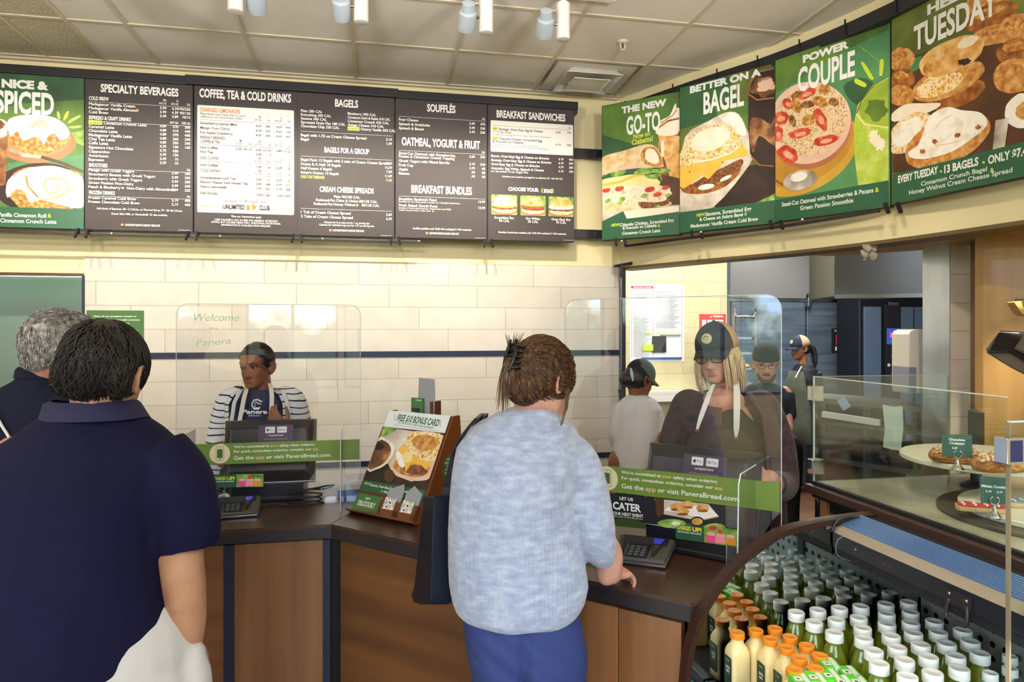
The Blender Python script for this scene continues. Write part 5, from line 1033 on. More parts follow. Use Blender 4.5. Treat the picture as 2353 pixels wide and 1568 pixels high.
def price_sign(c, yaw, w_, h_, lines, label):
    t = thing('price_sign', label, 'price sign', c); ch = MATS['chrome']
    b = MB(); b.lathe([(.017, 0), (.0175, .003), (.014, .006), (.009, .013), (.005, .017), (.0045, .032)], c, 20); b.build('stand', ch, t, smooth=True)
    u = V((math.cos(yaw), math.sin(yaw), 0)); n = V((u.y, -u.x, 0)); cl = MB()
    for s in (-1, 1): cl.tube([c + V((0, 0, .03)) + n * .002, c + u * s * .008 + V((0, 0, .038)) + n * .003, c + u * s * .009 + V((0, 0, .048)) + n * .004, c + u * s * .004 + V((0, 0, .052)) + n * .004], .0014, 6)
    cl.build('clip', ch, t, smooth=True)
    O = c + V((0, 0, .034)) - u * w_ / 2 ; M = frame(O, u, UP + n * -.15)
    MB().box((0, 0, -.0008), (w_, h_, 0), M=M).build('card', mat('sign_green', '27503e', .4), t); a = Art(M)
    for s, x, y, hh in lines: a.text(s, x * w_, y * h_, hh * h_, wt, 'C', bold=.03)
    a.done('lettering', t); return t
price_sign(on_plate(2200, 1080, zt), -.55, .072, .062, [('Chocolate', .5, .72, .11), ('Croissant', .5, .56, .11), ('3.69', .42, .36, .09)], 'green price sign for the chocolate croissants in chrome holder')
d2 = V((1.79, 1.50, ZM + .0005)); cake_board('turntable', d2, .295, .012, mat('turntable_dark', '4a4338', .5), 'dark round turntable under the cookie board')
d3 = V((d2.x, d2.y - .01, ZM + .013)); cake_board('cookie_board', d3, .25, .016, m_brd, 'round white board holding the iced mitten cookies'); zt2 = ZM + .0295
def cookie(c, rz, m1, label):
    t = thing('mitten_cookie', label, 'cookie', c, rz, group='mitten cookies')
    pts = [(-.055, -.022), (.01, -.028), (.045, -.026), (.058, -.006), (.05, .016), (.02, .022), (-.01, .022), (-.02, .034), (-.038, .036), (-.036, .022), (-.055, .018)]; n = len(pts); o = []
    for i in range(n):
        p0, p1, p2, p3 = (V(pts[(i + k - 1) % n]) for k in range(4))
        for k in range(4):
            u = k / 4; o.append(tuple(.5 * ((2 * p1) + (p2 - p0) * u + (2 * p0 - 5 * p1 + 4 * p2 - p3) * u * u + (3 * p1 - p0 - 3 * p2 + p3) * u ** 3)))
    b = MB(); b.extrude(o, Matrix.Identity(4), .012); b.build('biscuit', mat('biscuit', 'd8b07c', .7, bump=(150, .4)), t, bev=.003, smooth=.7, world=False)
    b = MB(); b.extrude([(x * .94, y * .93) for x, y in o], Matrix.Translation((0, 0, .0125)), .0022); b.build('icing', m1, t, bev=.001, smooth=.7, world=False)
    for k in range(4):
        x = -.04 + k * .026; b = MB(); b.tube([(x - .006, -.018, .0155), (x, -.006, .0158), (x - .004, .004, .0158), (x + .003, .014, .0155)], .0024, 6); b.build('icing_stripe', mat('icing_white', 'f4efe8', .5), t, smooth=True, world=False)
    return t
cookie(on_plate(2255, 1173, zt2), -.45, mat('icing_red', 'cf3a33', .4), 'red mitten cookie with white zigzag icing')
cookie(on_plate(2362, 1162, zt2), -.2, mat('icing_blue', '6d9ac0', .4), 'blue iced mitten cookie at the edge of the picture')
price_sign(on_plate(2285, 1190, zt2), -.6, .058, .066, [('Mitten Cookie', .5, .6, .10), ('3.19', .3, .42, .08), ('3.19', .7, .42, .08)], 'green price sign for the mitten cookies in chrome holder')

# ---------------------------------------------------------------- wood wall fittings by the bakery
t = thing('bread_shelf_bracket', 'curved honey wood bracket with steel rod on the wood wall', 'bracket', P(2330, 690, 2.95))
b = MB(); Mw = frame(P(2312, 725, 3.0), RT, UP); b.extrude([(-.002, .055), (.03, .06), (.036, .035), (.06, .022), (.25, .022), (.25, -.006), (.05, -.004), (.03, .008)], Mw, .05); b.build('bracket', m_wood_y, t, bev=.003)
b = MB(); b.cyl(P(2330, 688, 2.93), P(2480, 688, 2.93), .006); b.build('rod', m_steel, t)
t = thing('bread_tray', 'tilted black tray with paper tag on the wood wall', 'tray', P(2320, 800, 2.9))
b = MB(); b.grid([[P(2268, 806, 2.88), P(2298, 763, 2.95), P(2352, 765, 2.95), P(2420, 770, 2.95)], [P(2276, 809, 2.80), P(2320, 809, 2.78), P(2360, 830, 2.72), P(2430, 868, 2.65)]], .006); b.build('tray', m_black2, t)
b = MB(); b.grid([[P(2268, 806, 2.85), P(2322, 808, 2.80), P(2440, 870, 2.66)], [P(2268, 812, 2.83), P(2322, 845, 2.74), P(2440, 905, 2.6)]], .006); b.build('lip', mat('tray_grey', '5c544a', .4), t)
b = MB(); b.grid([[P(2296, 763, 2.935), P(2342, 765, 2.93)], [P(2291, 772, 2.925), P(2338, 773, 2.92)]]); b.build('tag', m_lw, t)
b = MB(); b.grid([[P(2353, 770, 2.8), P(2440, 772, 2.8)], [P(2330, 802, 2.75), P(2440, 860, 2.7)]], .01); b.build('divider', mat('tray_grey', '5c544a', .4), t)
tb = thing('steel_bin', 'grey steel box standing against the wood wall behind the bakery glass', 'bin', P(2248, 1100, 3.15)); q0_ = P(2224, 950, 3.2); q1_ = P(2262, 950, 3.12)
b = MB(); b.prism([(p_.x, p_.y) for p_ in (q0_, P(2253, 950, 3.1), q1_, P(2235, 950, 3.3))], 0.0005, 1.65 - 3.15 * 190 / 1590); b.build('box', m_dsteel, tb)
# ---------------------------------------------------------------- registers, card terminals, display stand, posters on the guards
m_reg = mat('register_black', '1c1d22', .35, bump=(400, .08)); m_scr = mat('screen_blue', '3d3fb0', .15, emit='3a3ccf', es=.35)
m_pur = mat('sign_purple', '4a3650', .4); m_keyp = mat('keypad', '17171a', .5)
def register(O, u, label):
    u = V(u).normalized(); n = V((u.y, -u.x, 0)); t = thing('cash_register', label, 'register', O); M = frame(O, u, -n)   # x along, y inward, z up
    b = MB(); b.box((-.15, -.11, .0005), (.15, .12, .085), M=M); b.build('base', m_reg, t, bev=.008)
    b = MB(); b.box((-.14, -.112, .018), (.14, -.108, .022), M=M); b.build('base_groove', mat('reg_grey', '4a4b50', .4), t)
    b = MB(); b.box((-.085, -.045, .08), (.085, .035, .21), M=M); b.build('neck', m_reg, t, bev=.01)
    Mt = M @ Matrix.Translation((0, .0, .200)) @ Matrix.Rotation(math.radians(-16), 4, 'X')
    def rr(w_, h_, y, c=0): return [Mt @ V((x, y, z + c)) for x, z in ((-w_, -h_), (w_, -h_), (w_, h_), (-w_, h_))]
    b = MB(); b.loft([rr(.155, .09, -.055), rr(.165, .10, -.05), rr(.19, .135, -.01), rr(.195, .14, .0), rr(.195, .14, .02)], True); hd = b.build('monitor', m_reg, t, bev=.004)
    b = MB(); b.box((-.175, .021, -.12), (.175, .023, .12), M=Mt); b.build('screen', mat('screen_dark', '10131c', .1, emit='8fa8d0', es=.4), hd)
    b = MB(); b.box((-.155, -.057, -.055), (.155, -.0555, -.05), M=Mt); b.build('vent_line', mat('reg_grey', '4a4b50', .4), hd)
    b = MB(); b.tube([Mt @ V(p_) for p_ in ((-.195, .0, .02), (-.225, .01, .03), (-.235, .02, -.02))], .012, 8); b.build('card_swipe', m_reg, hd, smooth=True)
    cd = MB(); Mc = Mt @ Matrix.Translation((-.045, -.0575, .062)) @ Matrix.Rotation(PI / 2, 4, 'X'); cd.box((0, -.04, 0), (.145, .045, .001), M=Mc); c_ = cd.build('pay_sign', m_pur, t)
    a = Art(Mc @ Matrix.Translation((0, 0, .0008)))
    for x0 in (.028, .078):
        a.rrect(x0, .010, x0 + .04, .037, .003, wt); a.text('Pay', x0 + .018, .019, .010, mat('pay_grey', '7a7c84', .5), 'L', xs=.9)
    a.ell(.038, .023, .0045, .005, m_ink); a.ell(.0395, .0285, .0012, .002, m_ink, rot=-30); a.ell(.088, .023, .005, .005, mat('g_blue', '4a76d0', .5), a0=0, a1=360); a.ell(.088, .023, .003, .003, wt); a.rect(.088, .0222, .0935, .0242, mat('g_blue', '4a76d0', .5)); a.ell(.0855, .026, .002, .002, mat('g_red', 'd05040', .5))
    a.text('accepted here', .073, -.004, .008, wt, 'C', width=.062, bold=.02); a.text('card and phone payments welcome at this register', .073, -.018, .003, wt, 'C', width=.10)
    a.done('lettering', c_); return t
pr = atY(622, 1150, 3.22); register(V((pr.x, 3.215, ZT)), (1, 0, 0), 'black cash register in front of the cashier in the striped cardigan')
q_ = CB + A1 * 1.255 + N1 * .50; register(V((q_.x, q_.y, ZT)), A1, 'black cash register before the cashier in the cap')
def terminal(O, u, label, cord=None):
    u = V(u).normalized(); n = V((u.y, -u.x, 0)); t = thing('card_terminal', label, 'card terminal', O); M = frame(O, u, -n) @ Matrix.Scale(.86, 4); Mt = M @ Matrix.Translation((0, 0, .012)) @ Matrix.Rotation(math.radians(9), 4, 'X')
    b = MB(); b.box((-.085, -.085, .0008), (.085, .075, .012), M=M); b.build('foot', m_black, t, bev=.004)
    b = MB(); b.loft([[Mt @ V((x, y, .006)) for x, y in ((-.098, -.10), (.098, -.10), (.108, .09), (-.108, .09))], [Mt @ V((x, y, .020)) for x, y in ((-.10, -.102), (.10, -.102), (.11, .092), (-.11, .092))]]); b.build('silver_band', mat('silver', 'b9bcc4', .25, .9), t, bev=.006)
    b = MB(); b.loft([[Mt @ V((x, y, .0205)) for x, y in ((-.099, -.101), (.099, -.101), (.109, .091), (-.109, .091))], [Mt @ V((x, y, .034)) for x, y in ((-.094, -.094), (.094, -.094), (.104, .086), (-.104, .086))]]); b.build('body', mat('terminal_grey', '4a463f', .5), t, bev=.006)
    b = MB(); b.box((-.086, .022, .0335), (.086, .082, .0350), M=Mt); b.build('screen_bezel', m_black2, t); b = MB(); b.box((-.076, .03, .035), (.076, .076, .0355), M=Mt); b.build('screen', m_scr, t)
    b = MB(); b.box((-.05, -.092, .034), (.03, .012, .0352), M=Mt); b.build('keypad', m_keyp, t)
    for r_ in range(4):
        for c_ in range(3): b = MB(); b.box((-.042 + c_ * .022, -.082 + r_ * .021, .0352), (-.026 + c_ * .022, -.07 + r_ * .021, .039), M=Mt); b.build('key', mat('key_grey', '55565a', .5), t, bev=.001)
    b = MB(); b.grid([[Mt @ V(p_) for p_ in ((-.056, -.09, .034), (-.062, .016, .034))], [Mt @ V(p_) for p_ in ((-.066, -.06, .058), (-.07, .01, .064))]], .002); b.grid([[Mt @ V(p_) for p_ in ((.034, .016, .034), (.034, -.09, .034))], [Mt @ V(p_) for p_ in ((.04, .01, .064), (.042, -.06, .058))]], .002); b.grid([[Mt @ V(p_) for p_ in ((-.062, .014, .034), (.034, .014, .034))], [Mt @ V(p_) for p_ in ((-.07, .02, .062), (.04, .02, .062))]], .002); b.build('privacy_shield', mat('shield', '2b2a2a', .4), t)
    b = MB(); b.tube([Mt @ V(p_) for p_ in ((.05, -.07, .038), (.075, .06, .04))], .0035, 8); b.build('stylus', m_black2, t, smooth=True); return t
q_ = atZ(543, 1180, ZT); terminal(V((q_.x, q_.y, ZT)), V((1, .12, 0)), 'card terminal on the counter through the gap of the first guard')
q_ = atZ(1478, 1283, ZT); terminal(V((q_.x, q_.y, ZT)), A1 + V((.0, .25, 0)), "card terminal under the woman's hand")
def coil(name, label, pts, r, m=m_black2):
    b = MB(); b.tube(pts, r, 6, smooth=4); o = b.build(name, m, smooth=True); tag(o, label, 'cable'); return o
c0 = atZ(600, 1168, ZT + .005); c0.z = ZT + .006
L_ = [c0 + V((.0, .01, 0)), c0 + V((.05, .04, .0)), c0 + V((.10, .01, 0))]
for k in range(26):
    a_ = k * .62; L_.append(V((c0.x + .17 + .07 * math.cos(a_), c0.y + .03 + .03 * math.sin(a_), ZT + .006 + k * .0018)))
L_ += [c0 + V((.28, .10, .06)), c0 + V((.24, .16, .03)), V((pr.x + .16, 3.24, ZT + .02))]
coil('cable_coil', 'coiled black cable on the counter between terminal and register', L_, .0036)
q_ = CB + A1 * 1.13 + N1 * .24; coil('cable', 'black cable under the guard at the slanted counter', [V((q_.x, q_.y, ZT + .004)), V((q_.x + .06, q_.y + .05, ZT + .004)), V((q_.x + .10, q_.y + .02, ZT + .006)), V((q_.x + .12, q_.y + .10, ZT + .02))], .003)
# small blue and white box behind the guard, green receipt book, white wipe
t = thing('tissue_box', 'blue and white tissue box behind the first guard', 'box', atZ(790, 1140, ZT)); q_ = atZ(775, 1146, ZT)
b = MB(); b.box((q_.x - .0, q_.y + .02, ZT + .0005), (q_.x + .15, q_.y + .14, ZT + .055)); b.build('box', mat('box_blue', '3c5fae', .45), t, bev=.003); b = MB(); b.box((q_.x - .001, q_.y + .018, ZT + .03), (q_.x + .151, q_.y + .142, ZT + .0555)); b.build('lid', m_lw, t, bev=.003)
b = MB(); b.grid([[V((q_.x + .04, q_.y + .08, ZT + .056)), V((q_.x + .11, q_.y + .08, ZT + .056))], [V((q_.x + .03, q_.y + .06, ZT + .09)), V((q_.x + .12, q_.y + .09, ZT + .085))]], .002); b.build('tissue', m_white, t)
q_ = atZ(1345, 1288, ZT); Mg = frame(V((q_.x, q_.y, ZT + .0006)), A1, N1); b = MB(); b.box((-.06, 0, 0), (.05, .16, .02), M=Mg); tag(b.build('order_pager', mat('pager_green', 'a5d23c', .4), bev=.003), "lime green box on the counter behind the woman's arm", 'box')
q_ = atZ(500, 1150, ZT); b = MB(); b.limb([V((q_.x, q_.y, ZT + .012)), V((q_.x + .03, q_.y + .02, ZT + .014)), V((q_.x + .05, q_.y, ZT + .010))], [.006, .011, .005], 8); tag(b.build('paper_wad', m_lw, smooth=True), 'crumpled white paper behind the first card terminal', 'paper')
# stand with bonus card poster
BL = V((-.0876, 2.868, ZT + .0045)); W_ = .344; vv = (N1 * .218 + UP * .385); Hh = vv.length; Mp = frame(BL, A1, vv); Mp = Mp @ Matrix.Translation((0, 0, .002))
st = thing('display_stand', 'slanted brown counter display stand with gift card poster', 'display stand', BL); m_st = mat('stand_wood', '7a431f', .4, col2='6a3818', cscale=6)
side = [(0, -.004), (.30, -.004), (.262, .385), (.218, .385)]
b = MB(); Ms = frame(BL, N1, UP); Ls = Matrix.Translation(A1 * W_) @ Ms; b.extrude(side, Ls @ Matrix.Translation((0, 0, -.006)), .012); b.build('side', m_st, st, bev=.002)
b = MB(); b.extrude(side, Ms @ Matrix.Translation((0, 0, -.006)), .012); b.build('side', m_st, st, bev=.002)
b = MB(); b.box((.0, 0, -.012), (W_, Hh, -.002), M=Mp); b.build('front_board', m_st, st)
b = MB(); b.box((-.008, -.004, -.004), (W_ + .008, .004, .03), M=Mp); b.build('ledge', m_st, st, bev=.002)
A_ = Art(Mp, step=.0002, z=.001)
def Q(x, y): return on_plane(Mp, 790 + x * .2231, 880 + y * .2231)
def G(pts, m, sm=0):
    if sm:
        n = len(pts); o = []
        for i in range(n):
            p0, p1, p2, p3 = (V(pts[(i + k - 1) % n]) for k in range(4))
            for k in range(sm):
                u_ = k / sm; o.append(tuple(.5 * ((2 * p1) + (p2 - p0) * u_ + (2 * p0 - 5 * p1 + 4 * p2 - p3) * u_ * u_ + (3 * p1 - p0 - 3 * p2 + p3) * u_ ** 3)))
        pts = o
    pp = [Q(*p) for p in pts]; pp = [(min(max(x, .004), W_ - .006), y) for x, y in pp]; ar = sum(pp[i][0] * pp[(i + 1) % len(pp)][1] - pp[(i + 1) % len(pp)][0] * pp[i][1] for i in range(len(pp))); A_.poly(pp if ar > 0 else pp[::-1], m)
def El(cx, cy, rx, ry, m, rot=0, n=28):
    c, s_ = math.cos(math.radians(rot)), math.sin(math.radians(rot)); G([(cx + rx * math.cos(2 * PI * i / n) * c - ry * math.sin(2 * PI * i / n) * s_, cy + rx * math.cos(2 * PI * i / n) * s_ + ry * math.sin(2 * PI * i / n) * c) for i in range(n)], m)
def Tq(s, x0, y0, x1, y1, h, m, **k):      # text along the line between two pixel points (baseline ends)
    a_, b_ = Q(x0, y0), Q(x1, y1); A_.text(s, (a_[0] + b_[0]) / 2, (a_[1] + b_[1]) / 2, h, m, 'C', width=(V(b_) - V(a_)).length, rot=math.degrees(math.atan2(b_[1] - a_[1], b_[0] - a_[0])), **k)
v1, v2 = Q(410, 455)[1], Q(165, 1110)[1]
A_.rect(.004, v2, W_ - .004, Hh - .002, F['choc']); A_.rect(.004, v2, W_ - .004, v2 + .045, m_gre)
G([(415, 455), (1050, 550), (1000, 760), (900, 960), (700, 1020), (540, 960), (470, 860), (380, 700), (330, 680)], F['paper']); G([(415, 455), (560, 480), (400, 570), (372, 570)], F['leaf'])
El(720, 880, 250, 130, F['pink'], 8); El(700, 870, 190, 100, F['crust'], 8); G([(545, 720), (600, 680), (680, 840), (680, 900), (590, 870), (550, 800)], F['icing'], 4); El(740, 900, 130, 50, F['meat'], 6); G([(560, 700), (640, 600), (860, 700), (1000, 720), (960, 790), (850, 900), (800, 850), (700, 830), (640, 930), (620, 760)], F['cheese']); El(660, 770, 50, 60, F['egg'], 20)
G([(630, 660), (660, 560), (760, 500), (1050, 550), (1010, 720), (940, 800), (850, 810), (760, 770), (690, 720)], F['gold'], 4); G([(700, 600), (800, 540), (960, 570), (980, 640), (880, 700), (780, 700)], F['bag2'], 4)
G([(355, 575), (430, 580), (510, 630), (525, 690), (490, 790), (420, 860), (330, 900), (245, 900)], F['icing'], 2); G([(350, 610), (430, 605), (485, 660), (485, 740), (420, 830), (330, 880), (255, 880)], F['coffee'], 2); G([(350, 620), (400, 625), (420, 670), (370, 700), (330, 680)], F['choc'], 3); G([(430, 920), (500, 900), (530, 980), (480, 1040), (430, 1000)], F['wood'], 3)
A_.rect(.003, v1, W_ - .003, Hh - .001, mat('poster_white', 'e9eef0', .5))
Tq('FREE $10 BONUS CARD', 548, 392, 975, 452, .030, m_gre, bold=.03); Tq('for every $50 in Gift Cards purchased', 565, 420, 925, 478, .0085, m_gre, bold=.01); Tq('Promotion dates and terms are listed in the cafe and online for gift cards', 520, 440, 960, 505, .004, mat('pay_grey', '7a7c84', .5))
for s_, cx, cy in ((-1, 548, 355), (1, 985, 420)):
    for k in (-1, 0, 1, 2): a_, b_ = Q(cx + s_ * 8, cy + k * 14), Q(cx + s_ * 24, cy + k * 22 - 6); A_.line(*a_, *b_, .002, mat('ink_red', 'd8383c', .5))
Tq('NEW!', 218, 1050, 272, 1062, .011, m_lime, bold=.03, shear=.15); Tq('Sausage, Over-Easy Egg & Cheese on Asiago Bagel', 278, 1066, 812, 1168, .010, wt, bold=.02); Tq('&', 395, 1132, 410, 1135, .010, m_lime, bold=.03); Tq('Hazelnut Coffee', 420, 1138, 600, 1172, .010, wt, bold=.02)
A_.rect(.006, .004, .150, v2 - .012, mat('gift_green', '447a3e', .45)); Tq('GIFT', 232, 1205, 284, 1215, .008, wt, bold=.04); Tq('DELICIOUSLY', 150, 1262, 325, 1300, .021, wt, bold=.035); a_, b_ = Q(140, 1280), Q(305, 1312); A_.line(*a_, *b_, .002, mat('ink_red', 'd8383c', .5))
A_.done('poster', st)
b = MB(); b.box((.158, .0, .0), (W_ - .002, .030, .022), M=Mp)
for x0, x1 in ((.152, .170), (.232, .262), (.326, .342)): b.box((x0, 0, 0), (x1, .064, .022), M=Mp)
b.build('card_pocket', m_st, st, bev=.001)
m_env = mat('envelope_grey', '9a9c9f', .6); m_conf = mat('gift_card', 'ffffff', .4, ramp=[(.30, '2c3f7a'), (.36, 'f2f2ee'), (.5, 'f2f2ee'), (.53, 'f0a03a'), (.57, 'e05a50'), (.61, 'f2f2ee'), (.70, '5fc4b8')], cscale=70, cdetail=0)
for i, (x0, lb) in enumerate(((.172, 'confetti-patterned gift card in the middle pocket of the stand'), (.264, 'confetti-patterned gift card in the outer pocket by the tote bag'))):
    t = thing('gift_card', lb, 'gift card', Mp @ V((x0, .02, .012)), group='confetti gift cards'); b = MB()
    for k in range(4): b.box((x0 + .001 * k, .012, .0150 + k * .0012), (x0 + .058, .078 - .002 * k, .0158 + k * .0012), M=Mp)
    b = MB(); b.box((x0, .010, .015), (x0 + .058, .076, .0205), M=Mp); b.build('card', m_conf, t)
    t = thing('envelope', lb.replace('confetti-patterned gift card', 'grey gift envelope behind the cards'), 'envelope', Mp @ V((x0, .03, .006)), group='grey envelopes')
    b = MB(); b.box((x0 - .004, .01, .005), (x0 + .072, .112, .012), M=Mp); b.build('envelope', m_env, t); b = MB(); b.extrude([(x0 - .004, .112), (x0 + .072, .112), (x0 + (.06 if i == 0 else .02), .14)], Mp @ Matrix.Translation((0, 0, .008)), .001); b.build('flap', m_env, t)
tp0 = BL + N1 * .232 + UP * .385 + A1 * .06; Mk = frame(tp0, A1, UP)
b = MB(); b.box((.04, -.02, -.045), (.165, .045, -.037), M=Mk); b.box((.155, -.02, -.06), (.165, .05, .0), M=Mk); b.build('top_pocket', m_st, st)
t = thing('envelope', 'tall grey envelopes standing in the top pocket of the stand', 'envelope', tp0, group='grey envelopes')
for k in range(5): b = MB(); b.box((.06 + k * .008, 0.001, -.034 + k * .0055), (.145 + k * .006, .148 - k * .011, -.031 + k * .0055), M=Mk @ Matrix.Rotation(-.05, 4, 'Z')); b.build('sheet', m_env, t)
t = thing('gift_card', 'green gift card pack at the top of the stand', 'gift card', tp0); b = MB(); b.box((.055, .001, -.005), (.118, .062, .004), M=Mk); b.build('card', mat('gift_green', '447a3e', .45), t)
a = Art(Mk @ Matrix.Translation((.055, 0, .0042))); a.text('PANERA', .058, .050, .006, wt, 'R', bold=.02); a.rect(.004, .004, .05, .02, m_ink); a.done('lettering', t)
O_ = BL + A1 * (W_ + .0065) + N1 * .12 + UP * .18; Mb = frame(O_, N1, UP); a = Art(Mb); a.ell(.075, .0, .048, .058, mat('badge_green', '4c5f2a', .5))
for i, s_ in enumerate(('DOUBLE', 'THE PROTEIN', 'ON ANY', 'SALAD FOR', 'ADDITIONAL', 'COST')): a.text(s_, .075, .034 - i * .013, .008, wt, 'C', bold=.02)
a.done('badge', st)
# posters on the slanted guard and promotional strips
def on_guard(G_, key):
    t, M, u, n = G_; Mz = M @ Matrix.Translation((0, 0, .0026 if key == 'cu' else .0015)); return t, Mz
t, Mz = on_guard(gr_, 'cater'); a = Art(Mz); q = lambda x, y: on_plane(Mz, 1350 + x * .2551, 1040 + y * .2551)
def Gp(a, q, pts, m): pp = [q(*p) for p in pts]; ar = sum(pp[i][0] * pp[(i + 1) % len(pp)][1] - pp[(i + 1) % len(pp)][0] * pp[i][1] for i in range(len(pp))); a.poly(pp if ar > 0 else pp[::-1], m)
def Tg(a, q, s, x0, y0, x1, y1, h, m, **k):
    a_, b_ = q(x0, y0), q(x1, y1); a.text(s, (a_[0] + b_[0]) / 2, (a_[1] + b_[1]) / 2, h, m, 'C', width=(V(b_) - V(a_)).length, rot=math.degrees(math.atan2(b_[1] - a_[1], b_[0] - a_[0])), **k)
pd = mat('poster_dark', '211f26', .45); Gp(a, q, [(188, 368), (1240, 480), (1242, 722), (215, 605)], pd); Gp(a, q, [(200, 600), (430, 600), (530, 650), (520, 690), (225, 660)], mat('poster_moss', '33471f', .45))
Gp(a, q, [(605, 415), (1090, 465), (1185, 580), (1050, 610), (920, 600), (700, 560), (640, 540)], F['paper']); Gp(a, q, [(610, 412), (690, 425), (690, 545), (640, 590), (615, 540)], F['wood']); Gp(a, q, [(690, 520), (760, 470), (1090, 480), (1180, 570), (1050, 600), (900, 560)], F['icing'])
for x, y in ((800, 490), (900, 470), (1040, 500), (860, 530)): Gp(a, q, [(x + 60 * math.cos(k * .6), y + 34 * math.sin(k * .6)) for k in range(10)], F['bun']); Gp(a, q, [(x + 50 * math.cos(k * .6), y + 26 + 12 * math.sin(k * .6)) for k in range(10)], F['bund'])
for x, y, rx, ry, m in ((760, 640, 130, 40, 'leaf'), (1150, 680, 100, 42, 'leaf'), (1130, 680, 40, 22, 'red'), (800, 640, 40, 18, 'icing'), (990, 622, 62, 46, 'choc'), (990, 622, 50, 32, 'bun')): Gp(a, q, [(x + rx * math.cos(k * .35), y + ry * math.sin(k * .35)) for k in range(18)], F[m])
Tg(a, q, 'LET US', 292, 424, 414, 438, .0105, wt, bold=.035); Tg(a, q, 'CATER', 232, 506, 486, 538, .026, wt, bold=.035); Tg(a, q, 'YOUR NEXT EVENT', 216, 556, 506, 588, .011, wt, bold=.03); Tg(a, q, 'Order online at PaneraBread.com', 222, 576, 500, 606, .005, wt)
a.done('catering_poster', t, 'dark catering poster')
def charged(G_, q):
    t, Mz = on_guard(G_, 'cu'); a = Art(Mz); c = [on_plane(Mz, *p) for p in q]; (x0, y0), (x1, y1) = c; Mr = Matrix.Translation((x0, y0, 0)) @ Matrix.Rotation(math.atan2(y1 - y0, x1 - x0), 4, 'Z'); a.M = Mz @ Mr; L = (V(c[1]) - V(c[0])).length; h_ = L * .27; k = L
    a.rect(0, 0, .47 * k, h_, m_gre); a.rect(.47 * k, 0, k, h_, F['leaf']); ylw = mat('ink_yellow2', 'f0e040', .5); a.text('CHARGED', .03 * k, .155 * k, .07 * k, ylw, 'L', width=.23 * k, bold=.035); a.text('UP!', .28 * k, .155 * k, .07 * k, ylw, 'L', width=.15 * k, bold=.05); a.text('RECHARGED LEMONADES', .04 * k, .11 * k, .025 * k, wt, 'L', width=.38 * k, bold=.02)
    for i, (x, m) in enumerate(((.58, 'ff4fa0'), (.73, 'ffa0b0'), (.88, 'f0a040'))): mm = mat('drink_%d' % i, m, .4); a.ell(x * k, .09 * k, .085 * k, .065 * k, mm); a.rect((x - .085) * k, .02 * k, (x + .085) * k, .12 * k, mm); a.ell(x * k, .15 * k, .07 * k, .03 * k, F['pink'])
    a.ell(.73 * k, .2 * k, .04 * k, .035 * k, mat('ink_red', 'd8383c', .5)); a.done('lemonade_strip', t, 'small strip picturing pink and orange lemonades')
charged(gl, [(488, 1121), (605, 1119)]); charged(gr_, [(1553, 1238), (1697, 1258)])
# green scribble welcome note on the first guard
t, Mz = on_guard(gl, 'w'); a = Art(Mz); gm = mat('marker_green', 'b9d0a8', .6)
Tg(a, lambda x, y: on_plane(Mz, x, y), 'Welcome', 440, 738, 548, 738, .03, gm, shear=.3); Tg(a, lambda x, y: on_plane(Mz, x, y), 'to', 480, 758, 500, 758, .014, gm, shear=.3); Tg(a, lambda x, y: on_plane(Mz, x, y), 'Panera', 450, 796, 530, 790, .026, gm, shear=.3); a.done('marker_note', t, 'faint green handwritten welcome')

# ---------------------------------------------------------------- kitchen things
b_ = mat('oven_steel', '74828f', .35, .55, bump=(14, .35, (.6, 1, 7)), col2='55626f', cscale=2.5, stretch=(.5, 1, 5)); YO = 7.8
ox = lambda px: atY(px, 700, YO).x
ov = thing('rack_oven', 'big stainless rack oven at the back of the kitchen', 'oven', (ox(1820), YO, 0))
MB().box((ox(1672), YO + .03, 0), (ox(1966), YO + 1.0, 2.86)).build('body', mat('oven_body', '4a4744', .4, .6), ov)
MB().box((ox(1672), YO - .06, 2.03), (ox(1966), YO + .03, 2.86)).build('hood', mat('oven_hood', '7a7a78', .4, .3), ov, bev=.01)
for a0, a1 in ((1680, 1849), (1852, 1962)): MB().box((ox(a0), YO - .02, .25), (ox(a1), YO + .03, 2.0)).build('door', b_, ov, bev=.01)
MB().box((ox(1672), YO - .03, 1.995), (ox(1966), YO, 2.03)).build('track', m_steel, ov); 
b = MB(); b.box((ox(1846), YO - .1, 1.93), (ox(1856), YO - .03, 2.09)); b.build('latch', m_steel, ov, bev=.01); b = MB(); b.cyl((ox(1846), YO - .08, 2.07), (ox(1866), YO - .08, 2.07), .03); b.build('roller', m_steel, ov, smooth=.6)
MB().box((ox(1958), YO - .07, 1.2), (ox(1963), YO - .03, 1.8)).build('door_handle', m_steel, ov, bev=.005)
Mo = frame((ox(1908), YO - .025, 1.36), (1, 0, 0), UP); k = ox(1938) - ox(1908); b = MB(); b.box((0, 0, -.01), (k, .30, .004), M=Mo); b.build('control_plate', m_black2, ov); a = Art(Mo @ Matrix.Translation((0, 0, .005))); a.text('Revent', k / 2, .26, .022, wt, 'C', width=k * .6, shear=.2); a.rect(k * .3, .09, k * .7, .22, mat('ink_red', 'd8383c', .5)); a.rect(k * .25, .02, k * .45, .07, wt); a.done('control_marks', ov)
a = Art(frame((ox(1877), YO - .062, 2.135), (1, 0, 0), UP)); a.text('Revent', 0, 0, .19, m_black2, 'L', width=ox(1955) - ox(1877), bold=.012, shear=.18); a.done('lettering', ov)
o2 = thing('deck_oven', 'tall dark oven with lit control screen beside the rack oven', 'oven', (ox(2050), YO - .4, 0)); Y2 = YO - .5; x2 = lambda px: atY(px, 700, Y2).x
MB().box((x2(1975), Y2, 0), (x2(2160), YO - .08, 2.5)).build('body', mat('oven_dark', '23262c', .3, .5), o2, bev=.01)
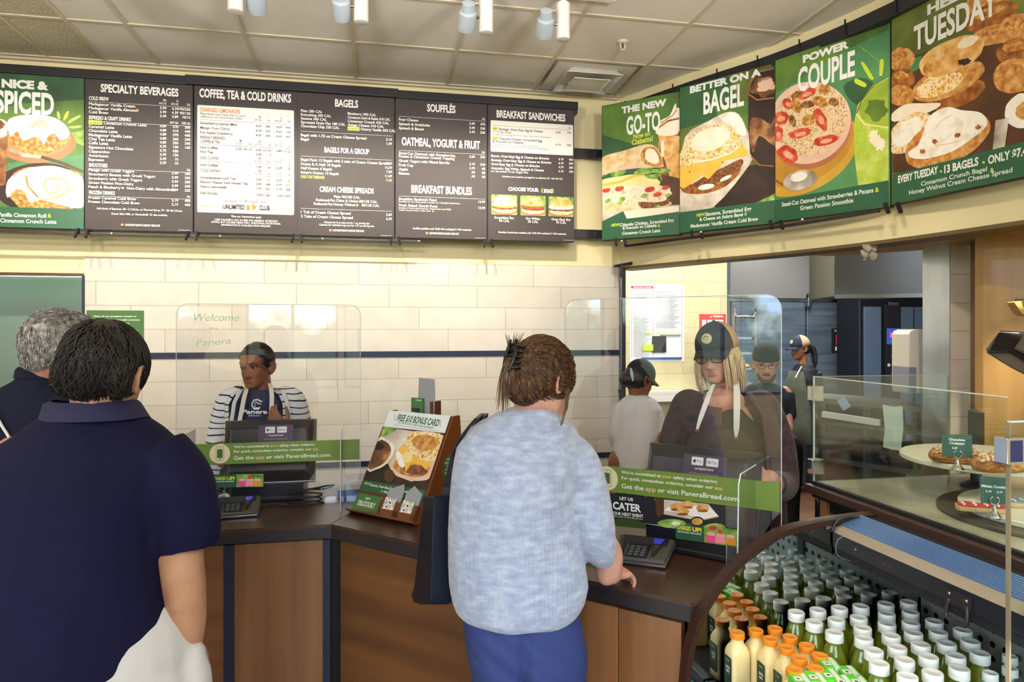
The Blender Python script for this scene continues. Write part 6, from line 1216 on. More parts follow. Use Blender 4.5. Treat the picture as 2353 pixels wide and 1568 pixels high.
for a0, a1, m in ((1984, 2022, 'panel_steel'), (2068, 2096, 'panel_steel'), (2100, 2118, 'panel_steel')): MB().box((x2(a0), Y2 - .02, .3), (x2(a1), Y2 - .0005, 1.92)).build('panel', mat('panel_steel', '7286a0', .3, .5), o2)
MB().box((x2(2032), Y2 - .025, .6), (x2(2064), Y2 - .0005, 1.95)).build('control_panel', m_black2, o2)
Mo = frame((x2(2034), Y2 - .026, 1.47), (1, 0, 0), UP); k = x2(2062) - x2(2034); b = MB(); b.box((0, 0, 0), (k, .19, .003), M=Mo); b.build('display', mat('display_lit', '23305a', .2, emit='3a55b0', es=.8), o2); a = Art(Mo @ Matrix.Translation((0, 0, .0035))); a.rect(k * .25, .08, k * .75, .14, mat('lit_pink', 'd04a90', .4, emit='d04a90', es=.8)); a.text('Revent', k * .5, .47, .045, mat('pay_grey', '7a7c84', .5), 'C', width=k * .8, shear=.2)
for dx, dz in ((0, 0), (.35, 0), (-.35, 0), (0, .1), (0, -.1)): a.ell(k * (.5 + dx), -.25 + dz, .02, .02, m_lw)
a.done('control_marks', o2)
hd = thing('exhaust_hood', 'stainless exhaust hood hanging above the ovens', 'hood', P(2020, 620, 5.2)); b = MB(); h0, h1 = P(1916, 600, 5.3), P(2135, 600, 5.1)
b.prism([(h0.x, h0.y), (h1.x, h1.y), (h1.x + .1, h1.y + .6), (h0.x + .2, h0.y + .6)], 1.90, 2.88); b.build('canopy', m_dsteel, hd, bev=.008)
b = MB(); b.bar(V((h0.x, h0.y - .01, 1.90)), V((h1.x, h1.y - .01, 1.90)), .02, .03); b.build('drip_edge', m_steel, hd)
rag = MB(); rag.ell(P(1998, 577, 3.62), (.045, .025, .045)); o = rag.build('cloth', mat('rag', 'a39c8c', .9), smooth=True); 
for v_ in o.data.vertices: v_.co += V((noise.noise(v_.co * 40), noise.noise(v_.co * 40 + V((9, 0, 0))), noise.noise(v_.co * 40 + V((0, 7, 0))))) * .03
tag(o, 'bunched pale cloth hung under the soffit edge', 'cloth')
rk = thing('bakery_rack', 'steel pan rack behind the cashier in the cap', 'rack', P(1715, 900, 6.3)); r0, r1 = P(1686, 800, 6.3), P(1737, 800, 6.3)
for p_, q_ in ((r0, r1),): 
    b = MB(); b.tube([V((p_.x, p_.y, .05)), V((p_.x, p_.y, 1.72)), V((p_.x + .02, p_.y, 1.76)), V((q_.x - .02, q_.y, 1.76)), V((q_.x, q_.y, 1.72)), V((q_.x, q_.y, .05))], .016, 8, smooth=2); b.build('frame', m_steel, rk, smooth=True)
    for z in [.3 + .14 * i for i in range(10)]: b = MB(); b.box((p_.x, p_.y - .02, z), (q_.x, p_.y + .5, z + .018)); b.build('pan', mat('pan_alu', 'b0b2b4', .35, 1.0), rk)
for i, (z, dx) in enumerate(((.33, .02), (.61, .03), (.89, .02), (1.17, .03), (1.31, .05))): b = MB(); b.ell((r0.x + .06 + dx, r0.y + .06, z + .0), (.07, .1, .03)); tag(b.build('loaf', F['crust'], smooth=True), f'brown loaf on the {ORD[i]} filled pan up the steel rack', 'bread', 'loaves on the pan rack')
yk = YK - .002; Mo = frame(atY(1447, 832, yk), (1, 0, 0), UP); Wp = on_plane(Mo, 1572, 832)[0]; Hp = on_plane(Mo, 1447, 652)[1]; t = thing('labor_poster', 'large white labor law poster on the kitchen tile wall', 'poster', Mo.translation); b = MB(); b.box((0, 0, -.001), (Wp, Hp, .001), M=Mo); b.build('sheet', mat('poster_white', 'e9eef0', .5), t); a = Art(Mo @ Matrix.Translation((0, 0, .001)))
rd = mat('ink_red', 'd8383c', .5); bl = mat('ink_blue', '2c55a0', .5); gy = mat('ink_grey', '9a9fa2', .6)
a.rect(.02 * Wp, .94 * Hp, .43 * Wp, .97 * Hp, rd); a.text('Florida Labor Law Poster', .07 * Wp, .948 * Hp, .012, wt, 'L', width=.33 * Wp, bold=.02)
for x in (.03, .42, .95): a.rect(x * Wp, .05 * Hp, (x + .006) * Wp, .94 * Hp, rd)
random.seed(3)
for i in range(46):
    y_ = .9 - i * .0185
    for x0, x1 in ((.05, .38), (.47, .92)):
        if y_ < .42 and x0 > .4: continue
        a.rect((x0 + .02 * random.random()) * Wp, y_ * Hp, (x1 - .1 * random.random()) * Wp, (y_ + .006) * Hp, gy)
a.rect(.2 * Wp, .03 * Hp, .95 * Wp, .055 * Hp, bl); a.text("Workers' Comp Works For You", .24 * Wp, .36 * Hp, .022, m_ye, 'L', width=.68 * Wp, bold=.03); a.rect(.4 * Wp, .12 * Hp, .66 * Wp, .33 * Hp, m_ink); a.rect(.23 * Wp, .14 * Hp, .42 * Wp, .22 * Hp, m_lime); a.rect(.55 * Wp, .33 * Hp, .93 * Wp, .345 * Hp, mat('ink_teal', '3f8f98', .5)); a.done('print', t)
Mo = frame(atY(1607, 766, yk), (1, 0, 0), UP); Wp = on_plane(Mo, 1668, 766)[0]; Hp = on_plane(Mo, 1607, 722)[1]; t = thing('warning_sign', 'red warning sign on the kitchen tile behind the cashier in the cap', 'sign', Mo.translation); b = MB(); b.box((0, 0, -.001), (Wp, Hp, .001), M=Mo); b.build('sheet', rd, t); a = Art(Mo @ Matrix.Translation((0, 0, .001))); a.text('WARNING', .7 * Wp, .83 * Hp, .022, wt, 'C', width=.4 * Wp, bold=.03); a.poly([(.4 * Wp, .83 * Hp), (.46 * Wp, .83 * Hp), (.43 * Wp, .93 * Hp)], wt); a.rect(.1 * Wp, .3 * Hp, .25 * Wp, .7 * Hp, wt); a.rect(.3 * Wp, .1 * Hp, .9 * Wp, .7 * Hp, wt); a.done('lettering', t)
sh = thing('wall_shelf', 'pale shelf on the kitchen tile wall by the worker in white', 'shelf', atY(1520, 912, YK)); p_, q_ = atY(1478, 906, YK - .1), atY(1562, 906, YK - .1); MB().box((p_.x, YK - .14, 1.02), (q_.x + .3, YK - .0005, 1.05)).build('board', m_lw, sh); MB().box((p_.x, YK - .142, .95), (q_.x + .3, YK - .12, 1.018)).build('rail', m_white, sh)
dl = thing('door_closer_tube', 'grey steel tube beside the dark opening jamb', 'post', P(1427, 800, 4.9)); MB().cyl(P(1427, 895, 4.93), P(1427, 638, 4.93), .011).build('tube', m_dsteel, dl, smooth=.6); MB().cyl(P(1427, 640, 4.93), P(1427, 900, 4.93), .006).build('core', m_black, dl, smooth=.6); b = MB(); b.bar(P(1413, 612, 4.93), P(1452, 605, 5.0), .03, .02); b.bar(P(1427, 640, 4.93), P(1427, 608, 4.93), .02, .02); b.build('arm', m_black, dl); b = MB(); b.bar(P(1427, 895, 4.93), P(1430, 925, 4.93), .04, .04); b.build('bracket', m_black, dl)
pt = thing('towel_dispenser', 'white rounded paper towel dispenser beside the steel column', 'dispenser', P(2105, 830, 3.9)); d0, d1 = P(2089, 757, 3.92), P(2130, 905, 3.92)
b = MB(); M_ = frame(P(2089, 905, 3.92), RT, UP); w_, h_ = .11, .365; r = .03; pts = [(0, r), (.008, .008), (r, 0), (w_, 0), (w_, h_), (r + .005, h_), (.01, h_ - .01), (0, h_ - r)]; b.extrude(pts, M_ @ Matrix.Translation((0, 0, -.18)), .18); b.build('cover', mat('dispenser_white', 'efece4', .3), pt, bev=.006); b = MB(); b.extrude([(-.001, .0), (.04, .0), (.04, .15), (-.001, .15)], M_ @ Matrix.Translation((0, 0, -.17)), .172); b.build('window', mat('dispenser_grey', '8f95b0', .2), pt)
# prep station seen through the bakery glass
ps = thing('prep_station', 'dark prep station with steel shelves behind the bakery glass', 'prep table', P(2000, 1000, 3.9)); i0, i1 = P(1888, 1000, 4.3), P(2118, 1000, 3.85)
for z, h_, m in ((.55, .04, m_black2), (.86, .03, m_dsteel), (1.08, .02, m_dsteel), (1.22, .03, m_steel)):
    b = MB(); b.prism([(i0.x, i0.y), (i1.x, i1.y), (i1.x + .2, i1.y + .35), (i0.x + .2, i0.y + .35)], z - h_, z); b.build('shelf', m, ps)
for f_ in (0.02, .5, .98): p_ = i0.lerp(i1, f_); b = MB(); b.box((p_.x, p_.y + .02, 0), (p_.x + .03, p_.y + .05, 1.22)); b.build('post', m_steel, ps)
b = MB(); b.prism([(i0.x + .2, i0.y + .35), (i1.x + .2, i1.y + .35), (i1.x + .21, i1.y + .37), (i0.x + .21, i0.y + .37)], 0, 1.22); b.build('back', m_black2, ps)
b = MB(); b.bar(P(1890, 952, 4.2), P(2022, 972, 3.95), .02, .035); b.build('ticket_rail', m_lw, ps)
for i, (px, lb) in enumerate(((1925, 'dark seeded loaf on the prep shelf next to the glass edge'), (1985, 'dark seeded loaf on the prep shelf beside the hanging sheet'), (2090, 'dark seeded loaf on the prep shelf below the steel column'))): p_ = P(px, 1000, 4.3 - (px - 1888) / 230 * .45) + V((.1, .14, 0)); p_.z = .86 + .062; b = MB(); b.ell(p_, (.11, .1, .06)); o = b.build('loaf', mat('seed_loaf', '4a3018', .7, col2='2a1a0e', cscale=90, bump=(120, 1)), smooth=True); tag(o, lb, 'bread', 'loaves on the prep shelf')
b = MB(); pts = [[P(2028, 930, 3.985), P(2050, 935, 3.95), P(2074, 934, 3.91)], [P(2033, 985, 3.96), P(2052, 988, 3.93), P(2076, 984, 3.9)], [P(2029, 1028, 3.97), P(2052, 1034, 3.93), P(2070, 1036, 3.91)]]; b.grid(pts, .001); o = b.build('order_sheet', mat('paper_pale', 'cfe0d2', .7)); tag(o, 'curled pale paper sheet hanging behind the bakery glass', 'paper')
b = MB(); b.box((0, 0, -.001), (.05, .07, .001), M=frame(P(1938, 945, 3.95), RT * .8 + UP * .5, UP * .8 - RT * .5)); tag(b.build('paper_slip', mat('paper_blue', '9fb0d8', .6)), 'tilted bluish paper slip above the prep station', 'paper')
# ---------------------------------------------------------------- people
def remesh(mb, voxel, it=5, fac=.5):
    me = mb.mesh('tmp'); o = bpy.data.objects.new('tmp', me); COL.objects.link(o)
    r = o.modifiers.new('r', 'REMESH'); r.mode = 'VOXEL'; r.voxel_size = voxel
    if it: s = o.modifiers.new('s', 'SMOOTH'); s.factor = fac; s.iterations = it
    dg = bpy.context.evaluated_depsgraph_get(); dg.update(); m2 = bpy.data.meshes.new_from_object(o.evaluated_get(dg))
    vs = [v.co.copy() for v in m2.vertices]; ns = [v.normal.copy() for v in m2.vertices]; fs = [list(p.vertices) for p in m2.polygons]
    bpy.data.objects.remove(o); bpy.data.meshes.remove(me); bpy.data.meshes.remove(m2); return vs, ns, fs
def solid(mb, voxel, name, mats, parent, it=5, disp=None, cut=None, label=None):
    vs, ns, fs = remesh(mb, voxel, it)
    if disp: vs = [p + n * disp(p) for p, n in zip(vs, ns)]
    out = MB(); out.add(vs, fs); return out.build(name, mats, parent, smooth=True, label=label)
def interp(keys, z, k):
    if z <= keys[0][0]: return keys[0][k]
    for a, b in zip(keys, keys[1:]):
        if z <= b[0]: t = (z - a[0]) / (b[0] - a[0]); t = t * t * (3 - 2 * t) * .5 + t * .5; return a[k] + (b[k] - a[k]) * t
    return keys[-1][k]
HK = [(-.118, .060, .030, .012), (-.112, .078, .0, .029), (-.10, .088, -.02, .041), (-.08, .089, -.045, .053), (-.06, .088, -.062, .060), (-.035, .088, -.075, .066), (0, .088, -.088, .071), (.03, .093, -.095, .0745), (.06, .088, -.095, .0745), (.085, .070, -.083, .067), (.105, .040, -.055, .047), (.115, .012, -.02, .021), (.1185, .0, -.004, .004)]
g_ = lambda v, s: math.exp(-(v / s) ** 2)
def face_add(x, z):
    ax = abs(x); y = -.011 * g_(ax - .033, .016) * g_(z - .001, .012) + .004 * g_(ax - .03, .026) * g_(z - .024, .008)
    if -.062 < z < .016:
        t = min(max((.014 - z) / .056, 0), 1); am = .003 + .023 * t ** 1.15
        if z < -.044: am *= max(0, 1 - ((-.044 - z) / .014)) ** .7
        y += am * g_(x, .0085 + .006 * t)
    y += .009 * g_(ax - .0135, .0065) * g_(z + .041, .007) + .0065 * g_(x, .021) * g_(z + .0655, .0055) + .007 * g_(x, .019) * g_(z + .0775, .006) - .005 * g_(x, .026) * g_(z + .0715, .0028)
    return y + .004 * g_(x, .018) * g_(z + .103, .012) + .005 * g_(ax - .044, .02) * g_(z + .03, .02)
def head_frame(c, f, pitch=0, roll=0, s=1.0):
    f = V(f).normalized(); f.z = 0; f.normalize(); r = f.cross(UP)          # local x = subject's own right, y = face, z = up
    M = Matrix(((r.x, f.x, 0, c.x), (r.y, f.y, 0, c.y), (r.z, f.z, 1, c.z), (0, 0, 0, 1)))
    return M @ Matrix.Rotation(math.radians(-pitch), 4, 'X') @ Matrix.Rotation(math.radians(roll), 4, 'Y') @ Matrix.Scale(s, 4)
def head_solid(mb, M, wide=1.0, ear=0.0):
    n = 56; zs = [-.118 + .2365 * (.5 - .5 * math.cos(PI * i / 46)) for i in range(47)]; rings = []
    for z in zs:
        yf, yb, w_ = interp(HK, z, 1), interp(HK, z, 2), interp(HK, z, 3) * wide; r = []
        for i in range(n):
            a = 2 * PI * i / n; sx, cy = math.sin(a), math.cos(a); x = w_ * math.copysign(abs(sx) ** .86, sx); y = (yf + yb) / 2 + (yf - yb) / 2 * math.copysign(abs(cy) ** .9, cy)
            if cy > 0: y += face_add(x, z) * min(cy * 2.5, 1)
            r.append(M @ V((x, y, z)))
        rings.append(r)
    mb.loft(rings, True)
    for s in (-1, 1):
        R3 = M.to_3x3() @ Matrix.Rotation(s * .38, 3, 'Z') @ Matrix.Rotation(.18, 3, 'X')
        mb.ell(M @ V((s * (.073 * wide + ear * .6), -.012, -.010)), (.007 + ear * .5, .017, .029), R3, 14, 10)
        e_ = [V((s * .074 * wide, .004, -.030)), V((s * .077 * wide, -.010, -.040)), V((s * .083 * wide, -.026, -.016)), V((s * .084 * wide, -.026, .012)), V((s * .080 * wide, -.012, .022)), V((s * .075 * wide, .004, .012))]
        mb.limb([M @ p for p in [q + V((s * ear, 0, 0)) for q in e_]], [.005 * M.median_scale] * 6, 8, 3)
def eyes(out, M, mi_w, mi_i, mi_d, brow, look=0, closed=0.0, bw=.0028):
    for s in (-1, 1):
        c = V((s * .033, .0755, .0)); sc_ = M.median_scale
        out.ell(M @ c, (.0108 * sc_, .0105 * sc_, .0078 * sc_ * (1 - closed)), M.to_3x3().normalized(), 16, 10, mi_w)
        out.ell(M @ (c + V((look * .004, .0078, -.0005))), (.0060 * sc_, .0034 * sc_, .0062 * sc_ * (1 - closed)), M.to_3x3().normalized(), 12, 8, mi_i)
        lid = [V((s * .019, .081, -.001)), V((s * .026, .0865, .0065 * (1 - closed))), V((s * .034, .087, .0085 * (1 - closed))), V((s * .042, .083, .006 * (1 - closed))), V((s * .048, .076, .0))]
        out.limb([M @ p for p in lid], [.0008 * sc_, .0014 * sc_, .0016 * sc_, .0015 * sc_, .0008 * sc_], 6, 3, mi_d)
        br = [V((s * .016, .0925, .022)), V((s * .028, .0945, .0265)), V((s * .042, .088, .026)), V((s * .053, .076, .019))]
        out.limb([M @ p for p in br], [bw * sc_, bw * 1.15 * sc_, bw * sc_, .001 * sc_], 6, 3, mi_d)
def lips(out, M, mi):
    sc_ = M.median_scale
    for z, r in ((-.0665, .0035), (-.0765, .0045)):
        pts = [V((x, interp(HK, z, 1) + face_add(x, z) - .0028 - abs(x) * .16, z + (.0015 if abs(x) < .006 and z > -.07 else 0))) for x in (-.023, -.014, -.006, 0, .006, .014, .023)]
        out.limb([M @ p for p in pts], [q * sc_ for q in (.001, r * .8, r, r * .9, r, r * .8, .001)], 8, 2, mi)
def hand(mb, w, y, z, thumb, curl=(.5, .55, .6, .7), spread=.1, s=1.0, tcurl=.4, tdir=None):
    """w wrist, y finger direction, z normal of the back of the hand, thumb=+1/-1 side along y x z"""
    y = V(y).normalized(); z = V(z); z = (z - y * z.dot(y)).normalized(); x = y.cross(z) * thumb; w = V(w)
    pl = .088 * s
    for k, (ox, L) in enumerate(((.027, 1.0), (.009, 1.03), (-.009, .98), (-.026, .9))):
        mb.limb([w + x * ox * s * .55 + y * .004, w + x * ox * s * .9 + y * pl * .55, w + x * ox * s + y * pl * L], [.0135 * s, .0125 * s, .0108 * s], 10, 3)
    for (ox, L, r), c, kk in zip(((.027, .072, .0085), (.009, .080, .0088), (-.009, .075, .0084), (-.026, .058, .0075)), curl, (1.0, 1.03, .98, .9)):
        p = w + x * ox * s + y * pl * kk; a = 0; pts = [p]; rad = [r * 1.12 * s]; d0 = (y + x * (ox / .027) * spread).normalized()
        for f_, q in ((.46, .9), (.30, 1.0), (.24, .7)):
            a += c * q; p = p + (d0 * math.cos(a) - z * math.sin(a)) * L * f_ * s; pts.append(p); rad.append(r * (1.0 if f_ > .4 else .92 if f_ > .28 else .78) * s)
        mb.limb(pts, rad, 10, 3)
    t0 = w + x * .022 * s + y * .018 * s - z * .006; td = V(tdir).normalized() if tdir is not None else (x * .75 + y * .62 - z * .25 * tcurl * 2).normalized()
    mb.limb([t0, t0 + td * .04 * s, t0 + (td + y * .25).normalized() * .068 * s - z * .004 * tcurl, t0 + (td + y * .5).normalized() * .092 * s - z * .012 * tcurl], [.0155 * s, .0118 * s, .0098 * s, .0078 * s], 10, 3)
def px_rings(rows, d, hd, p=.9, n=36, dx=None):
    out = []
    for r in rows:
        y, xl, xr = r[:3]; dd = r[3] if len(r) > 3 else d; h = r[4] if len(r) > 4 else hd; a_, b_ = P(xl, y, dd), P(xr, y, dd); c = (a_ + b_) / 2; hw = (b_ - a_).length / 2
        out.append([c + RT * hw * math.copysign(abs(math.cos(t)) ** p, math.cos(t)) + FW * h * math.copysign(abs(math.sin(t)) ** p, math.sin(t)) for t in [2 * PI * i / n for i in range(n)]])
    return out
def legs(mb, hip, feet, r=(.10, .062, .05), w_=.09, zk=.48):
    u = RT
    for s, ft in zip((-1, 1), feet):
        ft = V(ft); h = hip + u * s * w_; k = h.lerp(ft, .52); k.z = zk; mb.limb([h + V((0, 0, .05)), h - V((0, 0, .12)), k, V((ft.x, ft.y, .12))], [r[0], r[0] * .95, r[1] * 1.12, r[1]], 18, 4)
def shoe(parent, ft, f, m, name='shoe'):
    f = V(f).normalized(); b = MB(); b.limb([V((ft[0], ft[1], .045)) - f * .07, V((ft[0], ft[1], .05)), V((ft[0], ft[1], .035)) + f * .13], [.042, .045, .034], 14, 4); b.build(name, m, parent, smooth=True)
def lockset(out, M, paths, r, mi=0, seg=5, sub=2):
    sc_ = M.median_scale
    for p in paths: n = len(p); out.limb([M @ V(q) for q in p], [max(r * sc_ * math.sin(PI * (.18 + .8 * i / (n - 1))) , .0004) for i in range(n)], seg, sub, mi, flat=.55)
from mathutils.bvhtree import BVHTree
def surf_locks(vs, fs, M, count, keep, flow, L, rnd, steps=7, lift=.0025, wave=.0, r=.0024, out=None, seg=4):
    """locks of hair that start on the hair surface and are combed along flow(p) (head coordinates), hugging the surface"""
    bv = BVHTree.FromPolygons(vs, fs); Mi = M.inverted(); M3 = M.to_3x3(); paths = []
    for _ in range(count):
        v = vs[rnd.randrange(len(vs))]
        if not keep(Mi @ v): continue
        p = v.copy(); loc, n, _, _ = bv.find_nearest(p); path = [loc - n * .001]; Lk = L * rnd.uniform(.6, 1.25); f0 = rnd.uniform(0, 6.3); lf = lift * rnd.uniform(.5, 1.5)
        for k in range(1, steps):
            d = flow(Mi @ p, rnd); d = (M3 @ d); d -= n * d.dot(n)
            if d.length < 1e-6: break
            d.normalize(); s_ = n.cross(d); d = d + s_ * wave * math.sin(f0 + k * 1.5); q = p + d * Lk / steps; loc, n2, _, _ = bv.find_nearest(q); 
            free = (q - loc).dot(n2); p = loc + n2 * max(lf, min(free, .02)); n = n2; path.append(p.copy())
        if len(path) > 3: paths.append(path)
    lockset(out, Matrix.Identity(4), paths, r * M.median_scale, seg=seg)
def scalp(d, c=(0, -.008, .012), r=(.080, .098, .110)):
    d = V(d).normalized(); k = 1 / math.sqrt((d.x / r[0]) ** 2 + (d.y / r[1]) ** 2 + (d.z / r[2]) ** 2); return V(c) + d * k
def skin(name, c1, c2): return mat(name, c1, .5, col2=c2, cscale=18, bump=(220, .12, None, .001), sub=.06, spec=.4)
m_eye = mat('eye_white', 'b8aea4', .25); m_iris = mat('eye_iris', '1e130c', .15); m_lash = mat('brow_dark', '2a1c14', .7)
def person(label, base, facing): 
    t = thing('person', label, 'person', (base.x, base.y, 0)); return t
def body_build(t, mb, voxel, m_skin, extra=None, mats=(), it=3):
    vs, ns, fs = remesh(mb, voxel, it); out = MB(); out.add(vs, fs, 0)
    if extra: o = len(out.v); out.v += extra.v; out.f += [[i + o for i in q] for q in extra.f]; out.m += [m + 1 for m in extra.m]
    return out.build('body', [m_skin, *mats], t, smooth=True)
def fold(amp, sc_, st=(1, 1, .35), seed=0):
    def f(p):
        q = V((p.x * st[0], p.y * st[1], p.z * st[2])) * sc_ + V((seed, seed * 2, 0)); return amp * (noise.noise(q) + .4 * noise.noise(q * 2.3))
    return f
def strip_px(pts, w_px, d, thick=.003, out=None):
    """ribbon through (x, y, depth) pixel points"""
    b = out or MB(); rows_ = []
    for i, q in enumerate(pts):
        ww = w_px if isinstance(w_px, (int, float)) else w_px[i]; dd = q[2] if len(q) > 2 else d; rows_.append([P(q[0] - ww / 2, q[1], dd), P(q[0] + ww / 2, q[1], dd)])
    b.grid(rows_, thick); return b

# ---- the dark-haired man in front, seen from behind
dB = 1.55; fB = (FW * .995 - RT * .06).normalized()
hB = P(240, 862, dB); MBh = head_frame(hB, fB, 12, 3, .98); baseB = P(215, 1500, dB); t = person('dark-haired man in a navy polo shirt, hand in pocket of pale trousers, back turned', baseB, fB)
mb = MB(); head_solid(mb, MBh, 1.0, .006); nb = P(225, 965, dB + .0); mb.limb([MBh @ V((0, -.010, -.03)), MBh @ V((0, -.008, -.07)), nb + FW * .02, nb + FW * .02 - V((0, 0, .06))], [.052, .053, .056, .07], 18, 4)
shR, elR, wrR = P(372, 1075, dB), P(420, 1320, dB - .01), P(432, 1490, dB + .02)
mb.limb([shR, P(402, 1200, dB), elR, P(428, 1410, dB), wrR], [.062, .052, .046, .043, .031], 18, 4)
hand(mb, wrR, V((.05, .25, -1)), RT * .9 - FW * .2, -1, (.25, .25, .3, .35), .02, .98, .2)
shL = P(40, 1060, dB + .05); elL = P(-70, 1330, dB + .05); mb.limb([shL, elL, P(-40, 1500, dB + .15)], [.06, .046, .032], 14, 4)
hipB = V((baseB.x, baseB.y, .90)) + RT * -.02; ftB = [hipB - RT * .12, hipB + RT * .12]
legs(mb, hipB, ftB, (.085, .055, .045)); mb.limb([hipB - V((0, 0, .02)), P(215, 1250, dB), P(220, 1080, dB), nb], [.13, .135, .13, .06], 18, 4)
m_sk1 = skin('skin_tan', 'b98a6a', 'a87658'); ex = MB(); eyes(ex, MBh, 0, 1, 2, 2); body_build(t, mb, .0045, m_sk1, ex, (m_eye, m_iris, m_lash))
br = MB(); 
# polo shirt
m_polo = mat('navy_polo', '100d31', .8, col2='0d0b2a', cscale=2.5, bump=(900, .2), spec=.2)
mb = MB(); rows = [(940, 135, 305, dB, .075), (960, 108, 335, dB, .085), (985, 60, 366, dB, .11), (1015, 5, 396, dB, .125), (1055, -45, 418, dB, .14), (1110, -62, 418, dB, .15), (1200, -64, 398, dB, .165), (1300, -62, 392, dB, .18), (1400, -58, 402, dB, .185), (1470, -50, 408, dB, .185), (1515, -30, 402, dB, .18), (1545, -15, 385, dB, .17), (1562, 20, 350, dB, .14)]
mb.loft(px_rings(rows, dB, .15))
mb.limb([P(345, 1060, dB), P(392, 1115, dB), P(420, 1190, dB), P(430, 1262, dB)], [.088, .086, .078, .070], 22, 5, round_ends=False)
mb.limb([P(10, 1070, dB + .03), P(-60, 1200, dB + .05), P(-75, 1290, dB + .05)], [.09, .085, .08], 18, 4, round_ends=False)
def dispB(p):
    q = V((p.dot(RT), p.dot(FW), p.z)); f1 = noise.noise(V((q.x * 5.5 + q.z * 2.2, q.y * 3, q.z * 1.5))) * .017
    dgn = (q.x * .75 + q.z * .66); f2 = noise.noise(V((dgn * 14, q.y * 4, (q.x - q.z) * 2.2 + 5))) * .020 * max(0, min(1, (1.28 - q.z) * 2.2))
    return f1 + f2
solid(mb, .006, 'polo_shirt', m_polo, t, 6, dispB)
cb = MB(); cu = []
for y_, xl, xr, hd, ex_ in ((918, 134, 308, .076, 0), (924, 116, 314, .081, .0), (945, 112, 326, .090, .0), (958, 108, 334, .096, .0), (950, 122, 318, .083, 0), (928, 128, 302, .073, 0)):
    cu.append(px_rings([(y_, xl, xr, dB, hd)], dB, hd)[0])
cb.loft([[p + V((0, 0, -.022 * max(0, (p - hB).dot(fB) / .1))) + RT * 0 for p in r] for r in cu], False); cb.build('collar', mat('navy_collar', '14123c', .75, bump=(500, .3, (3, 3, 1))), t, smooth=.8)
mb = MB(); legs(mb, hipB, [f_ for f_ in ftB], (.135, .11, .1), .115); mb.loft(px_rings([(1475, -10, 400, dB, .165), (1530, -20, 452, dB, .175), (1568, -25, 462, dB, .178), (1640, -20, 458, dB, .17), (1720, 0, 440, dB, .15)], dB, .17))
mb.limb([P(442, 1500, dB), P(440, 1570, dB), P(430, 1660, dB)], [.030, .045, .05], 14, 3); solid(mb, .007, 'trousers', mat('pale_trousers', 'c9c4be', .85, bump=(600, .2)), t, 5, fold(.006, 7))
for f_ in ftB: shoe(t, f_, fB, m_black2)
# hair
m_hairB = mat('hair_black_brown', '120c0b', .42, col2='2a1c15', cscale=60, stretch=(3, 3, .6), spec=.45, bump=(240, .5, (3, 3, .3)))
mb = MB(); mb.ell(MBh @ V((0, -.006, .027)), (.082, .102, .093), MBh.to_3x3().normalized(), 30, 20); mb.ell(MBh @ V((0, -.015, .026)), (.081, .098, .098), MBh.to_3x3().normalized(), 30, 20); mb.ell(MBh @ V((0, -.052, -.010)), (.066, .048, .042), MBh.to_3x3().normalized(), 24, 14)
for s in (-1, 1): mb.ell(MBh @ V((s * .052, -.048, -.002)), (.026, .040, .046), MBh.to_3x3().normalized(), 20, 12)
vs, ns, fs = remesh(mb, .006, 5); out = MB(); out.add(vs, fs); rnd = random.Random(5); crown = V((.012, -.05, .108))
surf_locks(vs, fs, MBh, 1500, lambda p: (p - crown).length > .018, lambda p, r: V(((p.x - crown.x) * 1.2, (p.y - crown.y) * .8, -.05 - .5 * max(0, .06 - p.z))), .075, rnd, 8, .003, .55, .0026, out)
surf_locks(vs, fs, MBh, 700, lambda p: p.z < -.005 and p.y < .01, lambda p, r: V((p.x * .4 + .03 * (r.random() - .5), -.01, -.08)), .05, rnd, 8, .004, .8, .0026, out)
out.build('hair', m_hairB, t, smooth=True)

# ---- the grey-haired man beyond him
dA = 2.1; fA = (FW * .80 + RT * .60).normalized(); hA = P(140, 808, dA); MA = head_frame(hA, fA, 6, 0, .98); baseA = P(120, 1300, dA); t = person('grey-haired man in dark navy shirt, half hidden behind the dark-haired man', baseA, fA)
mb = MB(); head_solid(mb, MA, .97); nA = P(105, 880, dA); mb.limb([MA @ V((0, -.025, -.045)), nA, nA - V((0, 0, .06))], [.060, .062, .08], 18, 4); hipA = V((baseA.x, baseA.y, .92)); ftA = [hipA - RT * .11, hipA + RT * .11]
legs(mb, hipA, ftA, (.085, .055, .045)); mb.limb([hipA, P(110, 1050, dA), nA - V((0, 0, .05))], [.12, .13, .07], 18, 4)
for q_ in (((-30, 950), (-60, 1100), (-20, 1200)), ((235, 950), (255, 1100), (300, 1190))): mb.limb([P(*q_[0], dA), P(*q_[1], dA), P(*q_[2], dA + .15)], [.055, .045, .032], 14, 4)
hand(mb, P(300, 1190, dA + .15), FW + RT * .4, UP, 1)
m_sk2 = skin('skin_ruddy', 'd09a80', 'bd8068'); ex = MB(); eyes(ex, MA, 0, 1, 2, 2); body_build(t, mb, .0045, m_sk2, ex, (m_eye, m_iris, mat('brow_grey', '8a7c70', .7)))
m_shA = mat('dark_navy_shirt', '14162c', .8, col2='111326', cscale=3, spec=.2, bump=(900, .2)); mb = MB(); mb.loft(px_rings([(852, 62, 146, dA, .075), (872, 52, 160, dA, .085), (890, 20, 200, dA, .10), (915, -22, 232, dA, .12), (960, -58, 262, dA, .13), (1060, -66, 268, dA, .14), (1200, -60, 262, dA, .15), (1350, -55, 258, dA, .155), (1440, -40, 245, dA, .14)], dA, .13))
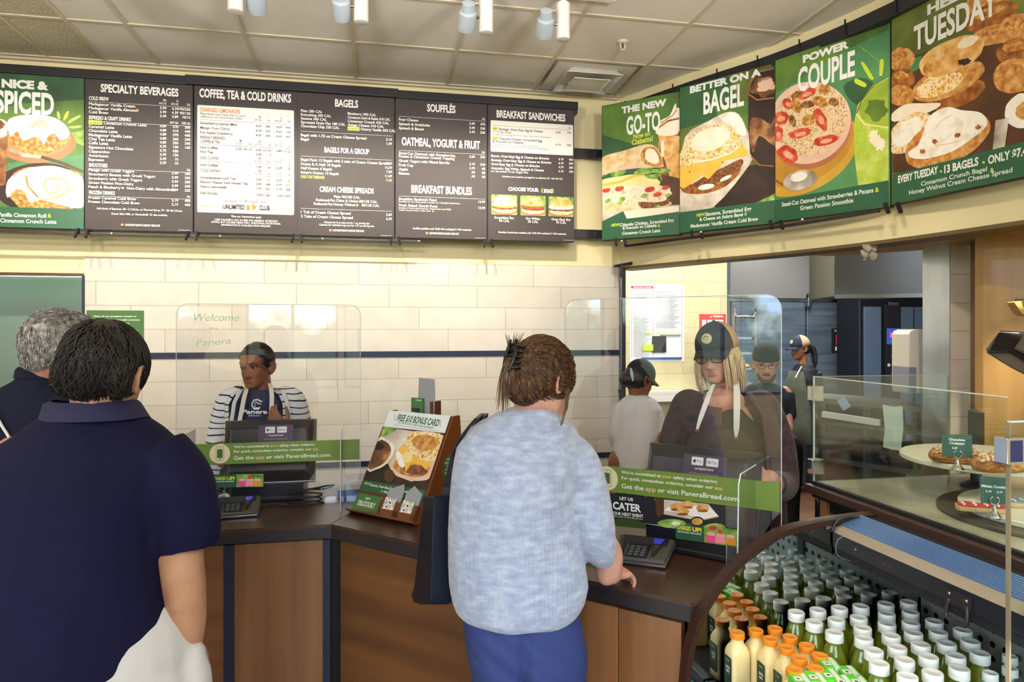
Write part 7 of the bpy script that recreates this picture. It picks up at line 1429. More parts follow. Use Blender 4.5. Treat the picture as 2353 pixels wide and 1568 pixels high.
mb.limb([P(-15, 935, dA), P(-55, 1050, dA), P(-60, 1090, dA)], [.075, .07, .065], 16, 3, round_ends=False); mb.limb([P(225, 935, dA), P(250, 1050, dA), P(257, 1090, dA)], [.075, .07, .065], 16, 3, round_ends=False); solid(mb, .007, 'shirt', m_shA, t, 6, fold(.009, 6, (1, 1, .3), 3))
b = MB(); rr = [px_rings([(y_, xl, xr, dA, hd)], dA, hd)[0] for y_, xl, xr, hd in ((842, 58, 140, .072), (848, 52, 148, .078), (866, 50, 158, .086), (868, 56, 150, .08), (848, 60, 138, .07))]; b.loft([[p + V((0, 0, -.03 * max(0, (p - nA).dot(fA) / .1))) for p in r] for r in rr], False); b.build('collar', m_shA, t, smooth=.8)
b = MB(); b.tube([P(-12, 950, dA - .135), P(5, 980, dA - .14), P(20, 1004, dA - .14), P(30, 1030, dA - .14)], .004, 8); b.build('lanyard', m_white, t, smooth=True)
mb = MB(); legs(mb, hipA, ftA, (.12, .09, .085), .1); mb.ell(hipA + V((0, 0, .02)), (.19, .14, .13)); solid(mb, .008, 'trousers', mat('mauve_trousers', 'a99ab0', .8), t, 4)
for f_ in ftA: shoe(t, f_, fA, m_black2)
m_hairA = mat('hair_grey', '8c8782', .6, ramp=[(.3, '5c5650'), (.5, '98928c'), (.7, 'c9c4bd')], cscale=70, stretch=(1, 1, 1), bump=(260, .5)); mb = MB(); R3 = MA.to_3x3().normalized(); mb.ell(MA @ V((0, .008, .027)), (.085, .103, .098), R3, 28, 18); mb.ell(MA @ V((0, -.016, .026)), (.084, .096, .102), R3, 28, 18); mb.ell(MA @ V((0, -.056, -.024)), (.062, .046, .046), R3, 20, 12)
vs, ns, fs = remesh(mb, .006, 4); out = MB(); out.add(vs, fs); rnd = random.Random(8)
surf_locks(vs, fs, MA, 2200, lambda p: True, lambda p, r: V((.06 * (r.random() - .5) + p.x * .2, .05 if p.z > .07 else .02, .0 if p.z > .07 else -.07)), .032, rnd, 5, .004, .4, .0019, out)
out.build('hair', m_hairA, t, smooth=True)

# ---- the woman ordering, seen from behind
dW = 1.90; fW = (RT * .74 + FW * .67).normalized(); hW = P(1249, 876, dW); MW = head_frame(hW, fW, 22, -4, .94); baseW = P(1200, 1500, dW); t = person('woman in pale blue-white sweater leaning on the counter, hair in a claw clip', baseW, fW)
mb = MB(); head_solid(mb, MW, .98); nW = P(1222, 965, dW); mb.limb([MW @ V((0, -.022, -.05)), nW + V((0, 0, .02)), nW - V((0, 0, .05))], [.050, .052, .065], 18, 4)
mb.limb([P(1310, 1080, dW), P(1368, 1225, dW - .02), P(1398, 1268, dW + .02), P(1405, 1318, dW + .04)], [.035, .042, .038, .030], 18, 5)
wW = atZ(1394, 1322, ZT + .05); mb.limb([P(1398, 1268, dW + .02), wW], [.036, .029], 16, 3); hand(mb, wW, (RT * .72 + FW * .68 + UP * -.10), UP + RT * .15, -1, (.45, .5, .6, .65), .16, .92, .5)
mb.limb([P(1125, 1060, dW), P(1100, 1220, dW + .08), P(1150, 1260, dW + .24)], [.04, .04, .03], 14, 4); hand(mb, P(1130, 1260, dW + .22), RT + FW * .5, FW, 1)
hipW = V((baseW.x, baseW.y, .84)) + RT * .02; ftW = [hipW - RT * .10, hipW + RT * .10]; legs(mb, hipW, ftW, (.06, .045, .04), .055); mb.limb([hipW + V((0, 0, .10)), P(1195, 1200, dW), P(1200, 1050, dW), nW], [.09, .10, .10, .05], 18, 4)
m_sk3 = skin('skin_fair', 'dba893', 'cc937d'); ex = MB(); eyes(ex, MW, 0, 1, 2, 2, closed=.5); lips(ex, MW, 3); body_build(t, mb, .004, m_sk3, ex, (m_eye, m_iris, m_lash, mat('lips_pink', 'b96a60', .45)))
m_knit = mat('knit_sweater', 'b9bfce', .95, ramp=[(.28, '8e9ab8'), (.5, 'a6b1cb'), (.70, 'bfc7d9')], cscale=26, stretch=(1, 1, 2.6), sheen=.5, bump=(90, .9, (1.6, 1.6, .16), .006))
mb = MB(); mb.loft(px_rings([(938, 1176, 1272, dW, .065), (950, 1138, 1290, dW, .08), (968, 1098, 1308, dW, .095), (992, 1066, 1326, dW, .11), (1030, 1046, 1338, dW, .125), (1085, 1038, 1334, dW, .14), (1150, 1033, 1324, dW, .15), (1220, 1031, 1330, dW, .155), (1290, 1034, 1344, dW, .155), (1340, 1038, 1353, dW, .155), (1372, 1044, 1345, dW, .15), (1396, 1052, 1330, dW, .145), (1408, 1066, 1312, dW, .135)], dW, .12))
mb.limb([P(1280, 1022, dW), P(1322, 1070, dW), P(1346, 1140, dW - .01), P(1364, 1200, dW - .02), P(1376, 1245, dW - .01), P(1384, 1266, dW + .01)], [.055, .070, .068, .062, .056, .050], 22, 5)
mb.limb([P(1120, 1045, dW), P(1096, 1140, dW + .03), P(1090, 1220, dW + .07), P(1125, 1250, dW + .17)], [.06, .062, .055, .046], 20, 4)
solid(mb, .0055, 'sweater', m_knit, t, 6, fold(.015, 6, (1, 1, .3), 2))
mb = MB(); mb.loft(px_rings([(1370, 1070, 1325, dW, .125), (1430, 1064, 1340, dW, .135), (1500, 1072, 1345, dW, .135), (1568, 1090, 1348, dW, .125), (1640, 1105, 1348, dW, .11), (1700, 1130, 1330, dW, .08)], dW, .12))
hl, hr_ = P(1140, 1560, dW), P(1268, 1560, dW)
for s, h_, ft in ((-1, hl, ftW[0]), (1, hr_, ftW[1])): mb.limb([h_ + V((0, 0, .06)), h_ - V((0, 0, .1)), V((h_.x, h_.y, .45)), V((h_.x, h_.y, .05))], [.066 if s < 0 else .092, .070 if s < 0 else .094, .08, .085], 20, 4, round_ends=False)
def dispT(p):
    q = V((p.dot(RT), p.dot(FW), p.z)); c = (hl + hr_) / 2; dx = abs(q.x - c.dot(RT)); return -.020 * g_(dx, .016) * max(0, min(1, (.92 - p.z) * 6)) + .008 * noise.noise(V((q.x * 8, q.y * 5, q.z * 22 + q.x * 16)))
solid(mb, .006, 'trousers', mat('blue_trousers', '34437e', .85, col2='2c3a72', cscale=120, stretch=(6, 6, .4), bump=(700, .2)), t, 5, dispT)
for f_ in ftW: shoe(t, f_, fW, m_black2)
m_hairW = mat('hair_brown_blonde', '4a2f1c', .42, ramp=[(.3, '34200f'), (.5, '5b3a20'), (.68, '8a6236')], cscale=50, stretch=(3, 3, .7), spec=.6, bump=(240, .5, (2, 2, .4))); R3 = MW.to_3x3().normalized()
mb = MB(); mb.ell(MW @ V((0, -.010, .022)), (.078, .096, .097), R3, 28, 18); mb.ell(MW @ V((0, -.020, .022)), (.077, .090, .098), R3, 28, 18); mb.ell(MW @ V((0, -.060, -.030)), (.060, .046, .056), R3, 20, 12); vs, ns, fs = remesh(mb, .0055, 5); out = MB(); out.add(vs, fs); rnd = random.Random(11); paths = []; clipc = V((-.012, -.120, .028))
surf_locks(vs, fs, MW, 1900, lambda p: (p - clipc).length > .04, lambda p, r: (clipc - p).normalized() + V((0, 0, -.25 if p.y > 0 else 0)), .085, rnd, 8, .003, .12, .0022, out)
for i in range(46):                                            # tail falling from the clip, and tufts above it
    x, y = rnd.uniform(-.022, .016), rnd.uniform(-.012, .012); L = rnd.uniform(.10, .165); paths.append([clipc + V((x * .5, y, .01)), clipc + V((x * .8, y - .012, -.02)), clipc + V((x - .006, y - .006, -L * .55)), clipc + V((x * 1.3 - .016, y + .016, -L))])
for i in range(16): x = rnd.uniform(-.03, .01); paths.append([clipc + V((x * .3, 0, .01)), clipc + V((x, -.01, .035)), clipc + V((x * 1.8, -.005 + x * .3, .06 + rnd.random() * .02))])
for i in range(10): paths.append([V((.064, .028, .02)), V((.076, .022 + i * .001, -.02)), V((.076 + .002 * rnd.random(), .030 + i * .001, -.07)), V((.070, .036, -.12 - .03 * rnd.random()))])
lockset(out, MW, paths, .0030); out.build('hair', m_hairW, t, smooth=True)
cl = MB(); m_clip = mat('claw_black', '08080c', .2, spec=.5)
for s in (-1, 1):
    for k in range(5):
        z = -.034 + k * .017; cl.limb([MW @ (clipc + V(q)) for q in ((0, -.018, z), (s * .016, -.016, z), (s * .026, .004, z * .9), (s * .020, .022, z * .8))], [.0045, .0050, .0045, .003], 8, 3)
    cl.limb([MW @ (clipc + V(q)) for q in ((s * .012, -.02, -.045), (s * .018, -.018, 0), (s * .012, -.02, .045))], [.004, .006, .004], 8, 3)
cl.build('claw_clip', m_clip, t, smooth=True)
# tote bag on her far shoulder
bg_ = thing('tote_bag', "navy leather tote bag hanging from the woman's shoulder", 'bag', P(1000, 1380, dW + .05)); m_bag = mat('bag_navy', '10182c', .38, bump=(320, .25), spec=.5); dT = dW + .06
b = MB(); rows_ = []
def bagring(y, x0, xm, x1, d0=dT):
    return [P(x0, y, d0 + .10), P(xm, y, d0 - .05), P(x1, y, d0 - .02), P(x1 + 6, y, d0 + .16), P((x0 + x1) / 2, y, d0 + .20)]
for y, x0, xm, x1 in ((1144, 972, 996, 1042), (1200, 968, 994, 1042), (1290, 958, 992, 1042), (1345, 952, 990, 1040), (1368, 945, 990, 1040), (1384, 950, 988, 1036), (1390, 962, 986, 1024)): rows_.append(bagring(y, x0, xm, x1))
b.loft(rows_, False); b.add([p for p in rows_[-1]], [list(range(5))]); b.build('body', m_bag, bg_, bev=.004)
b = MB(); r0 = rows_[0]; r1 = [p.lerp(sum(r0, V()) / 5, .05) + V((0, 0, .004)) for p in r0]; r2 = [p.lerp(sum(r0, V()) / 5, .08) - V((0, 0, .10)) for p in r0]; b.loft([r0, r1, r2], False); b.build('lining', mat('bag_lining', '0b0f1c', .6), bg_)
b = MB(); b.tube([rows_[0][1] + (rows_[0][2] - rows_[0][1]) * .06, rows_[-2][1] + (rows_[-2][2] - rows_[-2][1]) * .06], .0012, 5); b.build('seam', m_black2, bg_)
for dd, o_ in ((-.015, 0), (.10, 10)):
    b = MB(); b.grid([[P(x - w_, y, dT + dd + dq), P(x + w_, y, dT + dd + dq)] for x, y, w_, dq in ((1022 + o_, 1150, 9, 0), (1026 + o_, 1120, 8, 0), (1042 + o_, 1050, 7, -.02), (1058 + o_, 1010, 5, -.06), (1078 + o_, 982, 4, -.10), (1094 + o_, 962, 4, -.08), (1108 + o_, 950, 4, .0), (1100 + o_, 985, 4, .12))], .004); b.build('strap', m_bag, bg_)
# ---- cashier in the striped cardigan
dC = 3.42; fC = (-FW * .985 - RT * .19).normalized(); bC = (-FW * .97 - RT * .2).normalized(); hC = P(590, 842, dC); MC = head_frame(hC, fC, 4, 2, .92); baseC = P(600, 1200, dC)
t = person('smiling cashier in navy apron shirt and striped white cardigan behind the first register', baseC, fC); t['label'] = 'cashier in navy shirt, ivory apron straps and striped white cardigan behind the first register'
mb = MB(); head_solid(mb, MC, .99, .006); nC = P(600, 905, dC + .01); mb.limb([MC @ V((0, -.02, -.05)), nC + V((0, 0, .02)), nC - V((0, 0, .06))], [.050, .050, .07], 18, 4)
for sh, el, wr in (((522, 930), (505, 1050), (590, 1060)), ((680, 930), (700, 1045), (660, 985))): mb.limb([P(*sh, dC), P(*el, dC - .03), P(*wr, dC - .22)], [.05, .042, .03], 14, 4)
hand(mb, P(652, 990, dC - .20), UP * .8 - RT * .6, -FW, 1, s=.9); hand(mb, P(590, 1060, dC - .22), -FW, UP, -1, s=.9)
hipC = V((baseC.x, baseC.y, .88)); ftC = [hipC - RT * .1, hipC + RT * .1]; legs(mb, hipC, ftC, (.085, .055, .045)); mb.limb([hipC, P(600, 1060, dC), P(602, 960, dC)], [.12, .10, .10], 16, 4)
m_skC = skin('skin_brown', '9a6444', '8a5638'); ex = MB(); eyes(ex, MC, 0, 1, 2, 2, look=.3, closed=.15, bw=.0017); lips(ex, MC, 3); body_build(t, mb, .0038, m_skC, ex, (m_eye, m_iris, m_lash, mat('lips_mauve', '7d4038', .45)))
m_nv = mat('navy_tee', '232746', .75, sheen=.2, bump=(800, .2)); mb = MB(); mb.loft(px_rings([(893, 566, 634, dC, .06), (902, 550, 656, dC, .08), (920, 530, 676, dC, .10), (960, 530, 680, dC, .115), (1040, 536, 676, dC, .12), (1150, 530, 680, dC, .13), (1200, 528, 682, dC, .12)], dC, .1)); solid(mb, .006, 'shirt', m_nv, t, 5)
# striped cardigan
m_st = bpy.data.materials.new('striped_knit'); m_st.use_nodes = True; nt_ = m_st.node_tree; pb = nt_.nodes['Principled BSDF']; pb.inputs['Roughness'].default_value = .9
tc_ = nt_.nodes.new('ShaderNodeTexCoord'); sx_ = nt_.nodes.new('ShaderNodeSeparateXYZ'); nt_.links.new(tc_.outputs['Object'], sx_.inputs[0]); ns_ = nt_.nodes.new('ShaderNodeTexNoise'); ns_.inputs['Scale'].default_value = 6; nt_.links.new(tc_.outputs['Object'], ns_.inputs['Vector'])
def mth(op, a, b): n_ = nt_.nodes.new('ShaderNodeMath'); n_.operation = op; [nt_.links.new(v, n_.inputs[i]) if not isinstance(v, (int, float)) else setattr(n_.inputs[i], 'default_value', v) for i, v in enumerate((a, b))]; return n_.outputs[0]
zz = mth('ADD', sx_.outputs['Z'], mth('MULTIPLY', ns_.outputs['Fac'], .06)); fr1 = mth('FRACT', mth('MULTIPLY', zz, 31), 0); st1 = mth('LESS_THAN', fr1, .2); md = mth('LESS_THAN', mth('FRACT', mth('MULTIPLY', zz, 15.5), 0), .5)
mx_ = nt_.nodes.new('ShaderNodeMix'); mx_.data_type = 'RGBA'; nt_.links.new(st1, mx_.inputs[0]); mx_.inputs[6].default_value = (*rgb('e9e6e4'), 1); mx_.inputs[7].default_value = (*rgb('2a2c44'), 1); nt_.links.new(mx_.outputs[2], pb.inputs['Base Color'])
mb = MB()
for pts_, rr_ in (([(548, 903), (523, 925), (508, 985), (497, 1045), (520, 1090)], [.035, .056, .056, .054, .045]), ([(655, 903), (676, 922), (690, 980), (698, 1040), (680, 1080)], [.035, .056, .056, .054, .045])): mb.limb([P(x, y, dC + (.0 if i < 3 else -.03)) for i, (x, y) in enumerate(pts_)], rr_, 20, 4)
solid(mb, .006, 'cardigan_sleeves', m_st, t, 4, fold(.006, 12, (1, 1, .5), 4))
b = MB(); R_ = []
for y, xl, xr, hd in ((896, 556, 648, .075), (905, 534, 670, .10), (925, 520, 684, .115), (960, 522, 686, .125), (1040, 520, 686, .135), (1150, 512, 694, .145)):
    r = px_rings([(y, xl, xr, dC, hd)], dC, hd, n=48)[0]; k0 = 48 * 3 // 4; R_.append([r[(k0 + 6 + i) % 48] for i in range(37)])
b.grid(R_, .004); b.build('cardigan', m_st, t, smooth=True)
b = MB()
for x0, x1, x2 in ((553, 533, 521), (650, 664, 676)): strip_px([(x0, 897, dC - .09), (x1 + (x0 - x1) * .3, 925, dC - .105), (x1, 965, dC - .12), (x2 + (x1 - x2) * .6, 1010, dC - .125), (x2, 1080, dC - .13)], [10, 9, 9, 9, 9], dC, .004, b)
b.build('cardigan_placket', mat('knit_white', 'dcdad8', .9), t, smooth=True)
m_iv = mat('ivory_strap', 'e6dcc6', .7)
for k, pts_ in enumerate((((567, 888, dC - .03), (566, 897, dC - .075), (561, 915, dC - .117), (555, 945, dC - .126), (547, 985, dC - .130)), ((620, 882, dC - .03), (623, 893, dC - .075), (625, 912, dC - .117), (624, 945, dC - .126), (622, 985, dC - .130)))):
    b = strip_px(pts_, 10, dC, .002); b.build('apron_strap', m_iv, t)
O_ = P(556, 951, dC - .128); a = Art(frame(O_, RT, UP), z=.0); k = dC / FPX; a.text('Panera', 0, 0, 9.5 * k, wt, 'L', width=56 * k, bold=.03, shear=.12); a.text('BREAD', 28 * k, -6 * k, 3.2 * k, wt, 'C', width=26 * k)
a.curve([(24 * k, 13 * k), (22 * k, 22 * k), (27 * k, 30 * k), (35 * k, 31 * k), (42 * k, 27 * k), (46 * k, 27 * k)], [1.5 * k, 2.6 * k, 3 * k, 3 * k, 3 * k, .8 * k], wt); a.curve([(27 * k, 22 * k), (31 * k, 26 * k), (37 * k, 22 * k), (44 * k, 21 * k)], [1 * k, 2 * k, 2.4 * k, .6 * k], wt); a.curve([(30 * k, 21 * k), (28 * k, 15 * k), (33 * k, 12 * k)], 1.2 * k, wt); a.poly([(24 * k, 13 * k), (26 * k, 9 * k), (38 * k, 9 * k), (41 * k, 15 * k), (33 * k, 13.5 * k)], wt); a.curve([(20 * k, 17 * k), (26 * k, 16 * k), (24 * k, 12 * k)], 1.2 * k, wt); a.done('shirt_logo', t)
m_hairC = mat('hair_black', '120e0e', .4, col2='241a18', cscale=60, spec=.6, bump=(240, .4)); R3 = MC.to_3x3().normalized(); mb = MB(); mb.ell(MC @ V((0, -.010, .030)), (.073, .090, .089), R3, 28, 18); mb.ell(MC @ V((0, -.018, .026)), (.074, .086, .092), R3, 28, 18); mb.ell(MC @ V((0, -.10, -.012)), (.042, .038, .042), R3, 20, 12); vs, ns, fs = remesh(mb, .0055, 4); out = MB(); out.add(vs, fs); rnd = random.Random(21)
surf_locks(vs, fs, MC, 900, lambda p: True, lambda p, r: V((0, -1, -.25)), .08, rnd, 7, .002, .1, .0020, out)
hr = out.build('hair', m_hairC, t, smooth=True)
b = MB(); 
for s_ in (-1, 1):
    pts_ = []
    for k_ in range(9): a_ = -1.45 + k_ * (2.9 / 8); pts_.append(MC @ scalp((math.sin(a_), math.cos(a_) * .95, .62 * math.cos(a_) + .15), (0, -.010, .018), (.079, .097, .104)))
b.limb(pts_, [.015] * len(pts_), 10, 3); b.build('headband', mat('visor_navy', '1c2038', .6), t, smooth=True)
hn = MB(); 
for i in range(14):
    a_ = i * 2 * PI / 14; hn.tube([MC @ (V((0, -.10, -.012)) + V((.05 * math.cos(a_) * math.sin(q), -.046 * math.cos(q), .05 * math.sin(a_) * math.sin(q)))) for q in (.15, .6, 1.1, 1.6, 2.0)], .0008, 4, smooth=2)
hn.build('hair_net', m_black2, t, smooth=True); b = MB(); b.ell(MC @ V((-.078, -.008, -.043)), (.005, .005, .005)); b.ell(MC @ V((.078, -.008, -.043)), (.005, .005, .005)); b.build('earring', MATS['chrome'], t, smooth=True)
mb = MB(); legs(mb, hipC, ftC, (.115, .085, .08), .095); mb.ell(hipC, (.18, .13, .12)); solid(mb, .009, 'trousers', m_black2, t, 4)
for f_ in ftC: shoe(t, f_, bC, m_black2)

def cap(parent, M, m_front, m_back, badge=None, brim=.075, split=0.0):
    """baseball cap: front panels, mesh back and a curved brim"""
    r = (.086, .104, .098); c = V((0, -.006, .036)); n = 40
    for nm, a0, a1, mm in (('cap_front', -1.25, 1.25, m_front), ('cap_back', 1.25, 2 * PI - 1.25, m_back)):
        rows_ = []
        for k in range(11):
            ph = .02 + (PI / 2 - .0) * k / 10; rows_.append([M @ (c + V((r[0] * math.sin(a) * math.sin(ph), r[1] * math.cos(a) * math.sin(ph), r[2] * math.cos(ph) * (1.0 if k < 10 else 1) - (.012 if k == 10 else 0)))) for a in [a0 + (a1 - a0) * i / 24 for i in range(25)]])
        b = MB(); b.grid(rows_, .003); b.build(nm, mm, parent, smooth=True)
    b = MB(); rows_ = []
    for j in range(6):
        q = j / 5; rows_.append([M @ (c + V(((r[0] - .002) * math.sin(a) * (1 - .12 * q), r[1] * math.cos(a) + brim * q * math.cos(a * .55) ** .7, -.006 - .014 * q - .020 * (math.sin(a) ** 2) * (.6 + q)))) for a in [-1.15 + 2.3 * i / 20 for i in range(21)]])
    b.grid(rows_, .004); b.build('cap_brim', m_front, parent, smooth=True)
    b = MB(); b.ell(M @ (c + V((0, 0, r[2] + .001))), (.006, .006, .004)); b.build('cap_button', m_front, parent, smooth=True)
    if badge:
        p_ = M @ (c + V((0, r[1] * .93, .040))); f_ = (M.to_3x3() @ V((0, 1, .35))).normalized(); b = MB(); b.lathe([(.02, -.002), (.02, .004), (.017, .006)], p_, 22, ax=f_); bo = b.build('cap_badge', badge, parent, smooth=.6)
        u_ = f_.cross(UP).normalized() * -1; a = Art(frame(p_ + f_ * .006, u_, UP)); a.curve([(-.008, -.006), (-.010, .004), (-.002, .010), (.008, .006)], .003, m_ink); a.poly([(-.006, -.008), (.006, -.008), (.008, -.002), (-.002, -.002)], m_ink); a.done('badge_mark', bo)
# ---- cashier in the cap and glasses
dR = 2.70; fR = (-FW * .80 - RT * .60).normalized(); hR = P(1648, 812, dR); MR = head_frame(hR, fR, 9, 4, .94); baseR = P(1668, 1300, dR)
t = person('blonde cashier in dark cap and glasses with white apron straps at the slanted counter', baseR, fR)
mb = MB(); head_solid(mb, MR, 1.0); nR = P(1668, 910, dR + .02); mb.limb([MR @ V((0, -.02, -.05)), nR + V((0, 0, .02)), nR - V((0, 0, .07)) - FW * .02], [.052, .054, .075], 18, 4); mb.ell(P(1662, 925, dR - .04), (.085, .06, .06))
mb.limb([P(1765, 955, dR), P(1800, 1120, dR - .10), P(1768, 1100, dR - .36)], [.05, .042, .030], 14, 4); hand(mb, P(1766, 1100, dR - .36), -FW * .35 - RT * .85 + UP * .15, -FW * .7 + RT * .3 + UP * .5, 1, (.9, 1.0, 1.05, 1.1), .05, .95, .1, UP * 1.0 - RT * .45)
mb.limb([P(1570, 955, dR), P(1530, 1130, dR - .05), P(1600, 1150, dR - .25)], [.05, .042, .030], 14, 4); hand(mb, P(1600, 1150, dR - .25), RT - FW * .3, UP, -1)
hipR = V((baseR.x, baseR.y, .86)); ftR = [hipR - RT * .1, hipR + RT * .1]; legs(mb, hipR, ftR, (.09, .058, .05)); mb.limb([hipR, P(1665, 1080, dR), P(1668, 980, dR)], [.13, .12, .11], 16, 4)
m_skR = skin('skin_rosy', 'd99f88', 'c98a74'); ex = MB(); eyes(ex, MR, 0, 1, 2, 2, closed=.35, bw=.0017); lips(ex, MR, 3); body_build(t, mb, .0036, m_skR, ex, (m_eye, m_iris, mat('brow_light', '6e5038', .7), mat('lips_rose', 'a3474e', .45)))
m_jk = mat('floral_jacket', '2a2028', .8, ramp=[(.32, '191420'), (.48, '3a2434'), (.58, '54302c'), (.68, '33284c')], cscale=22, cdetail=5, sheen=.2); m_br = mat('brown_knit', '4d3f36', .85, bump=(160, .7, (4, 4, .5)), col2='43362f', cscale=20)
mb = MB(); rows = [(902, 1618, 1722, dR + .03, .07), (918, 1578, 1752, dR + .02, .095), (945, 1552, 1780, dR, .115), (1000, 1545, 1790, dR, .13), (1090, 1548, 1796, dR, .14), (1200, 1552, 1800, dR, .15), (1300, 1550, 1802, dR, .15)]
rg = px_rings(rows, dR, .1, n=60); b = MB(); b.grid([[r[(47 + 3 + i) % 60] for i in range(54)] for r in rg], .006); b.build('jacket', m_jk, t, smooth=True)
for nm, pts_, rr_, mm in (('sleeve', [(1748, 940, 0), (1778, 1000, 0), (1796, 1110, -.08), (1780, 1112, -.26)], [.075, .070, .062, .046], m_jk), ('sleeve', [(1585, 940, 0), (1556, 1010, 0), (1540, 1110, -.04), (1580, 1140, -.18)], [.075, .070, .062, .046], m_br)):
    mb = MB(); mb.limb([P(x, y, dR + q) for x, y, q in pts_], rr_, 20, 4, round_ends=True); solid(mb, .007, nm, mm, t, 4, fold(.006, 11))
mb = MB(); mb.loft(px_rings([(936, 1640, 1698, dR - .02, .085), (960, 1612, 1724, dR - .01, .10), (1000, 1580, 1756, dR, .115), (1100, 1570, 1770, dR, .125), (1250, 1570, 1776, dR, .13)], dR, .1)); solid(mb, .007, 'top', m_black2, t, 4)
b = MB(); b.grid([[P(1598 + 0 * i, 986, dR - .128), P(1660, 984, dR - .145), P(1714, 992, dR - .130)], [P(1578, 1010, dR - .125), P(1660, 1010, dR - .15), P(1732, 1020, dR - .125)], [P(1570, 1060, dR - .13), P(1660, 1060, dR - .155), P(1740, 1070, dR - .13)], [P(1565, 1250, dR - .13), P(1660, 1250, dR - .16), P(1750, 1250, dR - .13)]], .003); b.build('apron', m_br, t, smooth=True)
for pts_, ws in ((((1640, 884, dR - .06), (1630, 905, dR - .10), (1621, 930, dR - .125), (1610, 960, dR - .140), (1602, 986, dR - .143)), [8, 11, 13, 11, 6]), (((1690, 872, dR - .05), (1693, 900, dR - .10), (1693, 940, dR - .130), (1692, 985, dR - .143), (1691, 1004, dR - .147)), [11, 15, 15, 13, 6])):
    strip_px(pts_, ws, dR, .002).build('apron_strap', mat('white_strap', 'ece8e0', .7), t)
    q_ = pts_[-1]; b = MB(); b.lathe([(.004, 0), (.007, .001), (.007, .003), (.004, .003)], P(q_[0], q_[1] + 4, q_[2] - .003), 16, ax=-FW, caps=False); b.build('grommet', mat('brass', 'c99a54', .3, 1.0), t, smooth=True)
m_den = mat('cap_denim', '22273a', .8, col2='2b3146', cscale=60, bump=(500, .3)); m_tanm = mat('cap_tan', 'c9a680', .85, bump=(500, .4)); m_bdg = mat('badge_cream', 'e2cf9a', .5)
cap(t, MR, m_den, m_tanm, m_bdg, .06)
m_hairR = mat('hair_blonde', 'd8bd90', .45, ramp=[(.3, 'b3905c'), (.5, 'd9bf92'), (.7, 'f0dfc0')], cscale=50, stretch=(3, 3, .6), spec=.5); out = MB(); rnd = random.Random(31); paths = []
for i in range(230):
    s_ = rnd.choice((-1, 1)); a_ = rnd.uniform(.55, 1.5) if i % 3 else rnd.uniform(1.5, 3.0); x = s_ * math.sin(a_) * .079; y = math.cos(a_) * .085 - .008; L = rnd.uniform(.12, .17) ; ou = V((x, y, 0)).normalized(); w_ = rnd.uniform(-.006, .006)
    paths.append([V((x, y, .035)), V((x, y, 0)) + ou * .008, V((x, y, -.05)) + ou * (.014 + w_), V((x, y, -L * .75)) + ou * (.016 + w_) , V((x, y, -L)) + ou * (.008 + w_ * 2)])
lockset(out, MR, paths, .0042, seg=5); out.build('hair', m_hairR, t, smooth=True)
gl_ = MB()
for s_ in (-1, 1):
    pts_ = [MR @ V((s_ * .033 + .0235 * math.copysign(abs(math.cos(q)) ** .7, math.cos(q)), .096 - .10 * abs(s_ * .033 + .0235 * math.cos(q)) ** 1.3 * 1.6, -.006 + .017 * math.copysign(abs(math.sin(q)) ** .7, math.sin(q)))) for q in [2 * PI * i / 18 for i in range(19)]]
    gl_.tube(pts_, .0019, 6, smooth=1); gl_.tube([MR @ V((s_ * .056, .080, .003)), MR @ V((s_ * .074, .04, .004)), MR @ V((s_ * .078, -.005, .0))], .0017, 6, smooth=2)
gl_.tube([MR @ V((-.010, .098, .0)), MR @ V((0, .1005, .003)), MR @ V((.010, .098, .0))], .0018, 6); gl_.build('glasses', mat('frame_black', '14121a', .25), t, smooth=True)
b = MB(); 
for s_ in (-1, 1): b.tube([MR @ (V((s_ * .079, -.010, -.052)) + V((0, .011 * math.cos(q), .011 * math.sin(q)))) for q in [2 * PI * i / 10 for i in range(11)]], .0016, 6, smooth=1)
b.build('earring', mat('gold', 'd9a94e', .2, 1.0), t, smooth=True)
mb = MB(); legs(mb, hipR, ftR, (.12, .085, .08), .1); mb.ell(hipR, (.19, .14, .13)); solid(mb, .009, 'trousers', m_black2, t, 4)
for f_ in ftR: shoe(t, f_, -FW, m_black2)

# ---- worker in the white shirt
dS = 4.3; fS = (RT * .85 + FW * .5).normalized(); hS = P(1470, 872, dS); MS = head_frame(hS, fS, 22, 0, .96); baseS = P(1462, 1200, dS); t = person('kitchen worker in white shirt and black cap, back turned, beyond the tiled wall end', baseS, fS)
mb = MB(); head_solid(mb, MS, 1.0); nS = P(1464, 912, dS); mb.limb([MS @ V((0, -.02, -.05)), nS, nS - V((0, 0, .06))], [.05, .05, .07], 16, 4); mb.limb([P(1500, 950, dS), P(1516, 995, dS), P(1530, 1020, dS - .2)], [.04, .036, .03], 12, 4); hand(mb, P(1530, 1020, dS - .2), RT, UP, 1, s=.9); mb.limb([P(1428, 950, dS), P(1416, 1005, dS + .05), P(1450, 1030, dS + .2)], [.045, .04, .03], 12, 4)
hipS = V((baseS.x, baseS.y, .78)); ftS = [hipS - RT * .1, hipS + RT * .1]; legs(mb, hipS, ftS, (.085, .055, .045)); mb.limb([hipS, P(1462, 1010, dS), nS - V((0, 0, .05))], [.12, .11, .06], 16, 4)
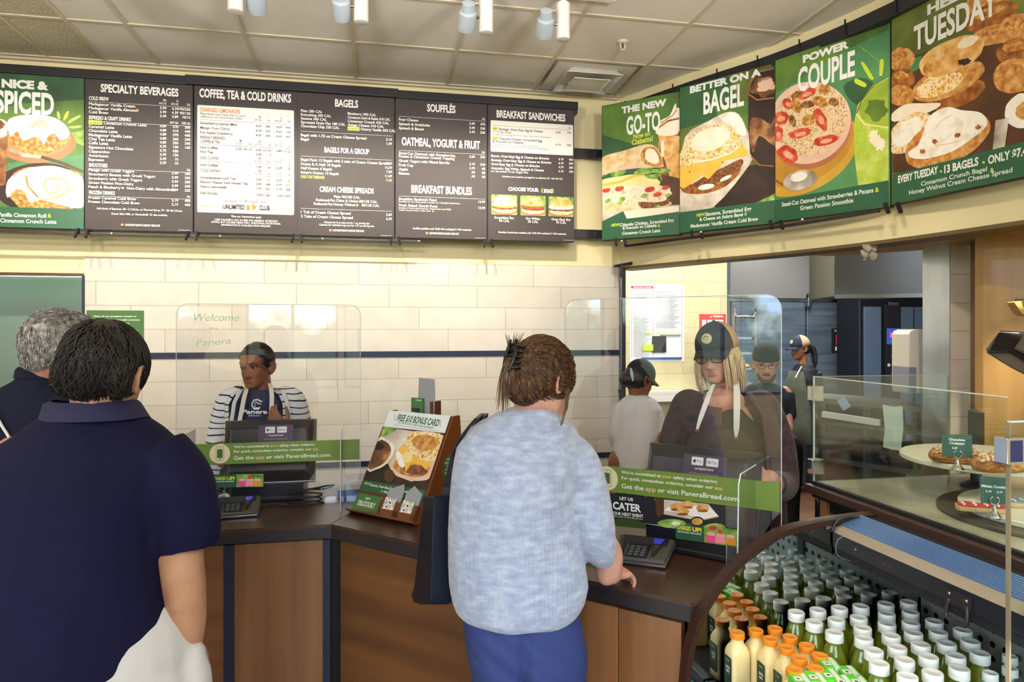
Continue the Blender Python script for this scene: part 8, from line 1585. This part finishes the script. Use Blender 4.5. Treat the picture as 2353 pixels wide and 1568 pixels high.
ex = MB(); eyes(ex, MS, 0, 1, 2, 2); body_build(t, mb, .0055, m_skC, ex, (m_eye, m_iris, m_lash)); mb = MB(); mb.loft(px_rings([(908, 1446, 1484, dS, .06), (920, 1428, 1506, dS, .09), (940, 1414, 1516, dS, .11), (1000, 1412, 1514, dS, .125), (1050, 1410, 1508, dS, .125), (1078, 1410, 1498, dS, .12)], dS, .1)); mb.limb([P(1498, 945, dS), P(1514, 990, dS), P(1520, 1012, dS - .04)], [.058, .056, .05], 16, 4); mb.limb([P(1430, 945, dS), P(1418, 990, dS), P(1416, 1012, dS + .05)], [.058, .055, .05], 16, 4); solid(mb, .007, 'shirt', mat('white_shirt', 'e2dedb', .85), t, 5, fold(.008, 9, (1, 1, .5), 6))
mb = MB(); legs(mb, hipS - V((0, 0, .08)), ftS, (.085, .075, .07), .05); mb.loft(px_rings([(1062, 1412, 1500, dS, .118), (1120, 1406, 1508, dS, .13), (1200, 1406, 1510, dS, .12)], dS, .1)); solid(mb, .008, 'trousers', mat('charcoal_trousers', '2a2a2c', .85), t, 4)
for f_ in ftS: shoe(t, f_, fS, m_black2)
R3 = MS.to_3x3().normalized(); mb = MB(); mb.ell(MS @ V((0, -.03, .0)), (.078, .088, .085), R3, 22, 14); mb.ell(MS @ V((0, -.10, -.035)), (.055, .045, .05), R3, 18, 12); solid(mb, .006, 'hair', m_hairC, t, 3, fold(.004, 60)); m_bcap = mat('cap_black', '1a1a20', .8); cap(t, MS, m_bcap, m_bcap, None, .06)
b = MB(); b.limb([MS @ V((.03, -.118, .03)), MS @ V((.05, -.115, -.005)), MS @ V((.06, -.10, -.04))], [.006, .012, .006], 8, 3); b.build('hair_clip', mat('clip_teal', 'b8ccd0', .3), t, smooth=True)

# ---- worker in the olive apron
dK = 7.03; fK = (-RT * .96 - FW * .25).normalized(); hK = P(1838, 800, dK); MK = head_frame(hK, fK, 8, 0, .98); baseK = P(1848, 1130, dK); t = person('kitchen worker in olive apron and tan-backed cap with ponytail, before the oven', baseK, fK)
mb = MB(); head_solid(mb, MK, .95); nK = P(1846, 842, dK); mb.limb([MK @ V((0, -.02, -.05)), nK, nK - V((0, 0, .06))], [.045, .045, .065], 14, 4)
mb.limb([P(1872, 860, dK - .05), P(1884, 920, dK - .05), P(1874, 960, dK - .12)], [.045, .038, .026], 12, 4); hand(mb, P(1873, 958, dK - .13), -UP, -FW, -1, (.3, .3, .35, .4), .05, .9); mb.limb([P(1820, 862, dK + .12), P(1828, 905, dK + .15), P(1802, 893, dK - .05)], [.042, .038, .026], 12, 4); hand(mb, P(1802, 893, dK - .05), -RT - FW * .3, UP, 1, s=.9)
hipK = V((baseK.x, baseK.y, .80)); ftK = [P(1838, 1128, dK - .0), P(1856, 1134, dK + .1)]; 
for f_ in ftK: f_.z = 0
legs(mb, hipK, ftK, (.075, .05, .04), .07); mb.limb([hipK, P(1848, 930, dK), nK - V((0, 0, .05))], [.11, .10, .06], 14, 4); ex = MB(); eyes(ex, MK, 0, 1, 2, 2); lips(ex, MK, 2); body_build(t, mb, .0055, m_skC, ex, (m_eye, m_iris, m_lash))
mb = MB(); mb.loft(px_rings([(838, 1830, 1862, dK, .08), (850, 1822, 1876, dK, .12), (870, 1818, 1882, dK, .15), (920, 1822, 1880, dK, .14), (960, 1820, 1880, dK, .15), (1000, 1822, 1878, dK, .15)], dK, .12)); mb.limb([P(1872, 858, dK - .05), P(1884, 905, dK - .05), P(1883, 932, dK - .07)], [.065, .055, .045], 14, 4, round_ends=False); solid(mb, .008, 'top', m_black2, t, 4, fold(.006, 9))
b = MB(); R_ = []
for y, xl, xr, hd in ((852, 1822, 1850, .10), (875, 1810, 1862, .155), (905, 1811, 1872, .16), (935, 1813, 1880, .16), (970, 1812, 1884, .17), (1016, 1815, 1882, .17)):
    r = px_rings([(y, xl, xr, dK, hd)], dK, hd, n=40)[0]; R_.append([r[(11 + i) % 40] for i in range(20)])
b.grid(R_, .004); b.build('apron', mat('apron_olive', '5b5f4c', .85, col2='4c5042', cscale=8), t, smooth=True)
strip_px([(1842, 842, dK - .10), (1834, 856, dK - .14), (1828, 868, dK - .16)], 3, dK, .003).build('apron_strap', m_iv, t); strip_px([(1810, 902, dK - .02), (1840, 905, dK - .165), (1876, 903, dK - .08)], 3, dK, .003).build('apron_tie', m_lw, t) if False else None
b = MB(); b.grid([[P(1800, 905, dK - .12), P(1818, 900, dK - .14)], [P(1796, 935, dK - .12), P(1812, 940, dK - .15)], [P(1798, 955, dK - .12), P(1808, 948, dK - .14)]], .006); b.build('towel', m_lw, t)
mb = MB(); legs(mb, hipK, ftK, (.10, .07, .055), .07); mb.ell(hipK, (.14, .13, .12)); solid(mb, .008, 'trousers', m_black2, t, 4)
for f_ in ftK: shoe(t, f_, fK, mat('shoe_navy', '1c2430', .6))
R3 = MK.to_3x3().normalized(); mb = MB(); mb.ell(MK @ V((0, -.03, .0)), (.076, .086, .085), R3, 22, 14); mb.limb([MK @ V((0, -.11, .0)), MK @ V((0, -.15, -.04)), MK @ V((0, -.16, -.14)), MK @ V((0, -.145, -.24))], [.028, .034, .030, .012], 14, 4); solid(mb, .006, 'hair', m_hairC, t, 3, fold(.004, 50)); cap(t, MK, m_den, m_tanm, m_bdg, .07)

# ---- man in the knit beanie
dN = 4.6; fN = (-FW * .95 - RT * .3).normalized(); hN = P(1760, 835, dN); MN = head_frame(hN, fN, 8, 0, 1.0); baseN = P(1768, 1200, dN); t = person('man in dark knit beanie and glasses standing behind the blonde cashier', baseN, fN)
mb = MB(); head_solid(mb, MN, 1.02); nN = P(1764, 885, dN); mb.limb([MN @ V((0, -.02, -.05)), nN, nN - V((0, 0, .06))], [.052, .055, .075], 16, 4); mb.limb([P(1802, 905, dN), P(1806, 955, dN - .05), P(1812, 985, dN - .2)], [.05, .042, .03], 12, 4); hand(mb, P(1812, 985, dN - .2), -UP - FW * .3, RT, 1, (.5, .5, .55, .6)); mb.limb([P(1728, 905, dN), P(1720, 970, dN), P(1740, 1010, dN - .2)], [.05, .042, .03], 12, 4)
hipN = V((baseN.x, baseN.y, .80)); ftN = [hipN - RT * .1, hipN + RT * .1]; legs(mb, hipN, ftN, (.085, .055, .045)); mb.limb([hipN, P(1766, 1000, dN), nN - V((0, 0, .05))], [.12, .12, .06], 16, 4); ex = MB(); eyes(ex, MN, 0, 1, 2, 2); lips(ex, MN, 3); body_build(t, mb, .005, m_sk2, ex, (m_eye, m_iris, m_lash, mat('lips_brown', '96604f', .5)))
mb = MB(); mb.loft(px_rings([(880, 1742, 1784, dN, .07), (892, 1730, 1800, dN, .10), (912, 1720, 1812, dN, .12), (980, 1720, 1812, dN, .13), (1080, 1722, 1812, dN, .14), (1180, 1724, 1812, dN, .13)], dN, .1)); mb.limb([P(1802, 905, dN), P(1808, 945, dN - .03), P(1809, 958, dN - .06)], [.065, .055, .048], 14, 4, round_ends=False); mb.limb([P(1728, 905, dN), P(1720, 965, dN), P(1738, 1000, dN - .15)], [.065, .055, .048], 14, 4); solid(mb, .008, 'jacket', mat('jacket_dark', '1e2028', .8), t, 4, fold(.007, 8))
mb = MB(); legs(mb, hipN, ftN, (.12, .085, .08), .1); mb.ell(hipN, (.18, .13, .12)); solid(mb, .009, 'trousers', m_black2, t, 4)
for f_ in ftN: shoe(t, f_, fN, m_black2)
b = MB(); b.loft([[MN @ V((r * .083 * math.sin(q), -.004 + r * .102 * math.cos(q), z)) for q in [2 * PI * i / 28 for i in range(28)]] for r, z in ((1.0, .022), (1.03, .026), (1.03, .058), (1.0, .062), (.98, .085), (.85, .11), (.6, .128), (.25, .138), (.03, .140))], True); b.build('beanie', mat('beanie_knit', '2b2220', .9, bump=(150, .9, (3, 3, .4))), t, smooth=.9)
b = MB(); b.limb([MN @ V((-.05, .06, -.07)), MN @ V((-.03, .085, -.098)), MN @ V((0, .095, -.105)), MN @ V((.03, .085, -.098)), MN @ V((.05, .06, -.07))], [.012, .014, .015, .014, .012], 10, 3); b.limb([MN @ V((-.022, .092, -.062)), MN @ V((0, .099, -.056)), MN @ V((.022, .092, -.062))], [.004, .005, .004], 8, 3); b.build('beard', mat('beard_brown', '5c4030', .8, bump=(260, .8)), t, smooth=True)
gl_ = MB()
for s_ in (-1, 1): gl_.tube([MN @ V((s_ * .033 + .024 * math.cos(q), .096 - .09 * abs(.033 + .024 * s_ * math.cos(q)) ** 1.2 * 1.2, -.004 + .016 * math.sin(q))) for q in [2 * PI * i / 16 for i in range(17)]], .0016, 6, smooth=1); gl_.tube([MN @ V((s_ * .057, .085, .0)), MN @ V((s_ * .078, .0, .0))], .0016, 6)
gl_.tube([MN @ V((-.010, .098, .0)), MN @ V((.010, .098, .0))], .0016, 6); gl_.build('glasses', MATS['frame_black'], t, smooth=True)
